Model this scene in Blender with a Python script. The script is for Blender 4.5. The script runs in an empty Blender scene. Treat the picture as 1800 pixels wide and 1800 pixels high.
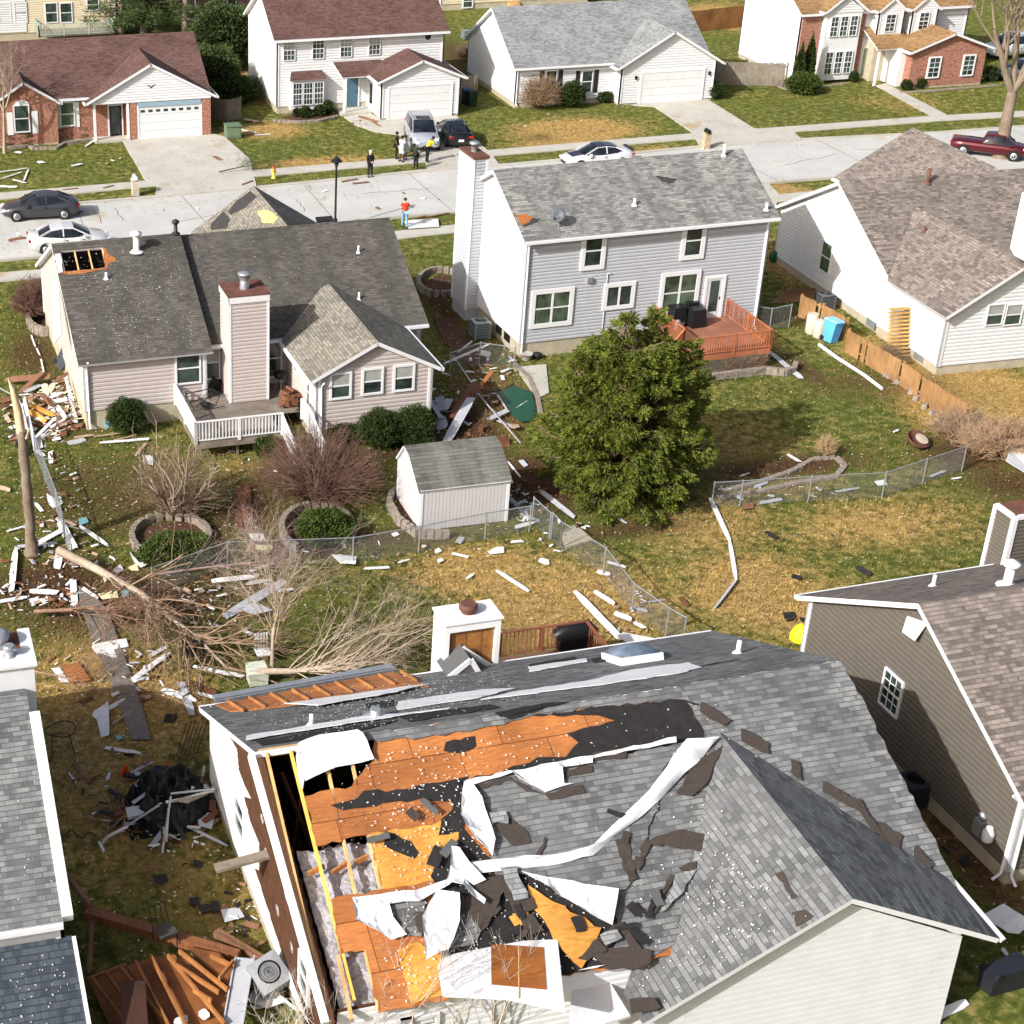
import bpy, math, random
import numpy as np
from mathutils import Vector, Matrix, noise
from mathutils.geometry import tessellate_polygon
rnd = random.Random(7)
rad = math.radians
# ------------------------------------------------------------------ camera
scene = bpy.context.scene
HC = 32.0; FPX = 2990.0; CX, CY = 450.0, 900.0; PITCH = rad(28.1); YAW = rad(13.63)
cp, sp, cy_, sy_ = math.cos(PITCH), math.sin(PITCH), math.cos(YAW), math.sin(YAW)
FW = Vector((sy_*cp, cy_*cp, -sp)); RT = Vector((cy_, -sy_, 0)); UP = RT.cross(FW)
cam_d = bpy.data.cameras.new("camera"); cam = bpy.data.objects.new("camera", cam_d)
scene.collection.objects.link(cam)
cam.matrix_world = Matrix(((RT.x, UP.x, -FW.x, 0), (RT.y, UP.y, -FW.y, 0), (RT.z, UP.z, -FW.z, HC), (0, 0, 0, 1)))
cam_d.sensor_width = 36; cam_d.lens = FPX/1800*36; cam_d.shift_x = (900-CX)/1800; cam_d.shift_y = (CY-900)/1800
cam_d.clip_start = .5; cam_d.clip_end = 3000
scene.camera = cam
# ------------------------------------------------------------------ light
SUN_EL, SUN_AZ = rad(33), Vector((-1, -0.5)).normalized()      # azimuth vector points from the place to the sun
w = bpy.data.worlds.new("World"); scene.world = w; w.use_nodes = True
nt = w.node_tree; sky = nt.nodes.new("ShaderNodeTexSky"); sky.sky_type = 'NISHITA'; sky.sun_disc = False; sky.air_density = .8; sky.dust_density = 5.0; sky.ozone_density = .3
sky.sun_elevation = SUN_EL; sky.sun_rotation = math.atan2(SUN_AZ.x, SUN_AZ.y)
nt.links.new(sky.outputs[0], nt.nodes["Background"].inputs[0]); nt.nodes["Background"].inputs[1].default_value = 0.12
sd = bpy.data.lights.new("sun", 'SUN'); sd.energy = 4.6; sd.angle = rad(.5); sd.color = (1, .995, .985)
so = bpy.data.objects.new("sun", sd); scene.collection.objects.link(so)
sdir = Vector((SUN_AZ.x*math.cos(SUN_EL), SUN_AZ.y*math.cos(SUN_EL), math.sin(SUN_EL)))
so.rotation_euler = sdir.to_track_quat('Z', 'Y').to_euler(); so.location = (0, 0, 80)
scene.view_settings.view_transform = 'Standard'; scene.view_settings.look = 'None'
scene.view_settings.exposure = 0.34; scene.view_settings.gamma = 1
# ------------------------------------------------------------------ helpers: points
def ray(x, y): return FW + RT*((x-CX)/FPX) - UP*((y-CY)/FPX)
C0 = Vector((0, 0, HC))
def G(x, y, z=0.0):
    d = ray(x, y); return C0 + d*((z-HC)/d.z)
def hit(x, y, p, n):
    d = ray(x, y); return C0 + d*((p-C0).dot(n)/d.dot(n))
# ------------------------------------------------------------------ helpers: mesh builder
class MB:
    def __init__(s): s.v = []; s.f = []; s.m = []; s.uv = {}; s.sm = []
    def add(s, vs, fs, m=0, uvs=None, smooth=False):
        b = len(s.v); s.v += [tuple(p) for p in vs]
        for i, f in enumerate(fs):
            s.f.append(tuple(b+k for k in f)); s.m.append(m); s.sm.append(smooth)
            if uvs: s.uv[len(s.f)-1] = uvs[i]
        return s
    def box(s, c, d, M=None, m=0, taper=1.0):
        x, y, z = d[0]/2, d[1]/2, d[2]/2
        vs = [Vector((sx*x*(taper if sz > 0 else 1), sy*y*(taper if sz > 0 else 1), sz*z)) for sz in (-1, 1) for sx, sy in ((-1, -1), (1, -1), (1, 1), (-1, 1))]
        c = Vector(c); vs = [c + ((M @ p) if M else p) for p in vs]
        return s.add(vs, [(3, 2, 1, 0), (4, 5, 6, 7), (0, 1, 5, 4), (1, 2, 6, 5), (2, 3, 7, 6), (3, 0, 4, 7)], m)
    def bb(s, a, b, m=0):      # box from min, max
        return s.box([(a[i]+b[i])/2 for i in range(3)], [abs(b[i]-a[i]) for i in range(3)], m=m)
    def beam(s, a, b, w, h, m=0, up=(0, 0, 1)):
        a, b = Vector(a), Vector(b); d = b-a; L = d.length
        if L < 1e-5: return s
        d.normalize(); r = d.cross(Vector(up))
        if r.length < 1e-3: r = d.cross(Vector((0, 1, 0)))
        r.normalize(); u = r.cross(d)
        return s.box((a+b)/2, (L, w, h), Matrix((d, r, u)).transposed(), m)
    def tube(s, pts, rs, n=6, m=0, cap=True, smooth=True):
        pts = [Vector(p) for p in pts]; k = len(pts)
        if not hasattr(rs, '__len__'): rs = [rs]*k
        vs = []; prev = None
        for i, p in enumerate(pts):
            d = pts[min(i+1, k-1)]-pts[max(i-1, 0)]
            if d.length < 1e-6: d = Vector((0, 0, 1))
            d.normalize()
            r = (d.cross(Vector((0, 0, 1))) if prev is None else prev - d*prev.dot(d))
            if r.length < 1e-3: r = d.cross(Vector((0, 1, 0)))
            r.normalize(); prev = r; q = d.cross(r)
            for j in range(n):
                a = 2*math.pi*j/n; vs.append(p + (r*math.cos(a)+q*math.sin(a))*rs[i])
        fs = [(i*n+j, i*n+(j+1) % n, (i+1)*n+(j+1) % n, (i+1)*n+j) for i in range(k-1) for j in range(n)]
        s.add(vs, fs, m, smooth=smooth)
        if cap and n > 2: s.add(vs[:n], [tuple(range(n))[::-1]], m); s.add(vs[-n:], [tuple(range(n))], m)
        return s
    def lathe(s, c, prof, n=16, m=0, M=None, smooth=True):
        c = Vector(c); vs = []
        for r, z in prof:
            for j in range(n):
                a = 2*math.pi*j/n; p = Vector((r*math.cos(a), r*math.sin(a), z)); vs.append(c + ((M @ p) if M else p))
        k = len(prof)
        fs = [(i*n+j, i*n+(j+1) % n, (i+1)*n+(j+1) % n, (i+1)*n+j) for i in range(k-1) for j in range(n)]
        s.add(vs, fs, m, smooth=smooth); s.add(vs[:n], [tuple(range(n))[::-1]], m); s.add(vs[-n:], [tuple(range(n))], m)
        return s
    def slab(s, pts, t, n=None, m=0, ms=None, mb=None, uax=None):
        """polygon (top face points, any winding) extruded by t against normal n; uax=(origin,u,v) gives uv in metres"""
        pts = [Vector(p) for p in pts]
        if n is None:
            n = Vector((0, 0, 0)); k = len(pts)
            for i in range(k): n += pts[i].cross(pts[(i+1) % k])
            n.normalize()
            if n.z < 0: n = -n
        nn = Vector((0, 0, 0)); k = len(pts)
        for i in range(k): nn += pts[i].cross(pts[(i+1) % k])
        if nn.dot(n) < 0: pts = pts[::-1]
        tri = tessellate_polygon([pts]); uvs = None
        def fix(t3):
            a, b, c = [pts[i] for i in t3]
            return t3 if (b-a).cross(c-a).dot(n) > 0 else (t3[0], t3[2], t3[1])
        tri = [fix(tuple(q)) for q in tri]
        if uax: uvs = [[((pts[i]-uax[0]).dot(uax[1]), (pts[i]-uax[0]).dot(uax[2])) for i in q] for q in tri]
        s.add(pts, tri, m, uvs)
        bt = [p-n*t for p in pts]
        s.add(bt, [q[::-1] for q in tri], m if mb is None else mb)
        s.add(pts+bt, [(i, i+k, (i+1) % k+k, (i+1) % k) for i in range(k)], m if ms is None else ms)
        return s
    def build(s, name, mats, parent=None, origin=None):
        me = bpy.data.meshes.new(name)
        o0 = Vector(origin) if origin is not None else None
        vs = s.v if o0 is None else [(p[0]-o0.x, p[1]-o0.y, p[2]-o0.z) for p in s.v]
        me.from_pydata(vs, [], s.f)
        for mt in (mats if isinstance(mats, (list, tuple)) else [mats]): me.materials.append(mt)
        if len(me.materials) > 1: me.polygons.foreach_set('material_index', s.m)
        me.polygons.foreach_set('use_smooth', s.sm)
        if s.uv:
            ul = me.uv_layers.new(name='UVMap')
            for fi, uvs in s.uv.items():
                st = me.polygons[fi].loop_start
                for k, q in enumerate(uvs): ul.data[st+k].uv = q
        me.update()
        o = bpy.data.objects.new(name, me); scene.collection.objects.link(o)
        if o0 is not None: o.location = o0
        if parent: o.parent = parent
        return o
def ragged(P, n, seg=.16, j=.05, seed=1):
    out = []; rg = random.Random(seed+len(P))
    for i in range(len(P)):
        a, b = P[i], P[(i+1) % len(P)]; L = (b-a).length; k = max(1, int(L/seg)); s_ = n.cross(b-a)
        if s_.length > 1e-6: s_.normalize()
        out.append(a)
        for q in range(1, k): out.append(a.lerp(b, (q+rg.uniform(-.3, .3))/k)+s_*rg.uniform(-j, j))
    return out
def crumple(mb, P, n, amp=.05, curl=.08, cell=.14, seed=1):
    """wrinkled cloth-like sheet filling a polygon"""
    from mathutils.geometry import delaunay_2d_cdt
    from mathutils import Vector as V_
    P = ragged(P, n, .3, .03, seed); o = P[0]; u = (P[1]-P[0]); u = (u-n*u.dot(n)).normalized(); v = n.cross(u)
    q2 = [V_(((p-o).dot(u), (p-o).dot(v))) for p in P]; hs = [(p-o).dot(n) for p in P]
    x0, x1 = min(p.x for p in q2), max(p.x for p in q2); y0, y1 = min(p.y for p in q2), max(p.y for p in q2)
    def inside(x, y):
        c = False; j = len(q2)-1
        for i in range(len(q2)):
            a, b = q2[i], q2[j]
            if (a.y > y) != (b.y > y) and x < (b.x-a.x)*(y-a.y)/(b.y-a.y)+a.x: c = not c
            j = i
        return c
    pts = list(q2); y = y0
    while y < y1:
        x = x0
        while x < x1:
            if inside(x, y): pts.append(V_((x+.03*math.sin(y*31), y)))
            x += cell
        y += cell
    r = delaunay_2d_cdt(pts, [], [list(range(len(q2)))], 1, 1e-5); vs = []
    for p in r[0]:
        w_ = [1/((p-a).length_squared+1e-4) for a in q2]; h = sum(a*b for a, b in zip(w_, hs))/sum(w_); dm = min((p-a).length for a in q2)
        nn_ = noise.noise(V_((p.x*1.1+seed, p.y*2.6, seed)))*amp*2+abs(noise.noise(V_((p.x*4, p.y*5+seed, 2))))*amp*1.2
        vs.append(o+u*p.x+v*p.y+n*(h+abs(nn_)+curl*math.exp(-dm*6)*(.5+noise.noise(V_((p.x*2, p.y*2, 7.))))))
    mb.add(vs, [tuple(f) for f in r[2]], smooth=False); mb.add([p-n*.006 for p in vs], [tuple(f)[::-1] for f in r[2]], smooth=False); return mb
def tag(o, label=None, cat=None, group=None, kind=None):
    if label: o['label'] = label
    if cat: o['category'] = cat
    if group: o['group'] = group
    if kind: o['kind'] = kind
    return o
def thing(name, label, cat, loc=(0, 0, 0), rz=0.0, group=None):
    o = bpy.data.objects.new(name, None); scene.collection.objects.link(o); o.empty_display_size = .2
    o.location = loc; o.rotation_euler = (0, 0, rz); return tag(o, label, cat, group)
def single(name, mb, mats, label, cat, group=None, kind=None):
    a = np.array(mb.v); o = mb.build(name, mats, None, ((a[:, 0].min()+a[:, 0].max())/2, (a[:, 1].min()+a[:, 1].max())/2, a[:, 2].min()))
    return tag(o, label, cat, group, kind)
def copy_tree(o, parent=None):
    c = o.copy(); scene.collection.objects.link(c); c.parent = parent
    for ch in list(o.children): copy_tree(ch, c)
    return c
def bulk(name, V, Fs, mat, parent=None, col=None, tri=False):
    """numpy mesh: V (n,3), Fs (m,k)"""
    me = bpy.data.meshes.new(name); k = Fs.shape[1]
    me.vertices.add(len(V)); me.vertices.foreach_set('co', V.astype(np.float32).ravel())
    me.loops.add(Fs.size); me.loops.foreach_set('vertex_index', Fs.astype(np.int32).ravel())
    me.polygons.add(len(Fs)); me.polygons.foreach_set('loop_start', np.arange(0, Fs.size, k, dtype=np.int32))
    me.polygons.foreach_set('loop_total', np.full(len(Fs), k, dtype=np.int32))
    if col is not None:
        at = me.color_attributes.new('tint', 'FLOAT_COLOR', 'POINT'); at.data.foreach_set('color', col.astype(np.float32).ravel())
    me.materials.append(mat); me.update(calc_edges=True); me.validate()
    o = bpy.data.objects.new(name, me); scene.collection.objects.link(o)
    if parent: o.parent = parent
    return o
# ------------------------------------------------------------------ materials
def new_mat(name):
    m = bpy.data.materials.new(name); m.use_nodes = True; nt = m.node_tree
    return m, nt, nt.nodes['Principled BSDF']
def node(nt, t, **kw):
    n = nt.nodes.new(t)
    for k, v in kw.items():
        if k.startswith('_'): setattr(n, k[1:], v)
        else: n.inputs[k.replace('__', ' ')].default_value = v
    return n
def c4(c): return (c[0], c[1], c[2], 1)
def coords(nt, kind='Object', scale=(1, 1, 1)):
    tc = node(nt, 'ShaderNodeTexCoord'); mp = node(nt, 'ShaderNodeMapping'); mp.inputs['Scale'].default_value = scale
    nt.links.new(tc.outputs[kind], mp.inputs[0]); return mp.outputs[0]
def ramp(nt, fac, stops):
    r = nt.nodes.new('ShaderNodeValToRGB'); e = r.color_ramp.elements
    e[0].position, e[0].color = stops[0][0], c4(stops[0][1]); e[1].position, e[1].color = stops[-1][0], c4(stops[-1][1])
    for p, c in stops[1:-1]: q = e.new(p); q.color = c4(c)
    nt.links.new(fac, r.inputs[0]); return r.outputs[0]
def mixc(nt, fac, a, b, mode='MIX'):
    m = nt.nodes.new('ShaderNodeMix'); m.data_type = 'RGBA'; m.blend_type = mode
    for sk, v in ((m.inputs[0], fac), (m.inputs[6], a), (m.inputs[7], b)):
        if isinstance(v, (int, float)): sk.default_value = v
        elif isinstance(v, (tuple, list)): sk.default_value = c4(v)
        else: nt.links.new(v, sk)
    return m.outputs[2]
def bump(nt, bsdf, h, dist=.02, st=.6):
    b = node(nt, 'ShaderNodeBump', Strength=st, Distance=dist); nt.links.new(h, b.inputs['Height']); nt.links.new(b.outputs[0], bsdf.inputs['Normal'])
MC = {}
def M_plain(name, col, rough=.6, var=.12, sc=2.5, metal=0., bm=0., stain=None, stretch=(1, 1, 1), spec=.3):
    m, nt, b = new_mat(name)
    v = coords(nt, 'Object', stretch)
    n = node(nt, 'ShaderNodeTexNoise', Scale=sc, Detail=6., Roughness=.65); nt.links.new(v, n.inputs[0])
    lo = [c*(1-var) for c in col]; hi = [min(1, c*(1+var)) for c in col]
    c = ramp(nt, n.outputs[0], [(.3, lo), (.7, hi)])
    if stain:
        n2 = node(nt, 'ShaderNodeTexNoise', Scale=sc*.6, Detail=8., Roughness=.7); nt.links.new(v, n2.inputs[0])
        f = ramp(nt, n2.outputs[0], [(stain[1], (0, 0, 0)), (stain[1]+.12, (1, 1, 1))]); c = mixc(nt, f, c, stain[0])
    nt.links.new(c, b.inputs['Base Color']); b.inputs['Roughness'].default_value = rough; b.inputs['Metallic'].default_value = metal
    b.inputs['Specular IOR Level'].default_value = spec
    if bm: bump(nt, b, n.outputs[0], bm)
    return m
def M_shingle(name, a, b_, dark, w=.34, h=.155, stain=None, fleck=0.0):
    m, nt, b = new_mat(name); v = coords(nt, 'UV')
    wn = node(nt, 'ShaderNodeTexNoise', Scale=1.3, Detail=3.); nt.links.new(v, wn.inputs[0])
    def brick(w, off, fr):
        t = node(nt, 'ShaderNodeTexBrick', Scale=1., Mortar__Size=.004, Mortar__Smooth=.3, Bias=0., Brick__Width=w, Row__Height=h)
        t.offset = fr; t.inputs['Color1'].default_value = (0, 0, 0, 1); t.inputs['Color2'].default_value = (1, 1, 1, 1); t.inputs['Mortar'].default_value = (.4, .4, .4, 1)
        nt.links.new(v, t.inputs[0]); return t
    t1 = brick(w, 0, .37); t2 = brick(w*.62, 0, .23)
    mx = mixc(nt, .38, t1.outputs[0], t2.outputs[0])
    c = ramp(nt, mx, [(.12, [x*.7 for x in a]), (.3, a), (.5, [(x*.5+y*.5) for x, y in zip(a, b_)]), (.86, b_)])
    edge = mixc(nt, t1.outputs['Fac'], (0, 0, 0), (1, 1, 1))
    # row shadow line: shade at the butt edge of every course, painted into the colour
    sx = node(nt, 'ShaderNodeSeparateXYZ'); nt.links.new(v, sx.inputs[0])
    dv = node(nt, 'ShaderNodeMath', _operation='DIVIDE'); nt.links.new(sx.outputs[1], dv.inputs[0]); dv.inputs[1].default_value = h
    fr = node(nt, 'ShaderNodeMath', _operation='FRACT'); nt.links.new(dv.outputs[0], fr.inputs[0])
    rowf = ramp(nt, fr.outputs[0], [(.06, (1, 1, 1)), (.22, (0, 0, 0))])
    c = mixc(nt, rowf, c, dark)
    c = mixc(nt, edge, c, dark)
    g = node(nt, 'ShaderNodeTexNoise', Scale=60., Detail=2.); nt.links.new(v, g.inputs[0])
    c = mixc(nt, .35, c, ramp(nt, g.outputs[0], [(.35, [x*.6 for x in a]), (.65, [min(1, x*1.3) for x in b_])]))
    n = node(nt, 'ShaderNodeTexNoise', Scale=.5, Detail=5.); nt.links.new(v, n.inputs[0])
    c = mixc(nt, 1., c, ramp(nt, n.outputs[0], [(.3, (.78, .78, .78)), (.7, (1.15, 1.15, 1.15))]), 'MULTIPLY')
    if stain:
        mp = node(nt, 'ShaderNodeMapping'); mp.inputs['Scale'].default_value = (1.2, .12, 1); nt.links.new(v, mp.inputs[0])
        n3 = node(nt, 'ShaderNodeTexNoise', Scale=1., Detail=5.); nt.links.new(mp.outputs[0], n3.inputs[0])
        c = mixc(nt, ramp(nt, n3.outputs[0], [(.42, (0, 0, 0)), (.7, (.75, .75, .75))]), c, stain)
    if fleck:
        vo = node(nt, 'ShaderNodeTexVoronoi', Scale=5.5, Randomness=1.); nt.links.new(v, vo.inputs[0])
        n4 = node(nt, 'ShaderNodeTexNoise', Scale=3.); nt.links.new(v, n4.inputs[0])
        a1 = node(nt, 'ShaderNodeMath', _operation='SUBTRACT'); nt.links.new(vo.outputs['Distance'], a1.inputs[0]); nt.links.new(n4.outputs[0], a1.inputs[1])
        c = mixc(nt, ramp(nt, a1.outputs[0], [(-.42-fleck, (0, 0, 0)), (-.4, (0, 0, 0))]), c, (.7, .7, .68))
    nt.links.new(c, b.inputs['Base Color']); b.inputs['Roughness'].default_value = .9; b.inputs['Specular IOR Level'].default_value = .15
    hs = mixc(nt, .5, mx, fr.outputs[0]); hs = mixc(nt, edge, hs, (0, 0, 0)); bump(nt, b, hs, .025, .8)
    return m
def M_brick(name, a, b_, mortar):
    m, nt, b = new_mat(name); v0 = coords(nt, 'Object')
    s = node(nt, 'ShaderNodeSeparateXYZ'); nt.links.new(v0, s.inputs[0]); ad = node(nt, 'ShaderNodeMath', _operation='ADD')
    nt.links.new(s.outputs[0], ad.inputs[0]); nt.links.new(s.outputs[1], ad.inputs[1]); cb = node(nt, 'ShaderNodeCombineXYZ'); nt.links.new(ad.outputs[0], cb.inputs[0]); nt.links.new(s.outputs[2], cb.inputs[1])
    t = node(nt, 'ShaderNodeTexBrick', Scale=1., Mortar__Size=.008, Brick__Width=.22, Row__Height=.075); t.inputs['Color1'].default_value = c4(a); t.inputs['Color2'].default_value = c4(b_); t.inputs['Mortar'].default_value = c4(mortar)
    nt.links.new(cb.outputs[0], t.inputs[0]); n = node(nt, 'ShaderNodeTexNoise', Scale=7., Detail=4.); nt.links.new(cb.outputs[0], n.inputs[0])
    c = mixc(nt, 1., t.outputs[0], ramp(nt, n.outputs[0], [(.3, (.55, .5, .5)), (.7, (1.4, 1.35, 1.3))]), 'MULTIPLY')
    nt.links.new(c, b.inputs['Base Color']); b.inputs['Roughness'].default_value = .9; bump(nt, b, t.outputs['Fac'], -.01, .5); return m
def M_wood(name, a, b_, sc=1.5, stretch=(8, 1, 1), rough=.7, panel=None, kind='Object'):
    m, nt, b = new_mat(name); v = coords(nt, kind, stretch)
    n = node(nt, 'ShaderNodeTexNoise', Scale=sc, Detail=8., Roughness=.7, Distortion=.6); nt.links.new(v, n.inputs[0])
    c = ramp(nt, n.outputs[0], [(.25, a), (.75, b_)])
    v2 = coords(nt, kind); n2 = node(nt, 'ShaderNodeTexNoise', Scale=.7, Detail=3.); nt.links.new(v2, n2.inputs[0])
    c = mixc(nt, 1., c, ramp(nt, n2.outputs[0], [(.3, (.75, .7, .65)), (.7, (1.2, 1.2, 1.15))]), 'MULTIPLY')
    if panel:
        t = node(nt, 'ShaderNodeTexBrick', Scale=1., Mortar__Size=.012, Brick__Width=panel[0], Row__Height=panel[1]); t.inputs['Color1'].default_value = (.82, .78, .72, 1); t.inputs['Color2'].default_value = (1.15, 1.15, 1.15, 1); t.inputs['Mortar'].default_value = (.3, .2, .15, 1)
        nt.links.new(v2, t.inputs[0]); c = mixc(nt, 1., c, t.outputs[0], 'MULTIPLY')
    nt.links.new(c, b.inputs['Base Color']); b.inputs['Roughness'].default_value = rough; bump(nt, b, n.outputs[0], .008, .5); return m
def M_glass(name, col=(.03, .045, .04), rough=.12):
    m, nt, b = new_mat(name); v = coords(nt, 'Object'); n = node(nt, 'ShaderNodeTexNoise', Scale=1.4, Detail=2.); nt.links.new(v, n.inputs[0])
    nt.links.new(ramp(nt, n.outputs[0], [(.35, [c*.5 for c in col]), (.65, [c*1.8 for c in col])]), b.inputs['Base Color'])
    b.inputs['Roughness'].default_value = rough; b.inputs['Specular IOR Level'].default_value = .5; return m
def M_leaf(name, a, b_, c_=None, sc=1.2):
    m, nt, b = new_mat(name); v = coords(nt, 'Object')
    n = node(nt, 'ShaderNodeTexNoise', Scale=sc, Detail=6., Roughness=.75); nt.links.new(v, n.inputs[0])
    st = [(.32, a), (.6, b_)] + ([(.72, c_)] if c_ else []); c = ramp(nt, n.outputs[0], st)
    nt.links.new(c, b.inputs['Base Color']); b.inputs['Roughness'].default_value = .7; b.inputs['Specular IOR Level'].default_value = .2
    tr = nt.nodes.new('ShaderNodeBsdfTranslucent'); nt.links.new(c, tr.inputs[0]); mx = nt.nodes.new('ShaderNodeMixShader'); mx.inputs[0].default_value = .18
    nt.links.new(b.outputs[0], mx.inputs[1]); nt.links.new(tr.outputs[0], mx.inputs[2]); nt.links.new(mx.outputs[0], nt.nodes['Material Output'].inputs[0]); return m
white = M_plain('white_vinyl', (.655, .66, .665), .5, .05, 2, stain=((.55, .54, .51), .60))
white2 = M_plain('white_trim', (.70, .70, .71), .5, .03)
membrane = M_plain('roof_membrane', (.66, .66, .67), .55, .05, 1.2, bm=.05)
pinkish = M_plain('blush_vinyl', (.46, .405, .38), .55, .05)
greysid = M_plain('grey_vinyl', (.43, .44, .465), .55, .05)
brownsid = M_plain('taupe_vinyl', (.112, .098, .08), .55, .07)
brown2 = M_plain('brown_vinyl', (.16, .11, .09), .6, .08)
cream = M_plain('cream_vinyl', (.62, .54, .38), .6, .05)
conc = M_plain('concrete', (.44, .42, .37), .9, .12, .6, bm=.01, stain=((.38, .28, .15), .57))
road_m = M_plain('road_concrete', (.47, .465, .44), .9, .10, .35, bm=.01, stain=((.40, .33, .22), .58))
found_m = M_plain('foundation_concrete', (.42, .37, .27), .9, .15, 2.)
dirt = M_plain('mulch', (.075, .035, .022), .95, .5, 9, bm=.06)
stone = M_plain('garden_stone', (.25, .21, .17), .9, .35, 6, bm=.05)
metal = M_plain('galvanized_metal', (.42, .44, .46), .4, .12, 3, .6)
dmetal = M_plain('dark_metal', (.03, .03, .032), .45, .2, 3, .3)
black = M_plain('black_plastic', (.012, .012, .014), .4, .2, 3)
rust = M_plain('rusty_metal', (.13, .055, .038), .8, .35, 3.)
felt = M_plain('black_felt', (.020, .018, .018), .85, .35, 4., bm=.02)
shback = M_plain('shingle_back', (.055, .043, .036), .9, .25, 12., bm=.02)
ply = M_wood('orange_plywood', (.23, .070, .018), (.56, .225, .065), 3.2, (1.0, 9, 9), panel=(2.44, 1.22))
plyy = M_wood('yellow_plywood', (.42, .16, .02), (.74, .40, .085), 2.2, (1.5, 4, 4))
lumber = M_wood('fresh_lumber', (.50, .27, .10), (.80, .55, .25), 2, (1, 1, 1))
dwood = M_wood('dark_wood', (.07, .022, .010), (.20, .075, .030), 2, (2, 2, 2))
owood = M_wood('orange_panel_wood', (.12, .04, .010), (.28, .105, .026), 1.4, (1, 1, 1))
deckred = M_wood('stained_deck', (.33, .105, .045), (.47, .17, .08), 2, (1, 1, 1))
fencew = M_wood('cedar_fence', (.20, .11, .05), (.42, .24, .10), 2, (2, 2, 1))
greyw = M_wood('weathered_wood', (.13, .11, .09), (.30, .26, .21), 2, (2, 2, 1))
deckgrey = M_wood('grey_deck', (.12, .10, .085), (.25, .22, .19), 3, (1, 1, 1))
bark = M_wood('bark', (.10, .075, .055), (.32, .25, .19), 7, (3, 3, .5), .95)
palebark = M_wood('pale_bark', (.24, .18, .13), (.52, .43, .34), 5, (2, 2, 2), .95)
twig = M_plain('twig', (.22, .15, .10), .9, .3, 5)
redtwig = M_plain('reddish_twig', (.17, .095, .07), .9, .35, 3)
glass = M_glass('window_glass'); glassg = M_glass('green_window_glass', (.06, .085, .055), .2); blind = M_plain('window_blind', (.33, .34, .31), .5, .15, 2.)
carglass = M_glass('car_glass', (.012, .015, .02), .06)
rubber = M_plain('tyre_rubber', (.015, .015, .015), .8); rimm = M_plain('wheel_rim', (.5, .5, .52), .3, .05, 3, .7)
lampm = M_plain('headlight_glass', (.6, .62, .65), .15, .05); tailm = M_plain('tail_light', (.35, .01, .01), .25, .1)
insul = M_plain("grey_insulation", (.42, .40, .42), 1., .45, 9., bm=.15)
sh_dark = M_shingle('charcoal_shingle', (.070, .073, .075), (.26, .265, .26), (.035, .035, .037), stain=(.14, .14, .145), fleck=.0)
sh_grey = M_shingle('grey_shingle', (.12, .12, .115), (.38, .375, .35), (.05, .05, .05), .33, .14, stain=(.11, .11, .105))
sh_old = M_shingle('old_brown_shingle', (.075, .066, .058), (.155, .14, .125), (.03, .027, .025), .3, .14, stain=(.05, .055, .045))
sh_tan = M_shingle('tan_shingle', (.14, .13, .105), (.31, .285, .235), (.06, .05, .04), .3, .14)
sh_brn = M_shingle('brown_shingle', (.085, .072, .064), (.35, .295, .255), (.05, .042, .038), .3, .145, stain=(.15, .13, .115))
sh_red = M_shingle('red_brown_shingle', (.085, .048, .042), (.17, .10, .085), (.06, .025, .02), .3, .14)
sh_org = M_shingle('orange_brown_shingle', (.22, .12, .05), (.40, .25, .12), (.08, .05, .03), .3, .14)
sh_lt = M_shingle('light_grey_shingle', (.17, .18, .18), (.34, .35, .35), (.08, .08, .08), .3, .14)
brick_m = M_brick('red_brick', (.30, .095, .055), (.40, .17, .10), (.30, .24, .2))
# ------------------------------------------------------------------ ground
def gpts(L, z=0.0): return [G(x, y, z) for x, y in L]
# blobs: pixel centre, radius px (rx, ry), dryness (straw), dirt
DRY = [(470, 228, 60, 12, .9), (560, 285, 90, 8, .8), (1010, 228, 95, 16, 1.3), (1000, 250, 90, 8, 1), (1150, 265, 60, 8, .5), (840, 1000, 100, 40, 1.05), (1000, 1060, 190, 80, .7), (1330, 1040, 120, 60, .9),
       (1540, 920, 160, 40, .55), (1250, 930, 140, 40, .45), (1740, 700, 90, 70, 1.4), (1680, 740, 60, 60, .9), (1420, 1080, 80, 60, .9), (180, 1240, 120, 120, .9), (150, 1380, 120, 150, .7), (300, 1240, 80, 80, .7),
       (350, 1550, 120, 160, .35), (1290, 30, 70, 20, 1.2), (440, 830, 60, 50, .3), (1290, 800, 130, 70, .35), (880, 700, 60, 60, .5), (1400, 470, 60, 50, .6), (1690, 1480, 40, 120, .9), (1550, 620, 60, 30, .6), (1600, 180, 90, 20, .2), (1360, 338, 60, 12, 1.3), (440, 150, 30, 30, .8)]
DIRT = [(180, 870, 170, 90, .42), (430, 900, 130, 60, .5), (520, 840, 120, 40, .5), (1100, 930, 160, 20, .5), (560, 830, 120, 60, .55), (330, 930, 90, 40, .35), (250, 1060, 250, 60, .6), (90, 1030, 120, 50, .7), (620, 950, 300, 24, .5), (870, 700, 90, 90, .45), (820, 760, 60, 60, .9), (780, 540, 40, 60, .5), (800, 600, 50, 50, .4), (1400, 640, 30, 60, .5), (1560, 670, 160, 40, .35),
        (1700, 800, 90, 40, .6), (60, 620, 60, 60, .5), (110, 720, 70, 50, .7), (300, 1550, 120, 160, .25), (1700, 1500, 60, 160, .6), (950, 240, 30, 10, .4), (720, 215, 30, 12, .3), (950, 850, 90, 60, .7), (1380, 820, 180, 22, .6), (440, 880, 20, 40, 1.), (830, 110, 60, 60, .5), (1770, 850, 90, 40, .5), (1400, 560, 70, 20, .4), (640, 800, 200, 20, .5), (700, 1150, 300, 40, .3)]
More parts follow.
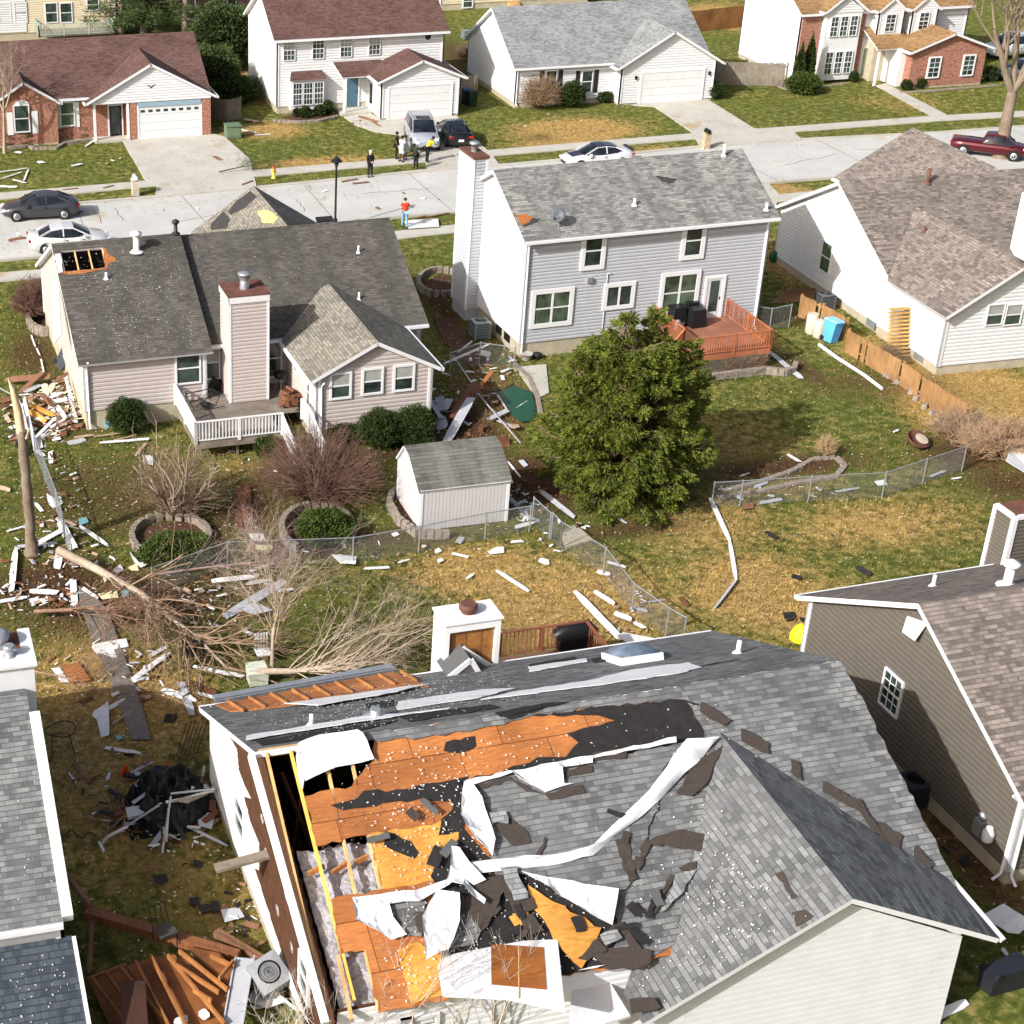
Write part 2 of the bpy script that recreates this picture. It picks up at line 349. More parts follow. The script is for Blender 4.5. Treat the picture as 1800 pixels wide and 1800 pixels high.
def blobs(L):
    out = []
    for x, y, rx, ry, v in L:
        c = G(x, y); a = (G(x+rx, y)-c).length; b = (G(x, y+ry)-G(x, y-ry)).length/2; out.append((c.x, c.y, a, b, v))
    return out
BD, BT = blobs(DRY), blobs(DIRT)
def fieldv(X, Y, B):
    f = np.zeros_like(X)
    for cx, cyy, a, b, v in B:
        f = np.maximum(f, v*np.exp(-(((X-cx)/a)**2+((Y-cyy)/b)**2)))
    return f
gx = np.concatenate([np.linspace(-900, -60, 8), np.arange(-40, 140, .45), np.linspace(160, 1000, 8)])
gy = np.concatenate([np.linspace(-700, -10, 8), np.arange(10, 215, .45), np.linspace(230, 1500, 8)])
X, Y = np.meshgrid(gx, gy)
Z = np.where((X > -40) & (X < 140) & (Y > 10) & (Y < 215), .025*np.sin(X*.9+Y*.3)*np.sin(Y*.7)-.03, -.03)
V = np.stack([X, Y, Z], -1).reshape(-1, 3); nx, ny = len(gx), len(gy)
idx = np.arange(nx*ny).reshape(ny, nx)
Fq = np.stack([idx[:-1, :-1], idx[:-1, 1:], idx[1:, 1:], idx[1:, :-1]], -1).reshape(-1, 4)
col = np.stack([fieldv(X, Y, BD), fieldv(X, Y, BT), np.zeros_like(X), np.ones_like(X)], -1).reshape(-1, 4)
def M_ground(name, geo=False):
    m, nt, b = new_mat(name)
    at = node(nt, 'ShaderNodeVertexColor', _layer_name='tint'); s = node(nt, 'ShaderNodeSeparateColor'); nt.links.new(at.outputs[0], s.inputs[0])
    g = node(nt, 'ShaderNodeNewGeometry'); p = g.outputs['Position']
    def nz(sc, det=6., ro=.65):
        n = node(nt, 'ShaderNodeTexNoise', Scale=sc, Detail=det, Roughness=ro); nt.links.new(p, n.inputs[0]); return n.outputs[0]
    n1, n2, n3 = nz(.35), nz(2.2, 9., .72), nz(5., 8., .75)
    green = ramp(nt, n2, [(.28, (.036, .036, .012)), (.44, (.092, .108, .022)), (.56, (.145, .168, .036)), (.72, (.31, .28, .11))])
    straw = ramp(nt, n3, [(.3, (.20, .12, .035)), (.5, (.44, .30, .115)), (.7, (.72, .54, .25))])
    straw = mixc(nt, 1., straw, ramp(nt, n2, [(.3, (.55, .52, .45)), (.65, (1.15, 1.12, 1.0))]), 'MULTIPLY')
    soil = ramp(nt, n3, [(.3, (.035, .020, .012)), (.55, (.10, .055, .030)), (.75, (.26, .15, .08))])
    def thr(base, k, lo, hi):
        a = node(nt, 'ShaderNodeMath', _operation='MULTIPLY_ADD'); nt.links.new(base, a.inputs[0]); a.inputs[1].default_value = k
        c = node(nt, 'ShaderNodeMath', _operation='MULTIPLY_ADD'); nt.links.new(n2, c.inputs[0]); c.inputs[1].default_value = .75; nt.links.new(n3m.outputs[0], c.inputs[2]); nt.links.new(c.outputs[0], a.inputs[2])
        return ramp(nt, a.outputs[0], [(lo, (0, 0, 0)), (hi, (1, 1, 1))])
    n3m = node(nt, 'ShaderNodeMath', _operation='MULTIPLY'); nt.links.new(n3, n3m.inputs[0]); n3m.inputs[1].default_value = .35
    n1m = node(nt, 'ShaderNodeMath', _operation='MULTIPLY_ADD'); nt.links.new(n1, n1m.inputs[0]); n1m.inputs[1].default_value = .60; nt.links.new(s.outputs[0], n1m.inputs[2])
    c = mixc(nt, thr(n1m.outputs[0], .55, .73, .98), green, straw)
    sm = node(nt, 'ShaderNodeMath', _operation='MULTIPLY_ADD'); nt.links.new(n1, sm.inputs[0]); sm.inputs[1].default_value = .35; nt.links.new(s.outputs[1], sm.inputs[2])
    c = mixc(nt, thr(sm.outputs[0], .60, .74, .98), c, soil)
    nt.links.new(c, b.inputs['Base Color']); b.inputs['Roughness'].default_value = .95; b.inputs['Specular IOR Level'].default_value = .1
    if not geo: bump(nt, b, nz(9., 8., .8), .12, .9)
    return m
gm = M_ground('grass_ground'); gmb = M_ground('grass_blades', True)
tag(bulk('ground', V, Fq, gm, col=col), kind='structure')
# grass blades, leaf litter and straw standing on the ground (uncountable)
rs = np.random.RandomState(3)
def scatter(name, n, mat, hmin, hmax, wd, label, cat, region, flat=0., thr=None):
    P = region(n); 
    if thr is not None: P = P[thr(P)]
    n = len(P); a = rs.uniform(0, 6.283, n); h = rs.uniform(hmin, hmax, n); ti = rs.uniform(.1, .9, n)+flat
    d = np.stack([np.cos(a), np.sin(a)], -1); q = np.stack([-d[:, 1], d[:, 0]], -1)*wd
    base = np.concatenate([P, np.full((n, 1), -.02)], 1); v0 = base.copy(); v0[:, :2] += q; v1 = base.copy(); v1[:, :2] -= q
    v2 = base.copy(); v2[:, :2] += d*(h*ti)[:, None]; v2[:, 2] += h*np.maximum(.15, 1-ti*.6)
    Vv = np.stack([v0, v1, v2], 1).reshape(-1, 3); F = np.arange(3*n).reshape(-1, 3)
    cc = np.stack([fieldv(P[:, 0], P[:, 1], BD), fieldv(P[:, 0], P[:, 1], BT), P[:, 0]*0, P[:, 0]*0+1], -1).repeat(3, 0)
    o = bulk(name, Vv, F, mat, col=cc); return tag(o, label, cat, kind='stuff')
def box_region(x0, x1, y0, y1): return lambda n: np.stack([rs.uniform(x0, x1, n), rs.uniform(y0, y1, n)], -1)
ROADBOX = lambda P: ~((P[:, 1] > 86) & (P[:, 1] < 105))
scatter('grass', 220000, gmb, .06, .17, .022, 'short patchy lawn grass of the yards', 'grass', box_region(0, 62, 28, 86))
scatter('front_lawn_grass', 45000, gmb, .05, .15, .03, 'front lawn grass across the street', 'grass', box_region(5, 90, 104.6, 122), thr=lambda P: True | ROADBOX(P))
# ------------------------------------------------------------------ road, sidewalks, driveways
def sheet(name, L, z, m, t=.12):
    mb = MB(); mb.slab(gpts(L, z) if not isinstance(L[0], Vector) else L, t, Vector((0, 0, 1))); return tag(mb.build(name, m), kind='structure')
curb_up = gpts([(0, 380-16), (135, 360), (275, 348), (450, 332), (650, 312), (750, 302), (900, 291), (1080, 275), (1230, 260), (1412, 247), (1650, 235), (1800, 224)])
curb_lo = gpts([(0, 457), (200, 438), (682, 382), (800, 372), (1100, 346), (1402, 316), (1560, 306), (1800, 296)])
def ext(L, d0=40, d1=60):
    a = (L[0]-L[1]).normalized()*d0+L[0]; b = (L[-1]-L[-2]).normalized()*d1+L[-1]; return [a]+L+[b]
cu, cl = ext(curb_up), ext(curb_lo)
sheet('road', [Vector((p.x, p.y, .012)) for p in cl] + [Vector((p.x, p.y, .012)) for p in reversed(cu)], 0, road_m)
def strip(name, L, w0, w1, z, m, t):
    mb = MB()
    for i in range(len(L)-1):
        a, b = L[i], L[i+1]; d = (b-a).normalized(); n = Vector((-d.y, d.x, 0))
        mb.slab([Vector((a+n*w0).to_tuple()[:2]+(z,)), Vector((b+n*w0).to_tuple()[:2]+(z,)), Vector((b+n*w1).to_tuple()[:2]+(z,)), Vector((a+n*w1).to_tuple()[:2]+(z,))], t, Vector((0, 0, 1)))
    return tag(mb.build(name, m), kind='structure')
strip('curb', cu, 0, .28, .10, conc, .2); strip('curb', cl, -.28, 0, .10, conc, .2)
swu = ext(gpts([(0, 345), (230, 326), (450, 305), (700, 284), (900, 266), (1215, 240), (1395, 227), (1650, 208), (1800, 200)]))
strip('sidewalk', swu, -.65, .65, .030, conc, .1)
swl = ext(gpts([(0, 487), (90, 480), (687, 415), (800, 402), (1120, 372)]))
strip('sidewalk', swl, -.65, .65, .030, conc, .1)
# joints in the road slabs (dark tar seams)
mb = MB()
for k in range(14):
    x = -2+k*7.3
    def yat(L, x):
        for a, b in zip(L, L[1:]):
            if a.x <= x <= b.x: return a.y+(b.y-a.y)*(x-a.x)/(b.x-a.x)
        return L[0].y
    mb.beam((x, yat(cl, x)+.1, .014), (x+rnd.uniform(-.6, .6), yat(cu, x)-.1, .014), .035, .008)
tag(mb.build('road_joint', M_plain('tar_seam', (.14, .12, .10), .9)), kind='structure')
drive = [[(215, 246), (372, 234), (395, 240), (440, 280), (452, 332), (272, 347), (276, 325), (253, 313)],
         [(668, 209), (803, 203), (830, 240), (862, 268), (880, 292), (752, 302), (748, 285), (700, 234)],
         [(1110, 184), (1237, 170), (1325, 225), (1395, 231), (1412, 247), (1232, 260), (1217, 232), (1150, 187)],
         [(1225, 405), (1283, 325), (1350, 321), (1372, 343), (1335, 425)]]
for L in drive: sheet('driveway', L, .036, conc, .1)
for L in ([(605, 205), (650, 198), (668, 209), (700, 234), (748, 236), (735, 240), (660, 232), (625, 219)], [(1540, 150), (1557, 146), (1668, 203), (1645, 208)], [(1095, 178), (1150, 187), (1135, 183), (1160, 190), (1100, 186)][:3]):
    sheet('path', L, .032, conc, .08)
sheet('patio', [(906, 645), (960, 640), (965, 690), (945, 700)], .05, conc, .1)
sheet('patio', [(985, 935), (1012, 922), (1043, 948), (995, 962)], .05, found_m, .1)
# ------------------------------------------------------------------ building helpers
def clip(poly, z0, z1):
    def cut(P, f):
        out = []
        for i in range(len(P)):
            a, b = P[i], P[(i+1) % len(P)]; fa, fb = f(a), f(b)
            if fa >= 0: out.append(a)
            if (fa >= 0) != (fb >= 0): t = fa/(fa-fb); out.append((a[0]+(b[0]-a[0])*t, a[1]+(b[1]-a[1])*t))
        return out
    P = cut(poly, lambda p: p[1]-z0)
    return cut(P, lambda p: z1-p[1]) if len(P) > 2 else []
class Wall:
    """vertical wall plane in the local frame of a building: p0, direction s, outward normal n"""
    def __init__(s, bld, p0, sd): s.b = bld; s.p0 = Vector(p0); s.s = Vector(sd).normalized(); s.n = Vector((s.s.y, -s.s.x, 0)); 
    def P(s, a, z, off=0.0): return Vector((s.p0.x, s.p0.y, 0)) + s.s*a + Vector((0, 0, z)) + s.n*off
    def px(s, x, y):          # pixel -> (a, z) on this wall
        q = s.b.w2l(hit(x, y, s.b.l2w(s.P(0, 0)), s.b.rot(s.n))); d = q-s.p0; return (d.x*s.s.x+d.y*s.s.y, q.z)
    def siding(s, mb, poly, h=.15, lip=.052, m=0):
        h *= 1.25; lip = min(lip, .042)
        zs = [p[1] for p in poly]; z = min(zs); z1 = max(zs)
        while z < z1-1e-4:
            zm, zt = min(z+h*.52, z1), min(z+h, z1)
            for lo_, hi_ in ((z, zm), (zm, zt)):
                if hi_-lo_ < 1e-4: continue
                P = clip(poly, lo_, hi_)
                if len(P) > 2:
                    vs = [s.P(a, zz, lip if zz <= z+h*.52+1e-5 else lip*(1-(zz-z-h*.52)/(h*.48))) for a, zz in P]; mb.add(vs, [tuple(range(len(vs)))], m)
                    lo = [p for p in P if abs(p[1]-z) < 1e-4]
                    if lo_ == z and len(lo) >= 2:
                        a0, a1 = min(p[0] for p in lo), max(p[0] for p in lo); mb.add([s.P(a0, z, 0), s.P(a1, z, 0), s.P(a1, z, lip), s.P(a0, z, lip)], [(0, 1, 2, 3)], m)
            z += h
    def rect(s, mb, a0, z0, a1, z1, o0, o1, m=0):
        vs = [s.P(a, z, o) for o in (o0, o1) for a, z in ((a0, z0), (a1, z0), (a1, z1), (a0, z1))]
        mb.add(vs, [(3, 2, 1, 0), (4, 5, 6, 7), (0, 1, 5, 4), (1, 2, 6, 5), (2, 3, 7, 6), (3, 0, 4, 7)], m)
class Bld:
    def __init__(s, name, label, x, y, yaw, cat='house', px=None):
        if px: p = G(*px); x, y = p.x, p.y
        s.o = thing(name, label, cat, (x, y, 0), rad(yaw)); s.R = Matrix.Rotation(rad(yaw), 3, 'Z'); s.t = Vector((x, y, 0)); s.roof = {}; s.lip = .052
    def l2w(s, p): return s.R @ Vector(p) + s.t
    def w2l(s, p): return s.R.transposed() @ (Vector(p)-s.t)
    def rot(s, n): return s.R @ Vector(n)
    def at(s, x, y, z): return s.w2l(G(x, y, z))
    def hit(s, x, y, p, n): return s.w2l(hit(x, y, s.l2w(p), s.rot(n)))
def gable(b, o, ang, L, W, he, hr, wm, rm, ov=.35, rake=.35, base=.5, h=.15, z0=-.3, brick=False, farw=True, roof='nf', ends='01', fasc=None, rt=.16, corner=True, wh=(1, 1, 1, 1), only_roof=False, fc=None):
    """block with a gable roof; frame origin o (near-left corner), ridge along local x rotated by ang. returns walls N (near), F, A (start gable), B (end gable)"""
    o = Vector((o[0], o[1], 0)); a = Vector((math.cos(rad(ang)), math.sin(rad(ang)), 0)); bb = Vector((-a.y, a.x, 0)); fc = fc or white2
    q = lambda u, v, z: o + a*u + bb*v + Vector((0, 0, z))
    ws = {'N': Wall(b, q(0, 0, 0), a), 'B': Wall(b, q(L, 0, 0), bb), 'F': Wall(b, q(L, W, 0), -a), 'A': Wall(b, q(0, W, 0), -bb)}
    r = .02
    if not only_roof:
        mb = MB(); fb = MB(); tb = MB()
        for k, ln in (('N', L), ('B', W), ('F', L), ('A', W)):
            poly = [(0, base), (ln, base), (ln, he), (0, he)]
            if k in 'AB': poly = [(0, base), (W, base), (W, he), (W/2, hr), (0, he)]
            if brick: mb.add([ws[k].P(x, z) for x, z in poly], [tuple(range(len(poly)))])
            else: ws[k].siding(mb, poly, h, b.lip)
            ws[k].rect(fb, 0, z0, ln, base, -.3, -.012)
            if corner and not brick:
                for x0, x1 in ((-.07, .13), (ln-.13, ln+.07)):
                    tb = MB(); ws[k].rect(tb, x0, base-.02, x1, he-.02, -.02, .07); tb.build('corner_board', fc, b.o)
        mb.build('wall', wm, b.o); fb.build('foundation', found_m, b.o)
    sl = (hr-he)/(W/2); rb = MB()
    ze = he - sl*ov + .18; zr = hr + .18
    ud, un, uf = a, (bb*1+Vector((0, 0, sl))).normalized(), (-bb+Vector((0, 0, sl))).normalized()
    pl = {}
    for k, v0, v1, up in (('n', -ov, W/2, un), ('f', W+ov, W/2, uf)):
        P = [q(-rake, v0, ze), q(L+rake, v0, ze), q(L+rake, v1, zr), q(-rake, v1, zr)]
        n = ud.cross(up); n = n if n.z > 0 else -n; pl[k] = (P[0], n, ud, up)
        if k in roof: rb.slab(P, rt, n, 0, 1, 1, (P[0], ud, up))
    if roof:
        o_ = rb.build('roof', [rm, fc], b.o)
        # gutters on both eaves
        for k, v in (('n', -ov-.06), ('f', W+ov+.06)):
            if k in roof: gb = MB(); gb.beam(q(-rake+.02, v, ze-.10), q(L+rake-.02, v, ze-.10), .12, .12); gb.build('gutter', fc, b.o)
    ws['q'] = q; ws['pl'] = pl; ws['ze'] = ze; ws['zr'] = zr; return ws
def window(b, wl, a0, z0, a1, z1, trim=.1, cols=1, mx=0, my=0, gm=None, sash=True, fm=None, blinds=None, proud=.11):
    """window on a wall: frame with sashes and muntins, panes as its own child"""
    fm = fm or white2; gm = gm or glass; f = MB(); g = MB()
    wl.rect(f, a0-trim, z0-trim, a1+trim, z0, 0, proud); wl.rect(f, a0-trim, z1, a1+trim, z1+trim, 0, proud)
    wl.rect(f, a0-trim, z0, a0, z1, 0, proud); wl.rect(f, a1, z0, a1+trim, z1, 0, proud)
    cw = (a1-a0)/cols
    for c in range(cols):
        x0, x1 = a0+c*cw, a0+(c+1)*cw
        if c: wl.rect(f, x0-.05, z0, x0+.05, z1, .0, proud-.014)
        if sash: wl.rect(f, x0, (z0+z1)/2-.03, x1, (z0+z1)/2+.03, .0, proud-.018)
        for k in range(1, mx): xx = x0+(x1-x0)*k/mx; wl.rect(f, xx-.014, z0, xx+.014, z1, .04, proud-.03)
        for k in range(1, my):
            zz = z0+(z1-z0)*k/my
            if not (sash and k*2 == my): wl.rect(f, x0, zz-.014, x1, zz+.014, .04, proud-.03)
    wl.rect(g, a0, z0, a1, z1, -.01, .066)
    fo = f.build('window', fm, b.o); g.build('pane', gm, fo)
    if blinds:
        h = MB(); zz = z1-(z1-z0)*blinds; wl.rect(h, a0+.01, zz, a1-.01, z1-.01, .02, .072); h.build('blind', blind, fo)
    return fo
def winpx(b, wl, x, y, w, h, **k):
    a, z = wl.px(x, y); return window(b, wl, a-w/2, z-h/2, a+w/2, z+h/2, **k)
def door(b, wl, a0, a1, z0, z1, m, lite=None, trim=.09, name='door', gmat=None):
    d = MB(); wl.rect(d, a0, z0, a1, z1, .0, .075); do = d.build(name, m, b.o)
    t = MB(); wl.rect(t, a0-trim, z0, a0, z1+trim, 0, .105); wl.rect(t, a1, z0, a1+trim, z1+trim, 0, .105); wl.rect(t, a0, z1, a1, z1+trim, 0, .105); t.build('frame', white2, do)
    h = MB(); h.box(wl.P(a1-.1, (z0+z1)/2, .07), (.06, .06, .12)); h.build('handle', dmetal, do)
    if lite: g = MB(); wl.rect(g, *lite, .03, .085); g.build('pane', gmat or glass, do)
    return do
def garage(b, wl, a0, a1, z1, panels=4, m=None, win=0, z0=.02):
    d = MB(); hh = (z1-z0)/panels
    for i in range(panels): wl.rect(d, a0, z0+i*hh+.008, a1, z0+(i+1)*hh-.008, .0, .08)
    do = d.build('garage_door', m or white, b.o); t = MB()
    wl.rect(t, a0-.12, z0, a0, z1+.14, 0, .105); wl.rect(t, a1, z0, a1+.12, z1+.14, 0, .105); wl.rect(t, a0, z1, a1, z1+.14, 0, .105); t.build('frame', white2, do)
    if win:
        g = MB(); w_ = (a1-a0)/win
        for i in range(win): wl.rect(g, a0+i*w_+w_*.22, z1-.38, a0+(i+1)*w_-w_*.22, z1-.2, .03, .09)
        g.build('pane', glass, do)
    return do
def pipe(b, p, h=.45, r=.055, m=None, name='vent_pipe', cap=False):
    mb = MB(); p = Vector(p); mb.lathe(p, [(r*2.4, -.02), (r*1.6, .05), (r, .1), (r, h), (r*.7, h+.001)], 10)
    if cap: mb.lathe(p+Vector((0, 0, h)), [(r, 0), (r*1.9, .04), (r*1.9, .14), (r*.4, .22)], 12)
    return mb.build(name, m or white2, b.o)
def ontop(b, x, y, pl): return b.hit(x, y, pl[0], pl[1])
def flue(b, p, m=metal, r=.16, h=.4):
    mb = MB(); p = Vector(p); mb.lathe(p, [(r*1.3, -.02), (r, .02), (r*.95, h*.6), (r*1.45, h*.62), (r*1.5, h), (r*1.2, h+.05)], 16); return mb.build('flue', m, b.o)
def downspout(b, wl, a, z0, z1, kick=.35, m=None):
    mb = MB(); mb.tube([wl.P(a, z1, .35), wl.P(a, z1-.25, .09), wl.P(a, z0+.25, .09), wl.P(a, z0+.06, kick)], .05, 6); return mb.build('downspout', m or white2, b.o)
def patch(b, pl, L, off, t, m, name, parent=None, label=None, uax=True, wob=0):
    P = ragged([b.hit(x, y, pl[0], pl[1])+pl[1]*(off+(rnd.uniform(-wob, wob) if wob else 0)) for x, y in L], pl[1], .18, .04)
    mb = MB(); mb.slab(P, t, pl[1], uax=(pl[0], pl[2], pl[3]))
    o = mb.build(name, m, parent or b.o)
    if label: o['label'] = label
    return o
# ================================================================== HOUSE G : grey two-storey
def rail(mb, a, b, h=.9, step=.13, post=.09, thick=.035, top=.04, skip=False):
    """balustrade along a->b (z = deck level)"""
    a, b = Vector(a), Vector(b); L = (b-a).length; d = (b-a)/L; n = max(1, int(L/step))
    mb.beam(a+Vector((0, 0, h)), b+Vector((0, 0, h)), .09, top); mb.beam(a+Vector((0, 0, .1)), b+Vector((0, 0, .1)), .05, .05)
    for i in range(1, n): p = a+d*(L*i/n); mb.box(p+Vector((0, 0, h/2+.05)), (thick, thick, h-.12))
    m = max(1, round(L/1.8))
    for i in range(m+1): p = a+d*(L*i/m); mb.box(p+Vector((0, 0, h/2-.02)), (post, post, h+.06))
b = Gb = Bld('two_storey_house', 'grey sided two-storey house with white left gable wall and a red deck behind', 30.12, 70.86, 2)
g = gable(b, (0, -.3), 0, 12.6, 7.6, 6.0, 8.02, greysid, sh_grey, ov=.35, rake=.35, base=.75, h=.135)
wn = g['N']
mb = MB(); A_ = g['A']; A_.siding(mb, [(0, .75), (7.6, .75), (7.6, 6), (3.8, 8.0), (0, 6)], .135); [mb.v.__setitem__(i, (v[0]-.044, v[1], v[2])) for i, v in enumerate(mb.v)]
mb.build('gable_siding', white, b.o)
winpx(b, wn, 1042, 440, .82, 1.45, trim=.22); winpx(b, wn, 1218, 422, .82, 1.45, trim=.22)
winpx(b, wn, 969, 540, 1.75, 1.5, trim=.22, cols=2, gm=glassg); winpx(b, wn, 1087, 519, 1.25, .95, trim=.2, cols=2, sash=False)
winpx(b, wn, 1193, 513, 1.7, 1.75, trim=.2, cols=2, gm=glassg)
a, z = wn.px(1253, 520); door(b, wn, a-.42, a+.42, 1.0, 3.05, white, lite=(a-.24, 1.35, a+.24, 2.95), trim=.14)
a, z = A_.px(877, 405); window(b, A_, a-.4, z-.8, a+.4, z+.55, trim=.05)
for x, y in ((877, 577), (891, 593)):
    a, z = A_.px(x, y); fbm = MB(); A_.rect(fbm, a-.35, .25, a+.35, .65, -.02, .01); fbm.build('vent', black, b.o)
a, z = wn.px(1068, 480); mb = MB(); mb.tube([wn.P(a, .3, .05), wn.P(a, z, .05), wn.P(a+.1, z+.02, .12)], .035, 6); mb.build('pipe', greysid, b.o)
a, z = wn.px(1035, 491); mb = MB(); mb.box(wn.P(a, z, .08), (.28, .16, .24)); mb.build('wall_vent', metal, b.o)
# chimney chase
mb = MB(); c0 = (-.68, 5.0, .3); c1 = (0, 6.75, 8.35)
for o_, sdv, ln in (((-.68, 5.0), (1, 0, 0), .68), ((-.68, 6.75), (0, -1, 0), 1.75), ((0, 6.75), (-1, 0, 0), .68)):
    Wall(b, (o_[0], o_[1], 0), sdv).siding(mb, [(0, .6), (ln, .6), (ln, 8.3), (0, 8.3)], .135)
mb.bb((-.69, 5.01, -.2), (-.01, 6.74, .6)); ch = mb.build('chimney', greysid, b.o)
mb = MB(); 
for x_, y_ in ((-.7, 4.98), (-.02, 4.98), (-.7, 6.77)): mb.box((x_, y_, 4.4), (.1, .1, 7.7))
mb.build('corner_board', white2, ch); mb = MB(); mb.bb((-.76, 4.92, 8.3), (.08, 6.83, 8.42)); mb.build('chimney_cap', rust, ch)
mb = MB(); mb.lathe((-.34, 5.9, 8.42), [(.16, 0), (.15, .35), (.26, .36), (.26, .46), (.1, .5)], 14); mb.build('flue', metal, ch)
for x, y, h in ((1115, 357, .35), (1347, 365, .35), (1272, 270, .6)): pipe(b, ontop(b, x, y+4, g['pl']['n']), h, .07, white2)
pl = g['pl']['n']
dk = M_plain('exposed_underlay', (.045, .042, .04), .9, .3, 5)
patch(b, pl, [(1152, 310), (1165, 311), (1189, 314), (1186, 320), (1176, 323), (1163, 319), (1158, 314)], .012, .01, dk, 'missing_shingle_patch')
patch(b, pl, [(906, 377), (925, 376), (938, 382), (930, 390), (916, 397), (912, 388)], .014, .01, ply, 'bare_plywood_patch')
patch(b, pl, [(930, 382), (950, 384), (945, 391), (922, 399), (918, 395), (932, 390)], .010, .01, dk, 'torn_shingle_patch')
p = ontop(b, 982, 400, pl); mb = MB()
mb.tube([p, p+Vector((0, 0, .35)), p+Vector((-.12, -.05, .55))], .03, 6); mb.tube([p+Vector((-.1, 0, .45)), p+Vector((-.5, -.15, .62))], .018, 5); mb.box(p+Vector((-.52, -.15, .64)), (.12, .08, .1))
dd = mb.build('dish_bracket', metal, b.o); mb = MB(); Mr = Vector((-.35, -.75, .55)).to_track_quat('Z', 'Y').to_matrix()
mb.lathe(p+Vector((-.05, .05, .6)), [(.0, -.05), (.2, -.02), (.34, .05), (.34, .065), (.2, 0), (.0, -.03)], 18, M=Mr); mb.build('satellite_dish', M_plain('dish_grey', (.10, .11, .13), .5), dd)
downspout(b, wn, .05, .1, 5.9); downspout(b, wn, 12.55, .1, 5.9)
for x, y in ((886, 293), (1180, 383)): pass
# deck of the grey house
dz = 1.0; u0, u1, v0, v1 = 7.0, 10.9, -4.55, -.34
dk_o = thing('wooden_deck', 'red-brown stained wooden deck with railings behind the grey two-storey house', 'deck', b.l2w((9, -2.4, 0)), rad(2))
def loc_o(o, p): return Matrix.Rotation(o.rotation_euler.z, 3, 'Z').transposed() @ (Vector(p)-o.location)
def W_(p): return loc_o(dk_o, b.l2w(p))
mb = MB()
for i in range(28): v = v0+.075+i*.15; (mb.beam(W_((u0, v, dz)), W_((u1, v, dz)), .135, .035) if v < v1 else 0)
mb.build('floor', M_wood('deck_board', (.22, .085, .05), (.34, .15, .095), 2, (1, 1, 1)), dk_o)
mb = MB()
for q1, q2 in (((u0, v0, dz-.15), (u1, v0, dz-.15)), ((u1, v0, dz-.15), (u1, v1, dz-.15)), ((u0, v0, dz-.15), (u0, v1, dz-.15))): mb.beam(W_(q1), W_(q2), .05, .24)
for u in (u0+.1, (u0+u1)/2, u1-.1):
    for v in (v0+.1, -2.4): mb.beam(W_((u, v, -.1)), W_((u, v, dz-.05)), .1, .1, up=(0, 1, 0))
mb.build('frame', deckred, dk_o)
for q1, q2 in (((u0, -3.3, dz), (u0, v1, dz)), ((u1, v0, dz), (u1, v1, dz)), ((u0+.0, v0, dz), (u1, v0, dz))):
    mb = MB(); rail(mb, W_(q1), W_(q2)); mb.build('railing', deckred, dk_o)
mb = MB(); rail(mb, W_((u0, v0, dz)), W_((u0-1.35, v0-.75, .15))); mb.build('railing', deckred, dk_o)
mb = MB(); rail(mb, W_((u0, -3.3, dz)), W_((u0-1.35, -3.9, .15))); mb.build('railing', deckred, dk_o)
mb = MB()
for i in range(5): mb.beam(W_((u0-.15-.27*i, -3.3-.12*i, dz-.17*(i+1))), W_((u0-.15-.27*i, v0-.12*i, dz-.17*(i+1))), .27, .04)
mb.build('steps', deckred, dk_o)
mb = MB()
for k in range(38):
    for s in (-1, 1):
        a0 = Vector((u0+.1*k+(0 if s > 0 else .0), v0-.03, 0)); a1 = Vector((u0+.1*k+s*.7, v0-.03, .74))
        if u0 <= a1.x <= u1: mb.beam(W_(a0), W_(a1), .006, .022)
mb.build('lattice', greyw, dk_o)
# ================================================================== HOUSE A
b = Ab = Bld('ranch_house', 'blush sided ranch house with dark old shingle roof and hole near its left ridge', 8.82, 67.75, 1)
gl = gable(b, (-.1, -.3), 0, 5.35, 12.3, 3.25, 6.32, pinkish, sh_old, ov=.38, rake=.3, base=.9, h=.15, roof='f')
gr = gable(b, (5.3, .55), 0, 10.2, 11.3, 3.2, 6.1, pinkish, sh_old, ov=.35, rake=.3, base=.9, h=.15)
gw = gable(b, (14.3, -4.3), 90, 6.6, 5.1, 3.15, 4.45, pinkish, sh_tan, ov=.38, rake=.3, base=.5, h=.15)
gf = gable(b, (14.6, 8.5), 90, 6.6, 6.2, 3.2, 5.25, pinkish, sh_tan, ov=.3, rake=.2, base=.5, h=.15, roof='nf', ends='')
patch(b, gf['pl']['f'], [(417, 352), (440, 336), (452, 345), (430, 366), (405, 378), (400, 372)], .012, .01, dk, 'missing_shingle_patch')
patch(b, gf['pl']['f'], [(370, 395), (392, 372), (405, 385), (398, 402), (372, 404)], .012, .01, dk, 'missing_shingle_patch')
patch(b, gf['pl']['f'], [(453, 372), (466, 369), (480, 374), (489, 384), (481, 393), (462, 392)], .03, .01, M_plain('yellow_insulation', (.80, .66, .18), .9, .2, 4), 'yellow_torn_patch')
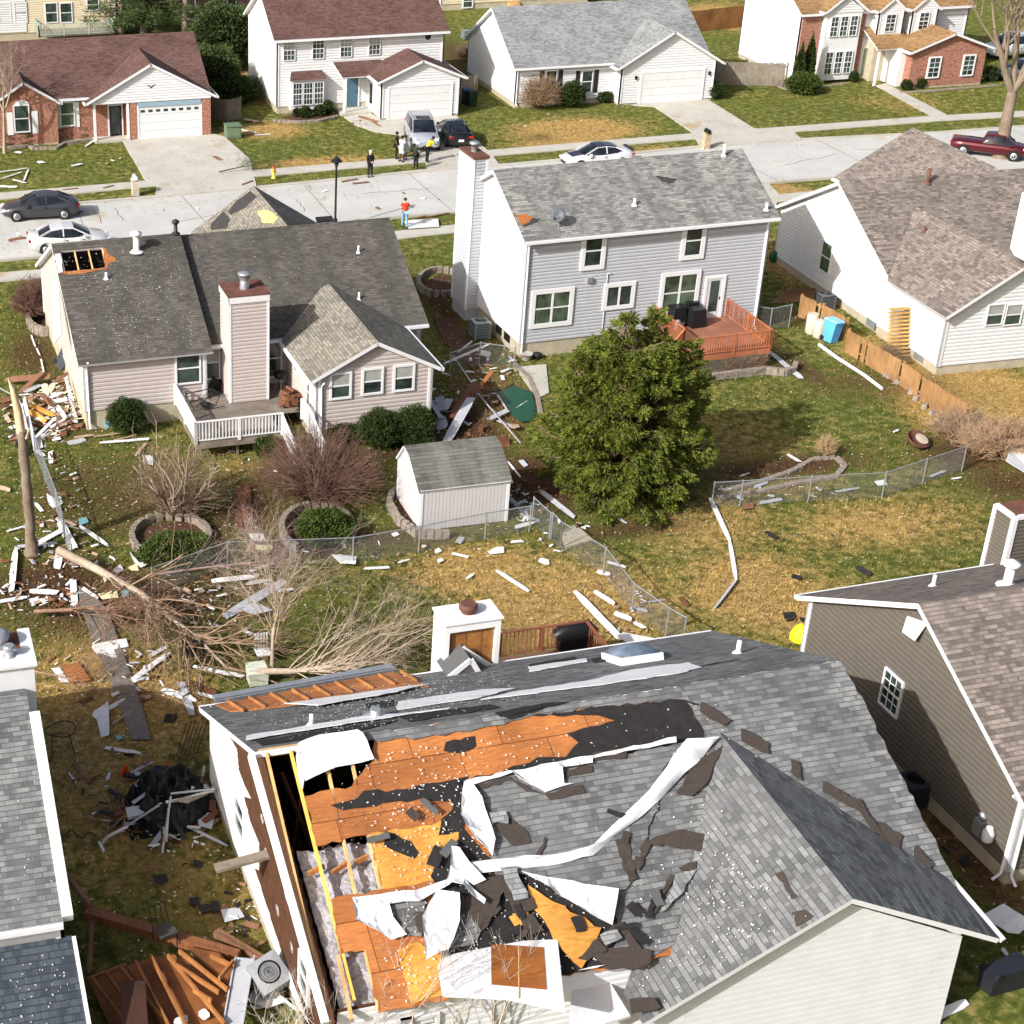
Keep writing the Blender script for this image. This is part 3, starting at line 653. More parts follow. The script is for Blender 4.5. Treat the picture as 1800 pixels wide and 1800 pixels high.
# left near slope with a real hole near the ridge
p0, n, ud, up = gl['pl']['n']
def on(x, y): return b.hit(x, y, p0, n)
P0, P1 = p0, p0+ud*5.95; sl_len = (Vector((0, 0, gl['zr']))-Vector((0, 0, gl['ze']))).length / up.z
P2, P3 = P1+up*sl_len, p0+up*sl_len
h1, h2, h3, h4 = on(106, 438), on(180, 435), on(187, 471), on(112, 477)
def uvof(p): d = p-p0; return d.dot(ud), d.dot(up)
ha, hb, hc, hd = [uvof(p) for p in (h1, h2, h3, h4)]
ua, ub_, va, vb = ha[0], hb[0], (hc[1]+hd[1])/2, min((ha[1]+hb[1])/2, sl_len-.5)
Q = lambda u, v: p0+ud*u+up*v
rb = MB()
for (x0, y0, x1, y1) in ((0, 0, 5.95, va), (0, va, ua, vb), (ub_, va, 5.95, vb), (0, vb, 5.95, sl_len)):
    rb.slab([Q(x0, y0), Q(x1, y0), Q(x1, y1), Q(x0, y1)], .12, n, 0, 1, 1, (p0, ud, up))
ro = rb.build('roof', [sh_old, white2], b.o)
mb = MB()
for k in range(4): u = ua+(ub_-ua)*k/3; mb.beam(Q(u, va-.1)-n*.16, Q(u, vb+.1)-n*.16, .045, .16, up=n)
mb.build('rafter', lumber, ro)
mb = MB(); mb.slab([Q(ua-.1, va-.3)-n*1.2, Q(ub_+.1, va-.3)-n*1.2, Q(ub_+.1, vb+.2)-n*1.5, Q(ua-.1, vb+.2)-n*1.5], .1, n); mb.build('attic_floor', felt, ro)
patch(b, gl['pl']['n'], [(180, 435), (186, 437), (190, 447), (204, 455), (204, 460), (193, 461), (188, 471), (184, 471)], .012, .01, ply, 'bare_plywood_patch')
patch(b, gl['pl']['n'], [(103, 480), (112, 477), (187, 471), (186, 473), (150, 480), (120, 483)], .012, .01, ply, 'bare_plywood_patch')
patch(b, gl['pl']['n'], [(96, 447), (106, 446), (110, 478), (101, 481)], .02, .01, membrane, 'white_underlay_patch')
for x, y, h, r in ((187, 490, .3, .06), (240, 442, .75, .14), ): pipe(b, ontop(b, x, y, gl['pl']['n']), h, r, white2, cap=(r > .1))
pipe(b, ontop(b, 630, 444, gr['pl']['n']), .35, .05); pipe(b, ontop(b, 631, 527, gw['pl']['n']), .35, .05)
pipe(b, ontop(b, 309, 410, gl['pl']['n']), .45, .09, dmetal, cap=True)
mb = MB(); mb.box(ontop(b, 570, 390, gr['pl']['n'])+Vector((0, 0, .12)), (.8, .3, .1), Matrix.Rotation(.5, 3, 'X')); mb.build('ridge_vent', dmetal, b.o)
wn = gl['N']; winpx(b, wn, 330, 646, 1.0, 1.35, trim=.08)
wr = gr['N']; a, z = wr.px(381, 640); window(b, wr, .05, 1.5, .75, 3.0, trim=.06, gm=glass, blinds=.5)
a, z = wr.px(483, 640); window(b, wr, 2.75, 1.3, 3.6, 3.0, trim=.07)
ww = gw['A']; 
for x, y in ((598, 677), (654, 669), (709, 663)): winpx(b, ww, x, y, .78, 1.05, trim=.1, blinds=.48)
wl_ = gw['F']; a, z = wl_.px(522, 642); window(b, wl_, a-.15, z-.3, a+.15, z+.3, trim=.03); a, z = wl_.px(545, 690); window(b, wl_, a-.2, z-.5, a+.2, z+.55, trim=.04)
downspout(b, wn, .12, .1, 3.3); downspout(b, ww, .18, .1, 3.0); downspout(b, wr, 0.02, .1, 3.2)
# chimney
mb = MB()
for o_, sdv, ln in (((6.2, -1.05), (1, 0, 0), 1.7), ((7.9, -1.05), (0, 1, 0), 1.6), ((6.2, .55), (0, -1, 0), 1.6)):
    Wall(b, (o_[0], o_[1], 0), sdv).siding(mb, [(0, .9), (ln, .9), (ln, 5.65), (0, 5.65)], .135)
mb.bb((6.21, -1.04, .3), (7.89, .5, .9)); mb.bb((6.21, .5, 3.3), (7.89, .56, 5.6)); ch = mb.build('chimney', pinkish, b.o)
mb = MB()
for x_ in (6.2, 7.9): mb.box((x_, -1.05, 3.3), (.11, .11, 4.8))
mb.bb((6.12, -1.13, 5.55), (7.98, -1.07, 5.85)); mb.bb((6.12, -1.13, 5.55), (6.18, .6, 5.85)); mb.bb((7.92, -1.13, 5.55), (7.98, .6, 5.85)); mb.build('trim', white2, ch)
mb = MB(); mb.bb((6.1, -1.15, 5.85), (8.0, .65, 5.9)); mb.build('chimney_cap', rust, ch)
mb = MB(); mb.lathe((7.05, -.3, 5.9), [(.22, 0), (.2, .35), (.17, .4), (.26, .5), (.26, .62), (.3, .63), (.3, .7), (.1, .74)], 16); mb.build('flue', metal, ch)
# fallen rake board at left gable
mb = MB(); wa = gl['A']; mb.slab([wa.P(9.2, 3.3, .5), wa.P(9.4, 3.0, .9), wa.P(6.6, 4.6, .35), wa.P(6.4, 5.2, .12)], .06); mb.build('loose_soffit_board', white2, b.o)
# deck of house A (white railing)
dz = .85; u0, u1, v0, v1 = 3.85, 7.6, -4.55, -.34
d2 = thing('wooden_deck', 'grey deck with white balustrade behind the blush ranch house', 'deck', b.l2w((5.7, -2.4, 0)), rad(1))
def W_(p): return loc_o(d2, b.l2w(p))
mb = MB()
for i in range(40):
    v = v0+.075+i*.15
    if v < .5: mb.beam(W_((u0 if v < v1 else 5.35, v, dz)), W_((9.1 if v > -2.6 else u1, v, dz)), .138, .035)
mb.build('floor', deckgrey, d2)
mb = MB()
for q1, q2 in (((u0, v0, dz-.16), (u1, v0, dz-.16)), ((u0, v0, dz-.16), (u0, v1, dz-.16)), ((u1, v0, dz-.16), (u1, -2.6, dz-.16))): mb.beam(W_(q1), W_(q2), .05, .26)
for u in (u0+.3, 5.7, u1-.2): mb.beam(W_((u, v0+.25, -.1)), W_((u, v0+.25, dz-.05)), .1, .1, up=(0, 1, 0))
mb.build('frame', greyw, d2)
for q1, q2 in (((u0, v0, dz), (u0, v1-.1, dz)), ((u0, v0, dz), (u1, v0, dz))):
    mb = MB(); rail(mb, W_(q1), W_(q2), .95, .14, .12, .045, .05); mb.build('railing', white2, d2)
for dx in (0, 1.25):
    mb = MB(); rail(mb, W_((u1+dx, v0+.05, dz)), W_((u1+.15+dx, v0-1.5, .1)), .9, .14, .11, .045, .05); mb.build('railing', white2, d2)
mb = MB(); rail(mb, W_((u1+1.25, v0+.05, dz)), W_((u1+1.25, v0+1.3, dz)), .9, .14, .11, .045, .05); mb.build('railing', white2, d2)
mb = MB()
for i in range(4): mb.beam(W_((u1, v0-.2-.3*i, dz-.19*(i+1))), W_((u1+1.3, v0-.2-.3*i, dz-.19*(i+1))), .3, .04)
mb.build('steps', deckgrey, d2)
# ================================================================== SHED
sh = Bld('garden_shed', 'white gambrel-roofed garden shed beside the chain-link fence', 19.95, 55.18, 0, 'shed')
L, Wd = 3.62, 2.85
prof = [(0, 1.75), (.32*1, 2.12), (1.0, 2.62), (1.75, 2.75), (2.45, 2.5), (2.85, 1.8)]
prof = [(-.02, 1.78), (1.35, 2.72), (2.0, 2.8), (2.87, 1.85)]
mb = MB()
body = [(0, 0), (0, 1.78), (1.35, 2.68), (2.0, 2.74), (2.85, 1.8), (2.85, 0)]
for u in (0, L): mb.add([(u, v, z) for v, z in body], [tuple(range(6)) if u == 0 else tuple(range(6))[::-1]])
for k in range(24): a0 = L*k/24; mb.bb((a0+.012, -.012 if k % 2 else -.012, .02), (a0+L/24, .01, 1.76))
mb.bb((.01, .01, 0), (L-.01, 2.84, 1.75)); mb.build('wall', M_plain('shed_siding', (.52, .50, .50), .6, .05), sh.o)
mb = MB(); rb = MB()
for i in range(len(prof)-1):
    (va, za), (vb, zb) = prof[i], prof[i+1]; P = [Vector((-.12, va-.05*(i == 0), za-.04*(i == 0))), Vector((L+.12, va-.05*(i == 0), za-.04*(i == 0))), Vector((L+.12, vb, zb)), Vector((-.12, vb, zb))]
    upv = (P[3]-P[0]).normalized(); rb.slab(P, .06, None, 0, 1, 1, (P[0], Vector((1, 0, 0)), upv))
rb.build('roof', [M_shingle('shed_shingle', (.10, .10, .085), (.17, .17, .15), (.04, .04, .035), .45, .16, stain=(.22, .22, .20)), white2], sh.o)
for u, s in ((-.015, -1), (L+.015, 1)):
    for v in (.05, 2.8): mb.bb((u-.02, v-.05, 0), (u+.02, v+.05, 1.8))
mb.bb((-.03, -.035, 0), (.09, -.012, 1.76)); mb.bb((L-.09, -.035, 0), (L+.03, -.012, 1.76)); mb.bb((-.03, -.035, 1.68), (L+.03, -.014, 1.78)); mb.build('trim', white2, sh.o)
# ================================================================== HOUSE W
b = Wb = Bld('ranch_house', 'white sided house with mottled brown shingle roof right of the grey two-storey', 48.52, 64.62, -1)
gm_ = gable(b, (0, 4.3), 0, 16, 11, 3.1, 6.05, white, sh_brn, ov=.4, rake=.35, base=.4, h=.15)
gg = gable(b, (6.3, -.6), 90, 5.2, 6.4, 3.15, 5.1, white, sh_brn, ov=.4, rake=.45, base=.45, h=.15, roof='')
rb = MB(); vn, vr, zr_, ze_ = -1.05, 8.3, gg['zr'], gg['ze']
for ue, k in ((-.5, 'f'), (6.7, 'n')):
    pl_ = gg['pl'][k]; rb.slab([Vector((ue, vn, ze_)), Vector((ue, 3.95, ze_)), Vector((3.1, vr, zr_)), Vector((3.1, vn, zr_))], .16, pl_[1], 0, 1, 1, (pl_[0], pl_[2], pl_[3]))
rb.build('roof', [sh_brn, white2], b.o)
gable(b, (14.2, 12), 90, 7.6, 8.2, 3.1, 5.5, white, sh_brn, ov=.4, rake=.3, base=.45)
wf = gg['F']; wm_ = gm_['A']
a, z = wm_.px(1454, 452); window(b, wm_, a-.45, z-.75, a+.45, z+.75, trim=.06, gm=glassg)
for x in (1748, 1780): a, z = gg['A'].px(x, 552); window(b, gg['A'], a-.4, z-.48, a+.4, z+.48, trim=.05, blinds=.45)
for w2, x, y in ((wf, 1531, 567), (wf, 1617, 619)):
    a, z = w2.px(x, y); mb = MB(); w2.rect(mb, a-.4, .12, a+.4, .5, 0, .03); mb.build('vent', metal, b.o)
pipe(b, ontop(b, 1630, 322, gm_['pl']['n']), .75, .09, rust); pipe(b, ontop(b, 1624, 408, gg['pl']['f']), .3, .06, rust)
pq = ontop(b, 1812, 470, gm_['pl']['n']); mb = MB(); mb.bb((pq.x-.5, pq.y-.2, 3.5), (pq.x+1, pq.y+1.2, 6.6)); mb.build('chimney', white, b.o)
downspout(b, gg['A'], 6.3, .1, 3.0)
# ================================================================== HOUSE B
b = Bb = Bld('ranch_house', 'taupe sided house with brown shingle roof and white rake boards at right edge', 29.44, 31.3, 2); b.lip = .075
gb_ = gable(b, (0, .2), 0, 11, 10.8, 3.15, 6.0, brownsid, sh_brn, ov=.4, rake=.35, base=.5, h=.15)
wa = gb_['A']; a, z = wa.px(1570, 1217); window(b, wa, a-.42, z-.6, a+.42, z+.6, trim=.06, mx=3, my=4)
mb = MB(); wa.rect(mb, .0, .48, 10.8, .5, 0, .04); mb.build('sill_strip', white2, b.o)
mb = MB(); q0 = ontop(b, 1655, 1085, gb_['pl']['n']); mb.slab([wa.P(5.6, 5.6, .07), wa.P(4.7, 5.3, .07), wa.P(4.9, 4.9, .3), wa.P(5.5, 4.95, .3)], .03); mb.build('gable_flap', white2, b.o)
pipe(b, ontop(b, 1640, 1030, gb_['pl']['f']), .4, .06); pipe(b, ontop(b, 1770, 1028, gb_['pl']['f']), .65, .14, cap=True)
downspout(b, wa, 10.7, .1, 3.1); downspout(b, gb_['N'], .1, .1, 3.1)
mb = MB(); a, z = wa.px(1725, 1468)
mb.box(wa.P(a, 1.1, .12), (.24, .35, .5)); mb.lathe(wa.P(a, 1.45, .12), [(.12, 0), (.12, .12), (.02, .18)], 12); mb.build('electric_meter', metal, b.o)
mb = MB(); mb.lathe(wa.P(a+.45, 1.0, .2), [(.16, 0), (.18, .3), (.1, .45)], 10); mb.build('gas_meter', white2, b.o)
mb = MB(); cx0, cx1, cv0, cv1, cz = 7.35, 8.9, 11.05, 12.0, 5.1
for o_, sdv, ln in (((cx0, cv0), (1, 0, 0), cx1-cx0), ((cx1, cv0), (0, 1, 0), cv1-cv0), ((cx0, cv1), (0, -1, 0), cv1-cv0)):
    Wall(b, (o_[0], o_[1], 0), sdv).siding(mb, [(0, .5), (ln, .5), (ln, cz), (0, cz)], .12)
ch = mb.build('chimney', brownsid, b.o); mb = MB()
for x_, y_ in ((cx0, cv0), (cx1, cv0), (cx0, cv1)): mb.box((x_, y_, cz/2+.2), (.16, .16, cz-.4))
for a_, b_ in (((cx0, cv0), (cx1, cv0)), ((cx0, cv0), (cx0, cv1)), ((cx1, cv0), (cx1, cv1))): mb.beam((*a_, cz), (*b_, cz), .17, .14)
mb.build('trim', white2, ch); mb = MB(); mb.bb((cx0+.05, cv0+.05, cz), (cx1-.05, cv1-.05, cz+.09)); mb.build('chimney_cap', rust, ch)
mb = MB(); mb.lathe((8.5, 11.6, cz+.09), [(.2, 0), (.18, .3), (.28, .32), (.28, .45), (.1, .5)], 14); mb.build('flue', white2, ch)
# ================================================================== HOUSE L (bottom left)
b = Lb = Bld('ranch_house', 'grey shingled house with rusty-topped white chimney at the left edge', 2.96, 34.06, 0)
gL = gable(b, (-12, -1.0), 0, 12, 11.6, 3.1, 5.7, white, sh_dark, ov=.35, rake=.05, base=.4, h=.14)
mb = MB(); p0, n, ud, up = gL['pl']['n']
mb.beam(p0+ud*12.22+up*.1-n*.1, p0+ud*12.22+up*6.1-n*.1, .28, .3, up=n); mb.build('rake_board', white2, b.o)
mb = MB(); mb.bb((-1.7, 5.5, 3), (.36, 7.2, 6.3)); ch = mb.build('chimney', white, b.o)
mb = MB(); mb.bb((-1.8, 6.3, 6.3), (.4, 7.3, 6.36)); mb.build('chimney_cap', rust, ch)
mb = MB(); mb.bb((-1.8, 5.4, 6.3), (.44, 6.3, 6.38)); mb.bb((.1, 6.3, 6.36), (.44, 7.3, 6.4)); mb.build('torn_flashing', membrane, ch)
mb = MB(); mb.lathe((-.5, 6.6, 6.36), [(.27, 0), (.22, .05), (.2, .22), (.33, .24), (.34, .4), (.2, .45)], 18); mb.build('flue', metal, ch)
mb = MB(); mb.lathe((-.25, 6.0, 6.38), [(.2, 0), (.13, .04), (.12, .22), (.2, .26), (.14, .34)], 12); mb.build('vent_pipe', metal, ch)
P = [Vector((-12, -5.6, .95)), Vector((.25, -5.6, .95)), Vector((.25, -1.02, 2.35)), Vector((-12, -1.02, 2.35))]
mb = MB(); upv = (P[3]-P[0]).normalized(); mb.slab(P, .12, None, 0, 1, 1, (P[0], Vector((1, 0, 0)), upv)); mb.build('porch_roof', [M_shingle('wet_dark_shingle', (.035, .045, .06), (.085, .10, .12), (.015, .018, .02), .2, .2), white2], b.o)
mb = MB(); mb.beam((.3, -5.6, .95), (.3, -1.1, 2.33), .1, .1); mb.build('gutter', white2, b.o)
mb = MB(); mb.bb((-12, -5.3, -.2), (0, -1.05, .95)); mb.build('porch_wall', white, b.o)
# ================================================================== HOUSE C1 : brick ranch
b = C1b = Bld('brick_house', 'brick ranch house with red-brown roof and arched window across the street', 16.04, 113.2, 0)
g1 = gable(b, (-13, -.2), 0, 20.8, 10, 2.95, 5.55, brick_m, sh_red, ov=.35, rake=.3, base=.1, brick=True)
g2 = gable(b, (8.0, -1.1), 90, 6.5, 8.15, 2.75, 4.95, white, sh_red, ov=.4, rake=.25, only_roof=True)
g3 = gable(b, (-2.4, -.75), 90, 5, 4.3, 2.8, 4.15, brick_m, sh_red, ov=.25, rake=.25, base=.1, brick=True)
wg = g2['A']; mb = MB(); wg.siding(mb, [(0, 2.55), (8.15, 2.55), (8.15, 2.75), (4.07, 4.9), (0, 2.75)][::1], .14); mb.build('gable_wall', white, b.o)
mb = MB(); mb.bb((2.45, -1.1, 0), (3.0, 3, 2.6)); mb.bb((7.3, -1.1, 0), (7.98, 3, 2.6)); mb.bb((3.0, -.95, 2.3), (7.3, 3, 2.6)); mb.bb((3., -.9, 0), (7.3, -.8, 2.4)); mb.build('garage_wall', brick_m, b.o)
wgg = Wall(b, (0, -1.0, 0), (1, 0, 0)); garage(b, wgg, 3.05, 7.25, 2.2, 4, white, 8)
mb = MB(); wgg.rect(mb, 3.0, 2.2, 7.3, 2.5, .1, .14); mb.build('fascia_strip', M_plain('blue_grey_trim', (.25, .36, .42), .6), b.o)
door(b, Wall(b, (0, -.2, 0), (1, 0, 0)), 1.15, 2.0, .15, 2.2, dmetal, lite=(1.3, .3, 1.85, 2.1))
for x in (.05, 2.3): mb = MB(); mb.bb((x-.08, -1.1, 0), (x+.08, -.94, 2.6)); mb.build('porch_post', white2, b.o)
mb = MB(); mb.bb((0, -1.3, -.1), (2.4, -.2, .14)); mb.build('porch_floor', conc, b.o)
winpx(b, g3['A'], 38, 208, .9, 1.7, trim=.08); mb = MB(); a, z = g3['A'].px(38, 186)
vs = [g3['A'].P(a+.55*math.cos(t), z-.1+.5*math.sin(t), .05) for t in np.linspace(0, math.pi, 12)]; mb.add(vs, [tuple(range(12))]); mb.build('arch', white2, b.o)
for x in (17, 61):
    a, z = g3['A'].px(x, 205); mb = MB(); g3['A'].rect(mb, a-.2, .8, a+.2, 2.3, .01, .05); mb.build('shutter', white2, b.o)
winpx(b, g1['N'], 118, 200, .85, 1.5, trim=.08, gm=glassg); 
for x in (102, 134): a, z = g1['N'].px(x, 200); mb = MB(); g1['N'].rect(mb, a-.2, .9, a+.2, 2.6, .01, .05); mb.build('shutter', white2, b.o)
mb = MB(); c_ = wg.P(4.07, 3.6, .06); mb.add([c_+Vector(p) for p in ((-.35, 0, .1), (-.15, 0, .06), (0, 0, -.06), (.15, 0, .06), (.35, 0, .1), (.12, 0, -.04), (0, 0, -.16), (-.12, 0, -.04))], [(0, 1, 7), (1, 2, 6, 7), (2, 3, 5, 6), (3, 4, 5)]); mb.build('bird_ornament', black, b.o)
# ================================================================== HOUSE C2
b = C2b = Bld('two_storey_house', 'white two-storey house with red-brown roof and attached garage across the street', 29.75, 116.33, 0)
g1 = gable(b, (0, 0), 0, 12.2, 8.5, 5.3, 7.75, white, sh_red, ov=.4, rake=.35, base=.5)
g2 = gable(b, (12.35, -3.4), 90, 4.6, 5.7, 2.75, 3.95, white, sh_red, ov=.4, rake=.35, base=.15)
w1 = g1['N']
for x, y in ((508, 88), (559, 85), (608, 82), (658, 78)): winpx(b, w1, x, y, .78, 1.35, trim=.05, mx=3, my=4, blinds=.0 if x == 559 else .5)
mb = MB(); c_ = w1.P(w1.px(752, 61)[0], 4.85, .02); mb.lathe(c_, [(.22, 0), (.22, .05)], 14, M=Matrix.Rotation(math.pi/2, 3, 'X')); mb.build('vent', dmetal, b.o)
a, z = w1.px(538, 162); mb = MB(); w1.rect(mb, a-1.25, .3, a+1.25, 2.45, 0, .5); mb.build('bay', white, b.o)
wb = Wall(b, w1.P(0, 0, .5), (1, 0, 0))
for k in (-1, 0, 1): window(b, wb, a+k*.78-.3, .7, a+k*.78+.3, 2.2, trim=.05, mx=3, my=4)
mb = MB(); P = [Vector((a-1.4, -.75, 2.45)), Vector((a+1.4, -.75, 2.45)), Vector((a+1.1, 0, 2.95)), Vector((a-1.1, 0, 2.95))]; mb.slab(P, .06, None, 0, 1, 1, (P[0], Vector((1, 0, 0)), Vector((0, .83, .55)))); mb.build('bay_roof', [sh_red, white2], b.o)
mb = MB(); P = [Vector((4.3, -1.6, 2.7)), Vector((7.2, -1.6, 2.7)), Vector((7.6, 0, 3.45)), Vector((4.0, 0, 3.45))]; mb.slab(P, .1, None, 0, 1, 1, (P[0], Vector((1, 0, 0)), Vector((0, .9, .42)))); mb.build('porch_roof', [sh_red, white2], b.o)
mb = MB(); mb.bb((4.45, -1.5, 0), (4.58, -1.37, 2.65)); mb.build('porch_post', white2, b.o)
door(b, w1, 5.1, 5.95, .2, 2.25, M_plain('teal_door', (.06, .13, .17), .5)); garage(b, g2['A'], .55, 5.1, 2.25, 4, white)
mb = MB(); mb.bb((4.3, -1.6, -.1), (6.6, 0, .16)); mb.build('porch_floor', conc, b.o)
mb = MB(); a2 = g2['F']; a2.rect(mb, 2.4, .7, 2.6, 2.1, .05, .2); mb.build('wreath_post', dmetal, b.o)
# ================================================================== HOUSE C3
b = C3b = Bld('ranch_house', 'white ranch house with grey shingle roof and front gable garage', 46.75, 113.8, 0)
g1 = gable(b, (0, .1), 0, 14.6, 9.8, 2.95, 5.95, white, sh_lt, ov=.35, rake=.35, base=.35)
g2 = gable(b, (14.9, -1), 90, 8, 7.3, 2.85, 5.0, white, sh_lt, ov=.5, rake=.4, base=.1)
w1 = g1['N']
for x, y in ((968, 143), (1031, 143)):
    winpx(b, w1, x, y, .75, 1.5, trim=.06); a, z = w1.px(x, y)
    for d in (-.72, .72): mb = MB(); w1.rect(mb, a+d-.17, z-.85, a+d+.17, z+.8, .01, .05); mb.build('shutter', dmetal, b.o)
garage(b, g2['A'], 1.6, 6.4, 2.2, 4, white)
for a in (1.1, 6.85): mb = MB(); mb.box(g2['A'].P(a, 1.95, .09), (.14, .14, .25)); mb.build('wall_lamp', black, b.o)
downspout(b, w1, .05, .1, 2.9)
# ================================================================== HOUSE C4
b = C4b = Bld('two_storey_house', 'white and brick two-storey house with tall bay and brown roof at upper right', 63.85, 109.65, 0)
g1 = gable(b, (6.0, 6.1), 0, 14, 8.5, 5.2, 7.6, white, sh_org, ov=.4, rake=.3, base=.3)
g2 = gable(b, (19.6, 2.4), 90, 5, 6.2, 2.75, 3.85, brick_m, sh_org, ov=.4, rake=.35, base=.1, brick=True)
mb = MB(); mb.bb((6.05, 5.95, 0), (7.6, 6.1, 5.1)); mb.build('brick_wall', brick_m, b.o); mb = MB(); mb.bb((10.7, 5.95, 0), (11.3, 6.1, 5.1)); mb.build('brick_wall', brick_m, b.o)
mb = MB(); mb.bb((7.7, 5.45, .2), (10.6, 6.1, 5.6)); mb.build('bay', white, b.o); wb = Wall(b, (0, 5.45, 0), (1, 0, 0))
for z0, z1 in ((.7, 2.3), (3.5, 4.9)):
    for k in range(3): window(b, wb, 8.1+k*.8, z0, 8.1+k*.8+.55, z1, trim=.04, mx=2, my=4)
g5 = gable(b, (10.75, 5.4), 90, 5, 3.2, 5.3, 6.5, white, sh_org, ov=.2, rake=.25, only_roof=True); mb = MB(); Wall(b, (7.55, 5.44, 0), (1, 0, 0)).siding(mb, [(0, 5.2), (3.2, 5.2), (1.6, 6.4)], .15); mb.build('gable_wall', white, b.o)
for u in (12.2, 15.0):
    g6 = gable(b, (u+1.7, 5.2), 90, 4, 2.0, 5.2, 6.0, white, sh_org, ov=.2, rake=.2, base=3.1); window(b, g6['A'], .6, 3.7, 1.35, 4.9, trim=.05, mx=2, my=4)
for u in (15.0, 17.9): window(b, g2['A'], u-13.4-.1, .8, u-13.4+.75, 2.2, trim=.1, mx=2, my=4)
mb = MB(); P = [Vector((11.2, 3.6, 2.75)), Vector((14.2, 3.6, 2.75)), Vector((14.2, 6.1, 3.9)), Vector((11.2, 6.1, 3.9))]; mb.slab(P, .1, None, 0, 1, 1, (P[0], Vector((1, 0, 0)), Vector((0, .9, .42)))); mb.build('porch_roof', [sh_org, white2], b.o)
door(b, g1['N'], 5.6, 6.5, .3, 2.3, M_plain('green_grey_door', (.16, .2, .14), .5)); mb = MB(); mb.bb((11.4, 3.7, 0), (11.55, 3.85, 2.7)); mb.build('porch_post', white2, b.o)
mb = MB(); mb.bb((12.9, 3.2, 0), (13.4, 6.1, 2.75)); mb.build('porch_wall', white, b.o)
# ================================================================== houses behind
b = Bld('house', 'white and cream house with a green railed deck in the top left corner', 0, 0, 0, px=(205, 62))
g1 = gable(b, (-18, 0), 0, 18, 9, 5.4, 7.5, cream, sh_tan, base=.6)
mb = MB(); w1 = g1['N']; w1.siding(mb, [(6.4, .7), (10.5, .7), (10.5, 5.4), (6.4, 5.4)], .15); mb.v = [(p[0], p[1]-.05, p[2]) for p in mb.v]; mb.build('siding_panel', white, b.o)
for x in (8, 36, 90, 116): winpx(b, w1, x, 22, .9, 1.5, trim=.08)
winpx(b, w1, 163, 8, .9, .8, trim=.08)
mb = MB(); mb.bb((-6.8, -2.6, .75), (-.6, 0, .85)); mb.build('deck_floor', greyw, b.o)
pg = M_plain('pale_green_paint', (.36, .44, .38), .6)
for q1, q2 in (((-6.8, -2.6, .8), (-.6, -2.6, .8)), ((-6.8, 0, .8), (-6.8, -2.6, .8)), ((-.6, -2.6, .8), (-.6, 0, .8))): mb = MB(); rail(mb, q1, q2); mb.build('deck_railing', pg, b.o)
b = Bld('house', 'brown sided house behind the pine at the top edge', 0, 0, 0, px=(342, 54))
g1 = gable(b, (0, 0), 0, 10, 8, 3.2, 5.5, brown2, sh_brn, base=.7, h=.16)
winpx(b, g1['N'], 384, 10, .85, 1.2, trim=.06); winpx(b, g1['N'], 407, 12, .7, 1.5, trim=.05)
b = Bld('house', 'beige sided house cut by the top edge above the white ranch', 0, 0, 0, px=(776, 18))
g1 = gable(b, (0, 0), 0, 14, 8, 3.0, 5.2, cream, sh_tan, base=.5); mb = MB(); [mb.bb((6+i*.1, -.9+.25*i, 0), (7.2, -.65+.25*i, .2*i+.15)) for i in range(3)]; mb.build('steps', lumber, b.o)
winpx(b, g1['N'], 822, 2, .8, 1.0)
# ================================================================== HOUSE H : the wrecked house in front
b = Hb = Bld('wrecked_house', 'storm-wrecked grey shingled house with torn roof and bare orange plywood in front', 8.67, 31.0, 1)
sheath = M_plain('brown_sheathing', (.07, .030, .014), .85, .3, 3, stain=((.35, .33, .30), .74))
gH = gable(b, (0, -2.95), 0, 16, 12.35, 3.3, 6.12, sheath, sh_dark, ov=.35, rake=.35, base=.5, roof='f', corner=False)
pn, pf = gH['pl']['n'], gH['pl']['f']
def poly_on(pl, L, off=0): return [b.hit(x, y, pl[0], pl[1])+pl[1]*off for x, y in L]
def slab_on(pl, L, off, t, m, name, ms=None, label=None, parent=None, wob=0):
    P = [p+pl[1]*rnd.uniform(-wob, wob) for p in poly_on(pl, L, off)]
    mb = MB(); mb.slab(P, t, pl[1], 0, 1 if ms else 0, 1 if ms else 0, uax=(pl[0], pl[2], pl[3]))
    o = mb.build(name, [m, ms] if ms else m, parent or b.o)
    if label: o['label'] = label
    return o
RT_ = (1478, 1147)
E0 = gH['q'](-.35, -.35, gH['ze']); 
# ridge end and eave points in exact geometry
ridgeL, ridgeR = gH['q'](-.35, 6.175, gH['zr']), gH['q'](16.35, 6.175, gH['zr'])
eaveR, eaveL = gH['q'](16.35, -.35, gH['ze']), gH['q'](-.35, -.35, gH['ze'])
def mixp(L): return [p if isinstance(p, Vector) else b.hit(p[0], p[1], pn[0], pn[1]) for p in L]
def clampuv(P):
    out = []
    for p in P:
        d = p-pn[0]; v = min(max(d.dot(pn[3]), 0), (ridgeL-eaveL).dot(pn[3])); out.append(pn[0]+pn[2]*min(d.dot(pn[2]), 16.7)+pn[3]*v)
    return out
def near(L, off, t, m, name, ms=None, label=None, wob=0):
    P = clampuv(mixp(L)); P = [p+pn[1]*(off+rnd.uniform(-wob, wob)) for p in (ragged(P, pn[1], .2, .05) if name in ('felt_underlay', 'shingle_layer', 'roof_deck', 'broken_deck_panel') else P)]
    if name == 'roof_membrane':
        mb = MB(); crumple(mb, P, pn[1], .06, .14, .11, len(L)+int(L[0][0]) % 7); return mb.build(name, m, b.o)
    mb = MB(); mb.slab(P, t, pn[1], 0, 1 if ms else 0, 1 if ms else 0, uax=(pn[0], pn[2], pn[3])); o = mb.build(name, [m, ms] if ms else m, b.o)
    if label: o['label'] = label
    return o
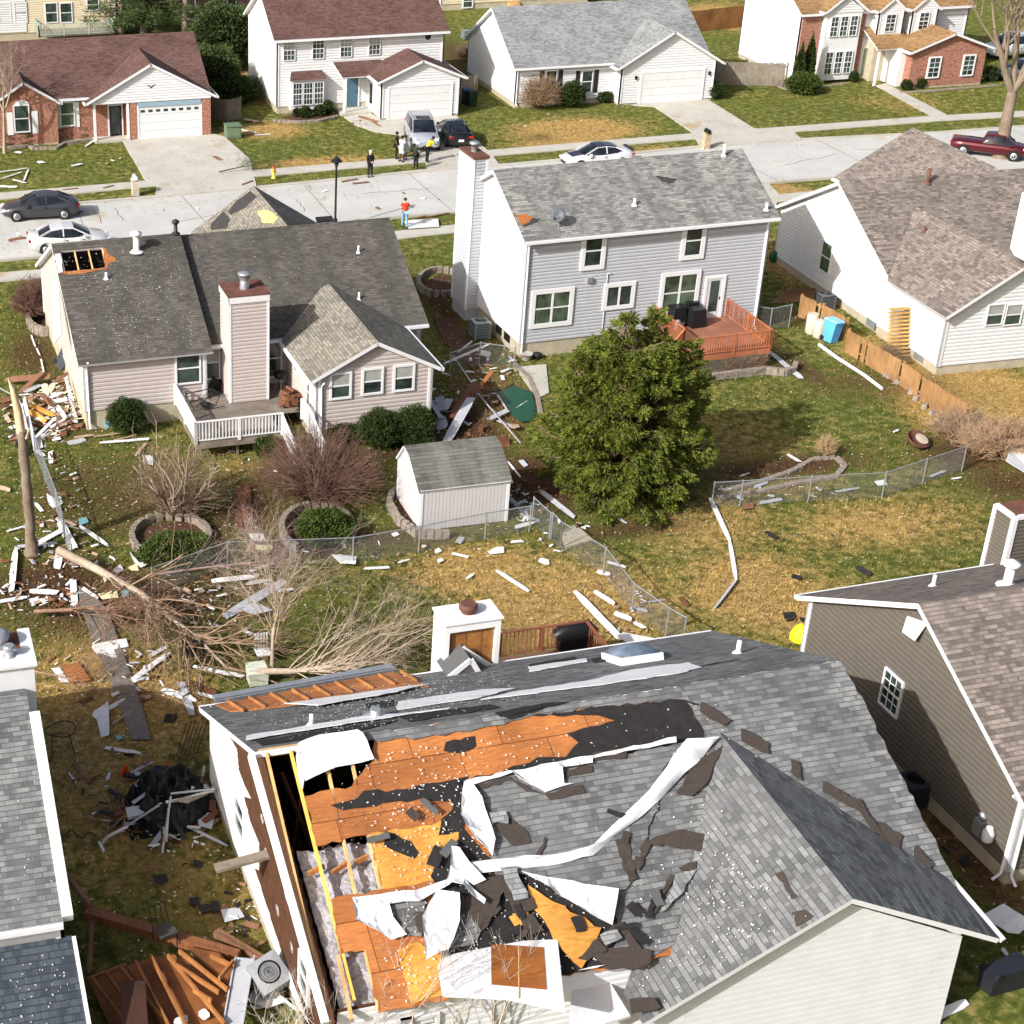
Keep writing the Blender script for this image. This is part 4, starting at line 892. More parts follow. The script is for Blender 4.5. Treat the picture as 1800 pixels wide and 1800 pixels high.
near([(655, 1270), ridgeR, eaveR, (835, 1760), (668, 1790), (655, 1725), (643, 1669), (598, 1677), (583, 1580), (672, 1563), (650, 1466), (556, 1487), (536, 1399), (619, 1381), (653, 1340)], -.02, .03, ply, 'roof_deck')
near([(672, 1563), (650, 1466), (735, 1452), (815, 1438), (805, 1545), (740, 1552)], -.006, .012, plyy, 'roof_deck', label='yellower plywood sheet of the stripped roof')
near([(700, 1670), (735, 1655), (775, 1680), (776, 1750), (722, 1762)], -.006, .012, plyy, 'roof_deck', label='yellower plywood sheet at the eave')
S1 = [(635, 1270), ridgeR, eaveR, (1640, 1545), (1583, 1497), (1527, 1463), (1440, 1393), (1407, 1377), (1350, 1323), (1284, 1273), (1226, 1237), (1201, 1230), (1064, 1241), (939, 1258), (869, 1276), (841, 1282), (740, 1298), (639, 1304)]
near(S1, .03, .03, sh_dark, 'shingle_layer')
near([(939, 1258), (1064, 1241), (1208, 1228), (1232, 1240), (1266, 1288), (1200, 1318), (818, 1384), (800, 1376), (930, 1341), (944, 1331), (995, 1330), (1017, 1305), (997, 1289), (1024, 1280), (1082, 1267), (1050, 1257)], .0, .012, felt, 'felt_underlay')
near([(581, 1415), (603, 1410), (628, 1403), (639, 1390), (664, 1387), (679, 1392), (726, 1385), (758, 1376), (822, 1364), (818, 1385), (815, 1461), (771, 1468), (776, 1439), (796, 1421), (794, 1408), (744, 1403), (661, 1417), (603, 1424)], .0, .012, felt, 'felt_underlay')
near([(677, 1461), (722, 1479), (736, 1500), (729, 1509), (675, 1486)], .01, .02, felt, 'felt_underlay'); near([(783, 1305), (834, 1294), (836, 1312), (812, 1323), (780, 1320)], .01, .02, felt, 'felt_underlay')
near([(757, 1540), (780, 1497), (803, 1488), (806, 1440), (850, 1500), (900, 1530), (1090, 1570), (1085, 1690), (1010, 1740), (790, 1690), (745, 1640), (770, 1560)], .002, .014, felt, 'felt_underlay')
near([(818, 1381), (1183, 1311), (1250, 1298), (1161, 1403), (1100, 1565), (1082, 1571), (1002, 1558), (912, 1538), (870, 1540), (862, 1512), (847, 1410)], .09, .05, sh_dark, 'shingle_layer', shback)
near([(797, 1585), (835, 1600), (850, 1625), (835, 1658), (790, 1668)], .05, .03, sh_dark, 'shingle_layer', shback)
near([(682, 1573), (729, 1569), (748, 1585), (740, 1648), (715, 1645), (689, 1616)], .05, .03, sh_dark, 'shingle_layer', shback)
near([(1160, 1345), (1262, 1285), (1400, 1420), (1330, 1600), (1125, 1712), (1080, 1700), (1085, 1565), (1105, 1480)], .02, .04, sh_dark, 'shingle_layer', shback)
near([(1208, 1235), (1290, 1262), (1440, 1380), (1590, 1485), (1668, 1545), (1500, 1520), (1380, 1420), (1255, 1320)], .015, .03, sh_dark, 'shingle_layer', shback)
# white membranes and flashing strips
MEM = [([(815, 1378), (1183, 1304), (1184, 1313), (1038, 1340), (1038, 1348), (984, 1358), (988, 1384), (1008, 1381), (955, 1399), (930, 1385), (897, 1367), (830, 1384)], .12, .02),
       ([(812, 1382), (828, 1386), (842, 1412), (866, 1484), (862, 1512), (815, 1465), (806, 1440)], .16, .06),
       ([(617, 1583), (726, 1571), (798, 1545), (787, 1562), (735, 1590), (682, 1594), (689, 1618), (713, 1648), (686, 1656), (624, 1623)], .09, .03),
       ([(765, 1573), (801, 1583), (803, 1630), (782, 1681), (744, 1699), (738, 1620)], .28, .1), ([(790, 1495), (803, 1498), (820, 1525), (850, 1555), (830, 1562), (812, 1552), (848, 1592), (846, 1600), (808, 1570), (790, 1562), (775, 1572), (788, 1530)], .22, .08),
       ([(912, 1538), (1002, 1558), (1082, 1571), (1071, 1634), (983, 1583)], .16, .06), ([(1013, 1713), (1060, 1706), (1105, 1785), (1045, 1797), (1015, 1760)], .12, .02)]
for L_, off, wb_ in MEM: near(L_, off, .015, membrane, 'roof_membrane', wob=wb_)
near([(926, 1558), (959, 1580), (1055, 1634), (1030, 1690), (1020, 1706), (995, 1681), (966, 1638), (941, 1605), (925, 1590)], .10, .02, plyy, 'broken_deck_panel', wob=.03)
near([(893, 1615), (925, 1600), (930, 1620), (905, 1632)], .10, .02, plyy, 'broken_deck_panel', wob=.02)
P = [b.at(x, y, 3.75) for x, y in ((787, 1659), (980, 1651), (993, 1773), (890, 1752), (778, 1747), (770, 1697))]; mb = MB(); mb.slab(P, .1, Vector((0, 0, 1))); so_ = mb.build('porch_soffit', membrane, b.o)
P = [b.at(x, y, 3.765) for x, y in ((863, 1659), (956, 1665), (961, 1739), (864, 1730))]; mb = MB(); mb.slab(P, .02, Vector((0, 0, 1))); mb.build('bare_panel', M_wood('rusty_panel', (.16, .045, .008), (.34, .12, .02), 1.2, (1, 3, 1)), so_)
mb = MB(); mb.beam(b.at(912, 1662, 3.775), b.at(912, 1755, 3.775), .02, .01); mb.build('seam', lumber, so_)
# twisted strip of membrane along the valley: a ribbon with real curl
L1 = [(1262, 1302), (1205, 1303), (1186, 1322), (1170, 1352), (1140, 1390), (1082, 1448), (1035, 1494), (980, 1507), (900, 1510), (840, 1515), (800, 1525)]
L2 = [(1256, 1306), (1245, 1318), (1228, 1342), (1200, 1364), (1162, 1405), (1125, 1440), (1080, 1472), (1040, 1508), (980, 1523), (900, 1531), (815, 1545)]
def ribbon(pl, A_, B_, hh, m, name):
    mb = MB(); vs = []; n = len(A_); A3, B3 = poly_on(pl, A_, .12), poly_on(pl, B_, .12)
    S = []; 
    for i in range(n-1):
        for k in range(3): S.append((A3[i].lerp(A3[i+1], k/3), B3[i].lerp(B3[i+1], k/3)))
    S.append((A3[-1], B3[-1]))
    for i, (p, q) in enumerate(S):
        for j in range(5):
            t = j/4; vs.append(p.lerp(q, t)+pl[1]*(hh*math.sin(math.pi*t)*(1+.4*math.sin(i*1.3))+.05*math.sin(i*.9+j*1.7)+.05*noise.noise(Vector((i*.8, j*1.3, 3)))))
    k = 5; fs = [(i*k+j, i*k+j+1, (i+1)*k+j+1, (i+1)*k+j) for i in range(len(S)-1) for j in range(4)]
    mb.add(vs, fs, 0, smooth=True); return mb.build(name, m, b.o)
ribbon(pn, L1, L2, .14, membrane, 'twisted_membrane_strip')
ribbon(pn, [(523, 1310), (560, 1296), (628, 1284)], [(535, 1378), (590, 1352), (657, 1338)], .10, membrane, 'draped_membrane')
mb = MB(); P = poly_on(pn, [(523, 1310), (535, 1366), (531, 1392), (524, 1375), (519, 1335)], .12); mb.slab(P, .01, pn[1]); mb.build('draped_membrane', membrane, b.o)
# rafters seen through the stripped strip
mb = MB()
def raf(x0, y0, x1, y1, m=lumber, w_=.06, h=.16):
    q0, q1 = b.hit(x0, y0, pn[0], pn[1]), b.hit(x1, y1, pn[0], pn[1]); mb = MB(); mb.beam(q0-pn[1]*.10, q1-pn[1]*.10, w_, h, up=pn[1]); return mb.build('rafter', m, b.o)
raf(469, 1322, 579, 1796); raf(512, 1318, 624, 1757, M_wood('yellow_rafter', (.62, .38, .05), (.86, .62, .16), 2)); raf(575, 1340, 626, 1571); raf(618, 1330, 670, 1562); raf(595, 1677, 620, 1790); raf(643, 1669, 668, 1775)
mb = MB(); q0, q1 = b.hit(441, 1328, pn[0], pn[1]), b.hit(572, 1800, pn[0], pn[1]); mb.beam(q0+pn[1]*.02, q1+pn[1]*.02, .16, .2, up=pn[1]); mb.build('rake_board', white2, b.o)
mb = MB(); mb.beam(ridgeL+Vector((.1, .05, -.12)), ridgeL+Vector((2.6, .05, -.12)), .05, .25); mb.build('ridge_beam', lumber, b.o)
for u in (.9, 1.7, 2.4):
    mb = MB(); mb.beam((u, 1.6, 3.1), (u+.05, 1.2, 5.2), .05, .09); mb.build('web_member', dwood, b.o)
mb = MB(); mb.beam((.5, 2.6, 3.2), (1.0, 3.2, 5.6), .05, .12); mb.beam((1.1, 2.2, 3.2), (.4, 3.4, 5.4), .05, .12); mb.build('web_member', dwood, b.o)
for x0, y0, x1, y1 in ((543, 1530, 572, 1518), (586, 1528, 612, 1512), (625, 1510, 650, 1500)):
    mb = MB(); mb.beam(b.hit(x0, y0, pn[0], pn[1])-pn[1]*.2, b.hit(x1, y1, pn[0], pn[1])-pn[1]*.15, .06, .14); mb.build('web_member', M_wood('wet_wood', (.25, .10, .03), (.50, .22, .06), 2), b.o)
v1 = b.hit(520, 1490, pn[0], pn[1]).y+.25
mb = MB(); n_ = 26
for i in range(n_):
    for j in range(n_):
        pass
gxv = np.linspace(.12, 5.5, 40); gyv = np.linspace(-2.85, v1, 50); vs = []
for yy in gyv:
    for xx in gxv: vs.append((xx, yy, 3.12+.42*(yy+2.95)+.12*noise.noise(Vector((xx*3, yy*3, 0)))+.12*noise.noise(Vector((xx*7, yy*7, 3)))))
fs = [(j*40+i, j*40+i+1, (j+1)*40+i+1, (j+1)*40+i) for j in range(49) for i in range(39)]
mb.add(vs, fs, smooth=True); mb.build('attic_insulation', insul, b.o)
mb = MB(); mb.bb((.1, v1, .4), (8, 9, .5)); mb.build('room_floor', M_plain('room_floor', (.10, .08, .06), .8), b.o)
mb = MB(); mb.bb((.12, v1-.1, .5), (5.5, v1, 3.9)); mb.bb((1.6, v1, .5), (1.7, 9, 2.9)); mb.build('partition_wall', M_plain('room_wall', (.38, .28, .12), .8), b.o)
mb = MB(); [mb.beam((u, v1, 3.02), (u, 9, 3.02), .05, .14) for u in (.3, .9, 1.5, 2.1, 2.7)]; mb.build('ceiling_joist', dwood, b.o)
mb = MB(); q0, q1 = b.hit(380, 1525, b.w2l(b.l2w((-.6, 0, 0))), Vector((1, 0, 0))), Vector((.5, -.2, 3.2))
q0 = Vector((-1.7, q0.y, q0.z)) ; q0 = b.at(378, 1527, 2.9); q1 = b.at(486, 1498, 3.1); mb.beam(q0, q1, .3, .09); mb.build('broken_beam', greyw, b.o)
# left gable wall: white siding torn off around its top
wa = gH['A']; Lw = [(372, 1240), (419, 1316), (422, 1352), (433, 1381), (444, 1403), (431, 1399), (444, 1450), (458, 1482), (458, 1529), (450, 1525), (494, 1663), (547, 1800), (523, 1800), (450, 1590), (382, 1403), (372, 1367)]
Pq = [wa.px(x, y) for x, y in Lw]; mb = MB(); mb.slab([wa.P(a, max(z, .5), .055) for a, z in Pq], .03, wa.n); mb.build('siding_remnant', M_plain('battered_white_siding', (.74, .74, .72), .6, .06, 2, stain=((.25, .22, .2), .64), bm=.03), b.o)
mb = MB(); rr = random.Random(5)
for k in range(6):
    a = 7.5+k*.9; z = 3.0-.05*k
    c_ = wa.P(a-1.6+0*k, 3.3+(.9-.3*k if k < 3 else -.2*k+.5), .03)
for k, (x, y) in enumerate(((470, 1500), (505, 1575), (490, 1600), (515, 1665), (528, 1710), (463, 1440), (455, 1380))):
    a, z = wa.px(x, y); mb.lathe(wa.P(a, z, .03), [(.16, 0), (.16, .012), (.02, .014)], 14, M=Matrix.Rotation(-math.pi/2, 3, 'Y'))
mb.build('adhesive_spot', M_plain('adhesive', (.38, .35, .32), .8, .5, 14, stain=((.05, .02, .01), .5)), b.o)
for a0, z0, a1, z1 in ((3.0, 1.5, 3.9, 2.6), (9.6, 1.6, 10.3, 2.6)): window(b, wa, a0, z0, a1, z1, trim=.08, proud=.12)
# garage wing
P1 = Vector((12.13, -4.5, 5.24)); P2 = b.hit(1264, 1288, pn[0], pn[1])+pn[1]*.03; P3 = Vector((7.06, -4.5, 2.55)); P4 = Vector((16.62, -4.5, 2.98)); V1 = b.hit(1128, 1705, pn[0], pn[1])+pn[1]*.02; V2 = b.hit(1664, 1542, pn[0], pn[1])+pn[1]*.02
nL = (P2-P1).cross(P3-P1).normalized(); nL = nL if nL.z > 0 else -nL; nR = (P2-P1).cross(P4-P1).normalized(); nR = nR if nR.z > 0 else -nR
ax = (P2-P1).normalized(); upL = nL.cross(ax); upL = upL if upL.z > 0 else -upL; upR = nR.cross(ax); upR = upR if upR.z > 0 else -upR
plL, plR = (P3, nL, ax, upL), (P4, nR, ax, upR)
P2b = P2+(P2-P1).normalized()*.3
zpl = lambda p, o, n: Vector((p.x, p.y, o.z-((p.x-o.x)*n.x+(p.y-o.y)*n.y)/n.z)); V1 = zpl(V1+Vector((-.4, 0, 0)), P3, nL); rb = MB(); rb.slab([P1, P2b, V1, P3+ax*1.0, P3], .14, nL, 0, 1, 1, uax=(plL[0], plL[2], plL[3])); rb.slab([P4, V2, P2b, P1], .14, nR, 0, 1, 1, uax=(plR[0], plR[2], plR[3]))
wr_o = rb.build('wing_roof', [sh_dark, white2], b.o)
ww_ = Wall(b, (6.7, -4.15, 0), (1, 0, 0)); mb = MB(); ww_.siding(mb, [(0, -.3), (9.1, -.3), (9.1, 2.95), (5.43, 4.85), (0, 2.1)], .16, .007); ww_.rect(mb, 0, -.3, 9.1, 2, -.2, -.01); mb.bb((15.6, -4.1, -.3), (15.8, -2.8, 3.0)); mb.build('garage_gable_wall', white, b.o)
mb = MB(); mb.beam((16.72, -4.5, 2.9), V2+Vector((.12, 0, -.1)), .12, .12); mb.build('gutter', white2, b.o)
def strips(pl, LL, off=.02, m=shback, name='lifted_shingle_strip', wob=.012):
    for L_ in LL:
        hh = rnd.uniform(0, .05); P = [p+pl[1]*(off+hh) for p in poly_on(pl, L_)]; P2_ = [p+pn[1]*(.10+hh) for p in poly_on(pn, L_)]; cam_l = b.w2l(C0)
        if sum((p-cam_l).length for p in P2_) < sum((p-cam_l).length for p in P)-.02: P = P2_
        P = ragged(P, pl[1], .17, .045, int(L_[0][0]))
        mb = MB(); mb.slab(P, .018, pl[1], 0, 0, 0, uax=(pl[0], pl[2], pl[3])); mb.build(name, m, b.o)
strips(plL, [[(1078, 1480), (1100, 1477), (1118, 1547), (1103, 1554)], [(1132, 1477), (1147, 1482), (1121, 1533), (1107, 1526)], [(1143, 1477), (1190, 1462), (1257, 1472), (1253, 1490), (1240, 1500), (1143, 1487)], [(1176, 1540), (1186, 1542), (1150, 1609), (1141, 1603)],
    [(1190, 1529), (1221, 1518), (1221, 1530), (1203, 1543)], [(1226, 1338), (1268, 1314), (1244, 1374), (1212, 1403), (1186, 1399)], [(1362, 1537), (1375, 1533), (1402, 1577), (1392, 1582)], [(1103, 1760), (1147, 1757), (1159, 1775), (1107, 1786)],
    [(1089, 1623), (1125, 1670), (1143, 1674), (1141, 1695), (1118, 1706), (1100, 1660)], [(1392, 1605), (1415, 1600), (1430, 1612), (1400, 1630)]], .03)
strips(plL, [[(1184, 1542), (1222, 1532), (1190, 1580), (1158, 1608)]], .035, sh_lt)
strips(pn, [[(1013, 1688), (1074, 1630), (1089, 1623), (1105, 1640), (1060, 1670), (1031, 1692)], [(1031, 1670), (1100, 1668), (1141, 1680), (1118, 1706), (1060, 1706)], [(857, 1430), (875, 1432), (925, 1465), (932, 1485), (900, 1490), (880, 1470)], [(940, 1512), (954, 1475), (957, 1480), (945, 1512)],
    [(820, 1560), (870, 1545), (885, 1570), (870, 1600), (850, 1590)], [(870, 1545), (905, 1540), (940, 1600), (905, 1612), (885, 1580)], [(905, 1612), (935, 1610), (955, 1640), (930, 1650)], [(1160, 1362), (1185, 1325), (1210, 1330), (1185, 1360)], [(800, 1595), (850, 1560), (880, 1600), (845, 1640)]], .12)
strips(pn, [[(875, 1532), (905, 1530), (925, 1585), (900, 1590)], [(857, 1435), (885, 1433), (890, 1455), (862, 1455)], [(1050, 1650), (1080, 1640), (1090, 1655), (1060, 1668)]], .2, sh_lt)
strips(pn, [[(1300, 1285), (1348, 1310), (1348, 1330), (1300, 1307)], [(1387, 1338), (1400, 1343), (1407, 1377), (1387, 1363)], [(1443, 1378), (1507, 1413), (1510, 1435), (1442, 1397)], [(1507, 1407), (1550, 1473), (1530, 1467), (1500, 1423)], [(1540, 1447), (1583, 1473), (1578, 1495), (1550, 1477)], [(1605, 1490), (1637, 1523), (1630, 1532), (1603, 1510)], [(1230, 1237), (1284, 1269), (1270, 1280), (1228, 1255)],
    [(1040, 1327), (1105, 1320), (1098, 1338), (1040, 1343)], [(988, 1360), (1038, 1350), (1040, 1362), (990, 1372)], [(955, 1399), (1020, 1384), (1028, 1398), (965, 1410)], [(820, 1385), (895, 1370), (900, 1376), (830, 1393)], [(900, 1376), (930, 1392), (952, 1400), (925, 1396)]], .12)
rq = random.Random(77)
for k in range(20):
    x, y = rq.choice(((rq.uniform(620, 800), rq.uniform(1420, 1700)), (rq.uniform(860, 1180), rq.uniform(1420, 1700))))
    q = b.hit(x, y, pn[0], pn[1]); a = rq.uniform(0, 3.14); dx = pn[2]*math.cos(a)+pn[3]*math.sin(a); dy = pn[1].cross(dx); w1, w2 = rq.uniform(.12, .3), rq.uniform(.06, .14)
    P = [q+dx*i*w1+dy*j*w2+pn[1]*(.16+rq.uniform(0, .05)) for i, j in ((-1, -1), (1, -1), (1, 1), (-1, 1))]; mb = MB(); mb.slab(ragged(P, pn[1], .12, .02, k), .012, pn[1]); mb.build('loose_shingle', rq.choice((shback, felt, sh_dark)), b.o)
# far slope: tears, skylight, vents, the opened eave
def far(L_, off, t, m, name, wob=0, label=None):
    P = ragged([p+pf[1]*(off+rnd.uniform(-wob, wob)) for p in poly_on(pf, L_)], pf[1], .3, .06 if 'deck' not in name else .01); mb = MB(); mb.slab(P, t, pf[1]); o = mb.build(name, m, b.o); return o
far([(900, 1219), (1028, 1200), (1110, 1180), (1211, 1167), (1233, 1175), (1192, 1186), (1078, 1203), (900, 1226), (845, 1232)], .05, .02, membrane, 'roof_membrane'); far([(700, 1236), (845, 1215), (905, 1212), (845, 1228), (700, 1250)], .05, .02, membrane, 'roof_membrane')
far([(433, 1299), (640, 1264), (700, 1258), (790, 1250), (640, 1272), (520, 1290), (433, 1306)], .08, .02, membrane, 'roof_membrane', .02); far([(928, 1175), (1030, 1160), (1033, 1165), (930, 1183)], .05, .02, membrane, 'roof_membrane'); far([(500, 1240), (640, 1222), (700, 1215), (753, 1208), (700, 1222), (560, 1246)], .1, .02, membrane, 'roof_membrane', .03)
for L_ in ([(450, 1305), (630, 1276), (700, 1268), (650, 1282), (460, 1312)], [(870, 1255), (960, 1238), (1000, 1236), (880, 1262)], [(1040, 1160), (1100, 1150), (1150, 1152), (1045, 1166)], [(1110, 1190), (1235, 1172), (1300, 1160), (1160, 1186)], [(700, 1262), (860, 1240), (880, 1245), (720, 1270)], [(640, 1240), (690, 1232), (700, 1240), (650, 1248)], [(930, 1170), (1010, 1156), (1012, 1160), (932, 1174)]): far(L_, .04, .02, felt, 'felt_underlay')
MAT_RAF = M_wood('orange_rafter', (.26, .10, .03), (.50, .24, .08), 2)
far([(378, 1240), (690, 1183), (754, 1208), (640, 1222), (540, 1238), (440, 1250), (405, 1252)], .04, .03, ply, 'roof_deck')
mb = MB()
for k in range(9):
    x = 400+k*38; y = 1236-k*6.6; q0, q1 = poly_on(pf, [(x, y), (x+28, y+17)], .07); mb = MB(); mb.beam(q0, q1, .05, .1, up=pf[1]); mb.build('rafter', MAT_RAF, b.o)
mb = MB(); q0, q1 = poly_on(pf, [(376, 1232), (690, 1176)], .08); mb.beam(q0, q1, .22, .1); mb.beam(q0+Vector((0, -.25, .02)), q1+Vector((0, -.25, .02)), .05, .12); mb.build('gutter', metal, b.o)
q = b.hit(1112, 1160, pf[0], pf[1]); Mf = Matrix((pf[2], pf[3], pf[1])).transposed()
if Mf.determinant() < 0: Mf = Matrix((-pf[2], pf[3], pf[1])).transposed()
mb = MB(); mb.box(q+pf[1]*.1, (1.35, 1.35, .25), Mf); sk = mb.build('skylight', white2, b.o); mb = MB(); mb.lathe(q+pf[1]*.22, [(.86, 0), (.8, .08), (.55, .2), (.2, .27), (.01, .28)], 4, M=Mf @ Matrix.Rotation(math.pi/4, 3, 'Z')); mb.build('dome', M_glass('skylight_dome', (.10, .13, .17), .25), sk)
pipe(b, b.hit(1297, 1148, pf[0], pf[1]), .42, .07); pipe(b, b.hit(547, 1275, pf[0], pf[1]), .35, .06); pipe(b, b.hit(660, 1262, pf[0], pf[1]), .3, .16, metal)
# chimney with open plywood front, and cricket
cu0, cu1, cv0, cv1, cz = 7.25, 9.05, 9.7, 10.7, 4.95
mb = MB(); mb.bb((cu0, cv0, 0), (cu0+.16, cv1, cz)); mb.bb((cu1-.16, cv0, 0), (cu1, cv1, cz)); mb.bb((cu0+.16, cv0, cz-.28), (cu1-.16, cv1, cz)); mb.bb((cu0+.16, cv1-.1, 0), (cu1-.16, cv1, cz-.28)); mb.bb((cu0-.05, cv0-.05, cz), (cu1+.05, cv1+.05, cz+.06)); ch = mb.build('chimney', M_plain('torn_white_panel', (.76, .76, .75), .6, .05, 2, stain=((.25, .10, .05), .69)), b.o)
mb = MB(); mb.bb((cu0+.16, cv0+.12, 2.5), (cu1-.16, cv0+.2, cz-.28)); mb.build('bare_panel', M_wood('old_plywood', (.14, .055, .012), (.42, .20, .05), 2.5, (2, 2, 2), panel=(.5, .45)), ch)
mb = MB(); mb.lathe(((cu0+cu1)/2, (cv0+cv1)/2, cz+.06), [(.2, 0), (.2, .1), (.28, .12), (.29, .26), (.24, .32)], 18); mb.build('flue', rust, ch)
q_ = lambda x, y, v=8.9: b.hit(x, y, Vector((0, v, 0)), Vector((0, 1, 0)))
mb = MB(); A1, A2, A3_ = q_(828, 1160), q_(787, 1193), q_(848, 1193)
mb.beam(A2, A1, .06, .16); mb.beam(A1, A3_, .06, .16); mb.beam(A1+Vector((0, .7, 0)), q_(872, 1178, 9.5), .06, .14); mb.build('cricket_trim', white2, b.o)
mb = MB(); mb.add([A1, A2, A3_, A1+Vector((0, 1, 0)), A2+Vector((0, 1, 0)), A3_+Vector((.3, .6, 0))], [(0, 1, 2), (0, 1, 4, 3), (0, 2, 5, 3)]); mb.build('cricket', sh_dark, b.o)
mb = MB(); wn_h = gH['N']; wn_h.siding(mb, [(0, .5), (16, .5), (16, 3.25), (0, 3.25)], .15, .03); mb.v = [(p[0], p[1]-.05, p[2]) for p in mb.v]; mb.build('front_siding', white, b.o)
P = [b.at(x, y, 2.5) for x, y in ((1008, 1716), (1060, 1706), (1108, 1785), (1060, 1800), (1000, 1800))]; mb = MB(); mb.slab(P, .06, Vector((0, 0, 1))); mb.build('porch_roof_panel', membrane, b.o)
# front wall windows under the eave
for x in (735, 690): 
    a, z = gH['N'].px(x, 1790); window(b, gH['N'], a-.4, 1.4, a+.4, 2.6, trim=.09, gm=glassg, proud=.16)
# loose chips of insulation and vinyl lying on this roof (uncountable)
def chips(name, pts, nrm, mat, label, s0=.012, s1=.045, dist=None):
    n = len(pts); rsx = np.random.RandomState(11); pts = np.array(pts); N = np.array(nrm)
    t1 = np.cross(N, [0, 0, 1.0]); t1 = t1/np.linalg.norm(t1) if np.linalg.norm(t1) > .1 else np.array([1., 0, 0]); t2 = np.cross(N, t1)
    a = rsx.uniform(0, 6.28, n); L_ = rsx.uniform(s0, s1, n)[:, None]; W = L_*rsx.uniform(.2, .6, (n, 1)); d = np.cos(a)[:, None]*t1+np.sin(a)[:, None]*t2; e = -np.sin(a)[:, None]*t1+np.cos(a)[:, None]*t2
    h = rsx.uniform(.005, .03, (n, 1))*N
    V = np.stack([pts-d*L_+h*.5, pts-e*W+h, pts+d*L_+h*.6, pts+e*W+h*1.4], 1).reshape(-1, 3); F = np.arange(4*n).reshape(-1, 4)
    return tag(bulk(name, V, F, mat), label, 'debris', kind='stuff')
def onroof(bb, pl, n, u0, u1, v0, v1, off=.05, cl=None):
    out = []; r2 = random.Random(n)
    while len(out) < n:
        u, v = r2.uniform(u0, u1), r2.uniform(v0, v1)
        if cl:
            if r2.random() > .15+.85*max(math.exp(-((u-c[0])**2+(v-c[1])**2)/c[2]**2) for c in cl): continue
        p = bb.l2w(pl[0]+pl[2]*u+pl[3]*v+pl[1]*off); out.append(tuple(p))
    return out
wn_ = b.rot(pn[1])
fl = M_plain('pale_chips', (.68, .67, .63), .9, .15, 20)
pts = onroof(b, pn, 1500, 1.6, 13, .1, 6.6, .05, [(3, 1, 1.8), (4.5, 4.5, 2.5), (6.5, 1.5, 1.8)])
chips('roof_debris_flecks', pts, wn_, fl, 'small white flecks strewn over the torn front roof')
pts = onroof(b, plL, 520, .2, 6.5, .3, 4.6, .05, [(3.5, 1, 2.5), (2, 3, 2), (5, 2, 2)]); chips('roof_debris_flecks', pts, b.rot(nL), fl, 'small white flecks strewn over the garage wing roof')
pts = onroof(b, pf, 1200, 1, 8.5, .5, 6.6, .05, [(5, 3.5, 2.2), (3, 5, 1.5)]); chips('roof_debris_flecks', pts, b.rot(pf[1]), fl, 'small white flecks strewn over the rear roof slope')
pts = onroof(Ab, gl['pl']['n'], 500, .3, 5.5, .3, 6.5, .02) + onroof(Ab, gr['pl']['n'], 120, .3, 9.5, .3, 6.0, .02); chips('roof_debris_flecks', pts, Ab.rot(gl['pl']['n'][1]), fl, 'small white flecks on the dark ranch roof', .012, .035)
pts = onroof(Lb, (Vector((-12, -5.6, .95)), Vector((0, -.29, .96)), Vector((1, 0, 0)), Vector((0, .956, .29))), 300, 7, 12, .3, 4.5, .02) + onroof(Lb, gL['pl']['n'], 60, 8, 12, .5, 5, .02); chips('roof_debris_flecks', pts, (0, -.3, .95), fl, 'small white flecks on the porch roof at lower left', .015, .04)
mb = MB(); mb.slab([Ab.l2w(p) for p in ((0, 0, 0),)]*0 or [Vector((0, 0, -5)), Vector((1, 0, -5)), Vector((0, 1, -5))], .1) if False else None
# back deck of H
d3 = thing('wooden_deck', 'brown railed deck behind the wrecked house with a covered grill', 'deck', b.l2w((11.3, 11.8, 0)), rad(1))
def W_(p): return loc_o(d3, b.l2w(p))
mb = MB(); [mb.beam(W_((9.1, 10.0+.15*i, .95)), W_((13.8, 10.0+.15*i, .95)), .14, .035) for i in range(23)]; mb.build('floor', M_wood('worn_deck', (.10, .05, .03), (.2, .11, .07), 2), d3)
mb = MB(); [mb.beam(W_((u, 13.2, -.1)), W_((u, 13.2, .9)), .1, .1, up=(0, 1, 0)) for u in (9.3, 11.4, 13.6)]; mb.build('post', dwood, d3)
dr = M_wood('dark_red_rail', (.16, .05, .025), (.30, .11, .06), 2)
for q1, q2 in (((9.1, 13.4, .95), (13.8, 13.4, .95)), ((13.8, 13.4, .95), (13.8, 10.0, .95))): mb = MB(); rail(mb, W_(q1), W_(q2), .95, .15, .1, .035, .05); mb.build('railing', dr, d3)
# ================================================================== VEGETATION
def branches(mb, p, d, L, r, depth, rg, spread=.55, up=.15, kids=(2, 4), seg=4, n=5, wig=.12, shrink=.68, ends=None, flat=None):
    pts = [Vector(p)]; rs_ = [r]; d = Vector(d).normalized()
    for i in range(seg):
        d = (d + Vector((rg.uniform(-wig, wig), rg.uniform(-wig, wig), rg.uniform(-wig, wig)+up*.15))).normalized()
        if flat is not None and pts[-1].z < flat: d.z = abs(d.z)
        pts.append(pts[-1]+d*(L/seg)); rs_.append(r*(1-.45*(i+1)/seg))
    mb.tube(pts, rs_, max(3, n), cap=False)
    if ends is not None and depth <= 1: ends.append((pts[-1].copy(), d.copy()))
    if depth > 0:
        for k in range(rg.randint(*kids)):
            t = rg.uniform(.35, 1.0); i = min(int(t*seg), seg-1); q = pts[i].lerp(pts[i+1], t*seg-i)
            a = Vector((rg.gauss(0, 1), rg.gauss(0, 1), rg.gauss(0, 1)+up)).normalized()
            branches(mb, q, (d+a*spread*1.4).normalized(), L*shrink*rg.uniform(.75, 1.15), max(rs_[i]*.6, .004), depth-1, rg, spread, up, kids, max(2, seg-1), n-1, wig, shrink, ends, flat)
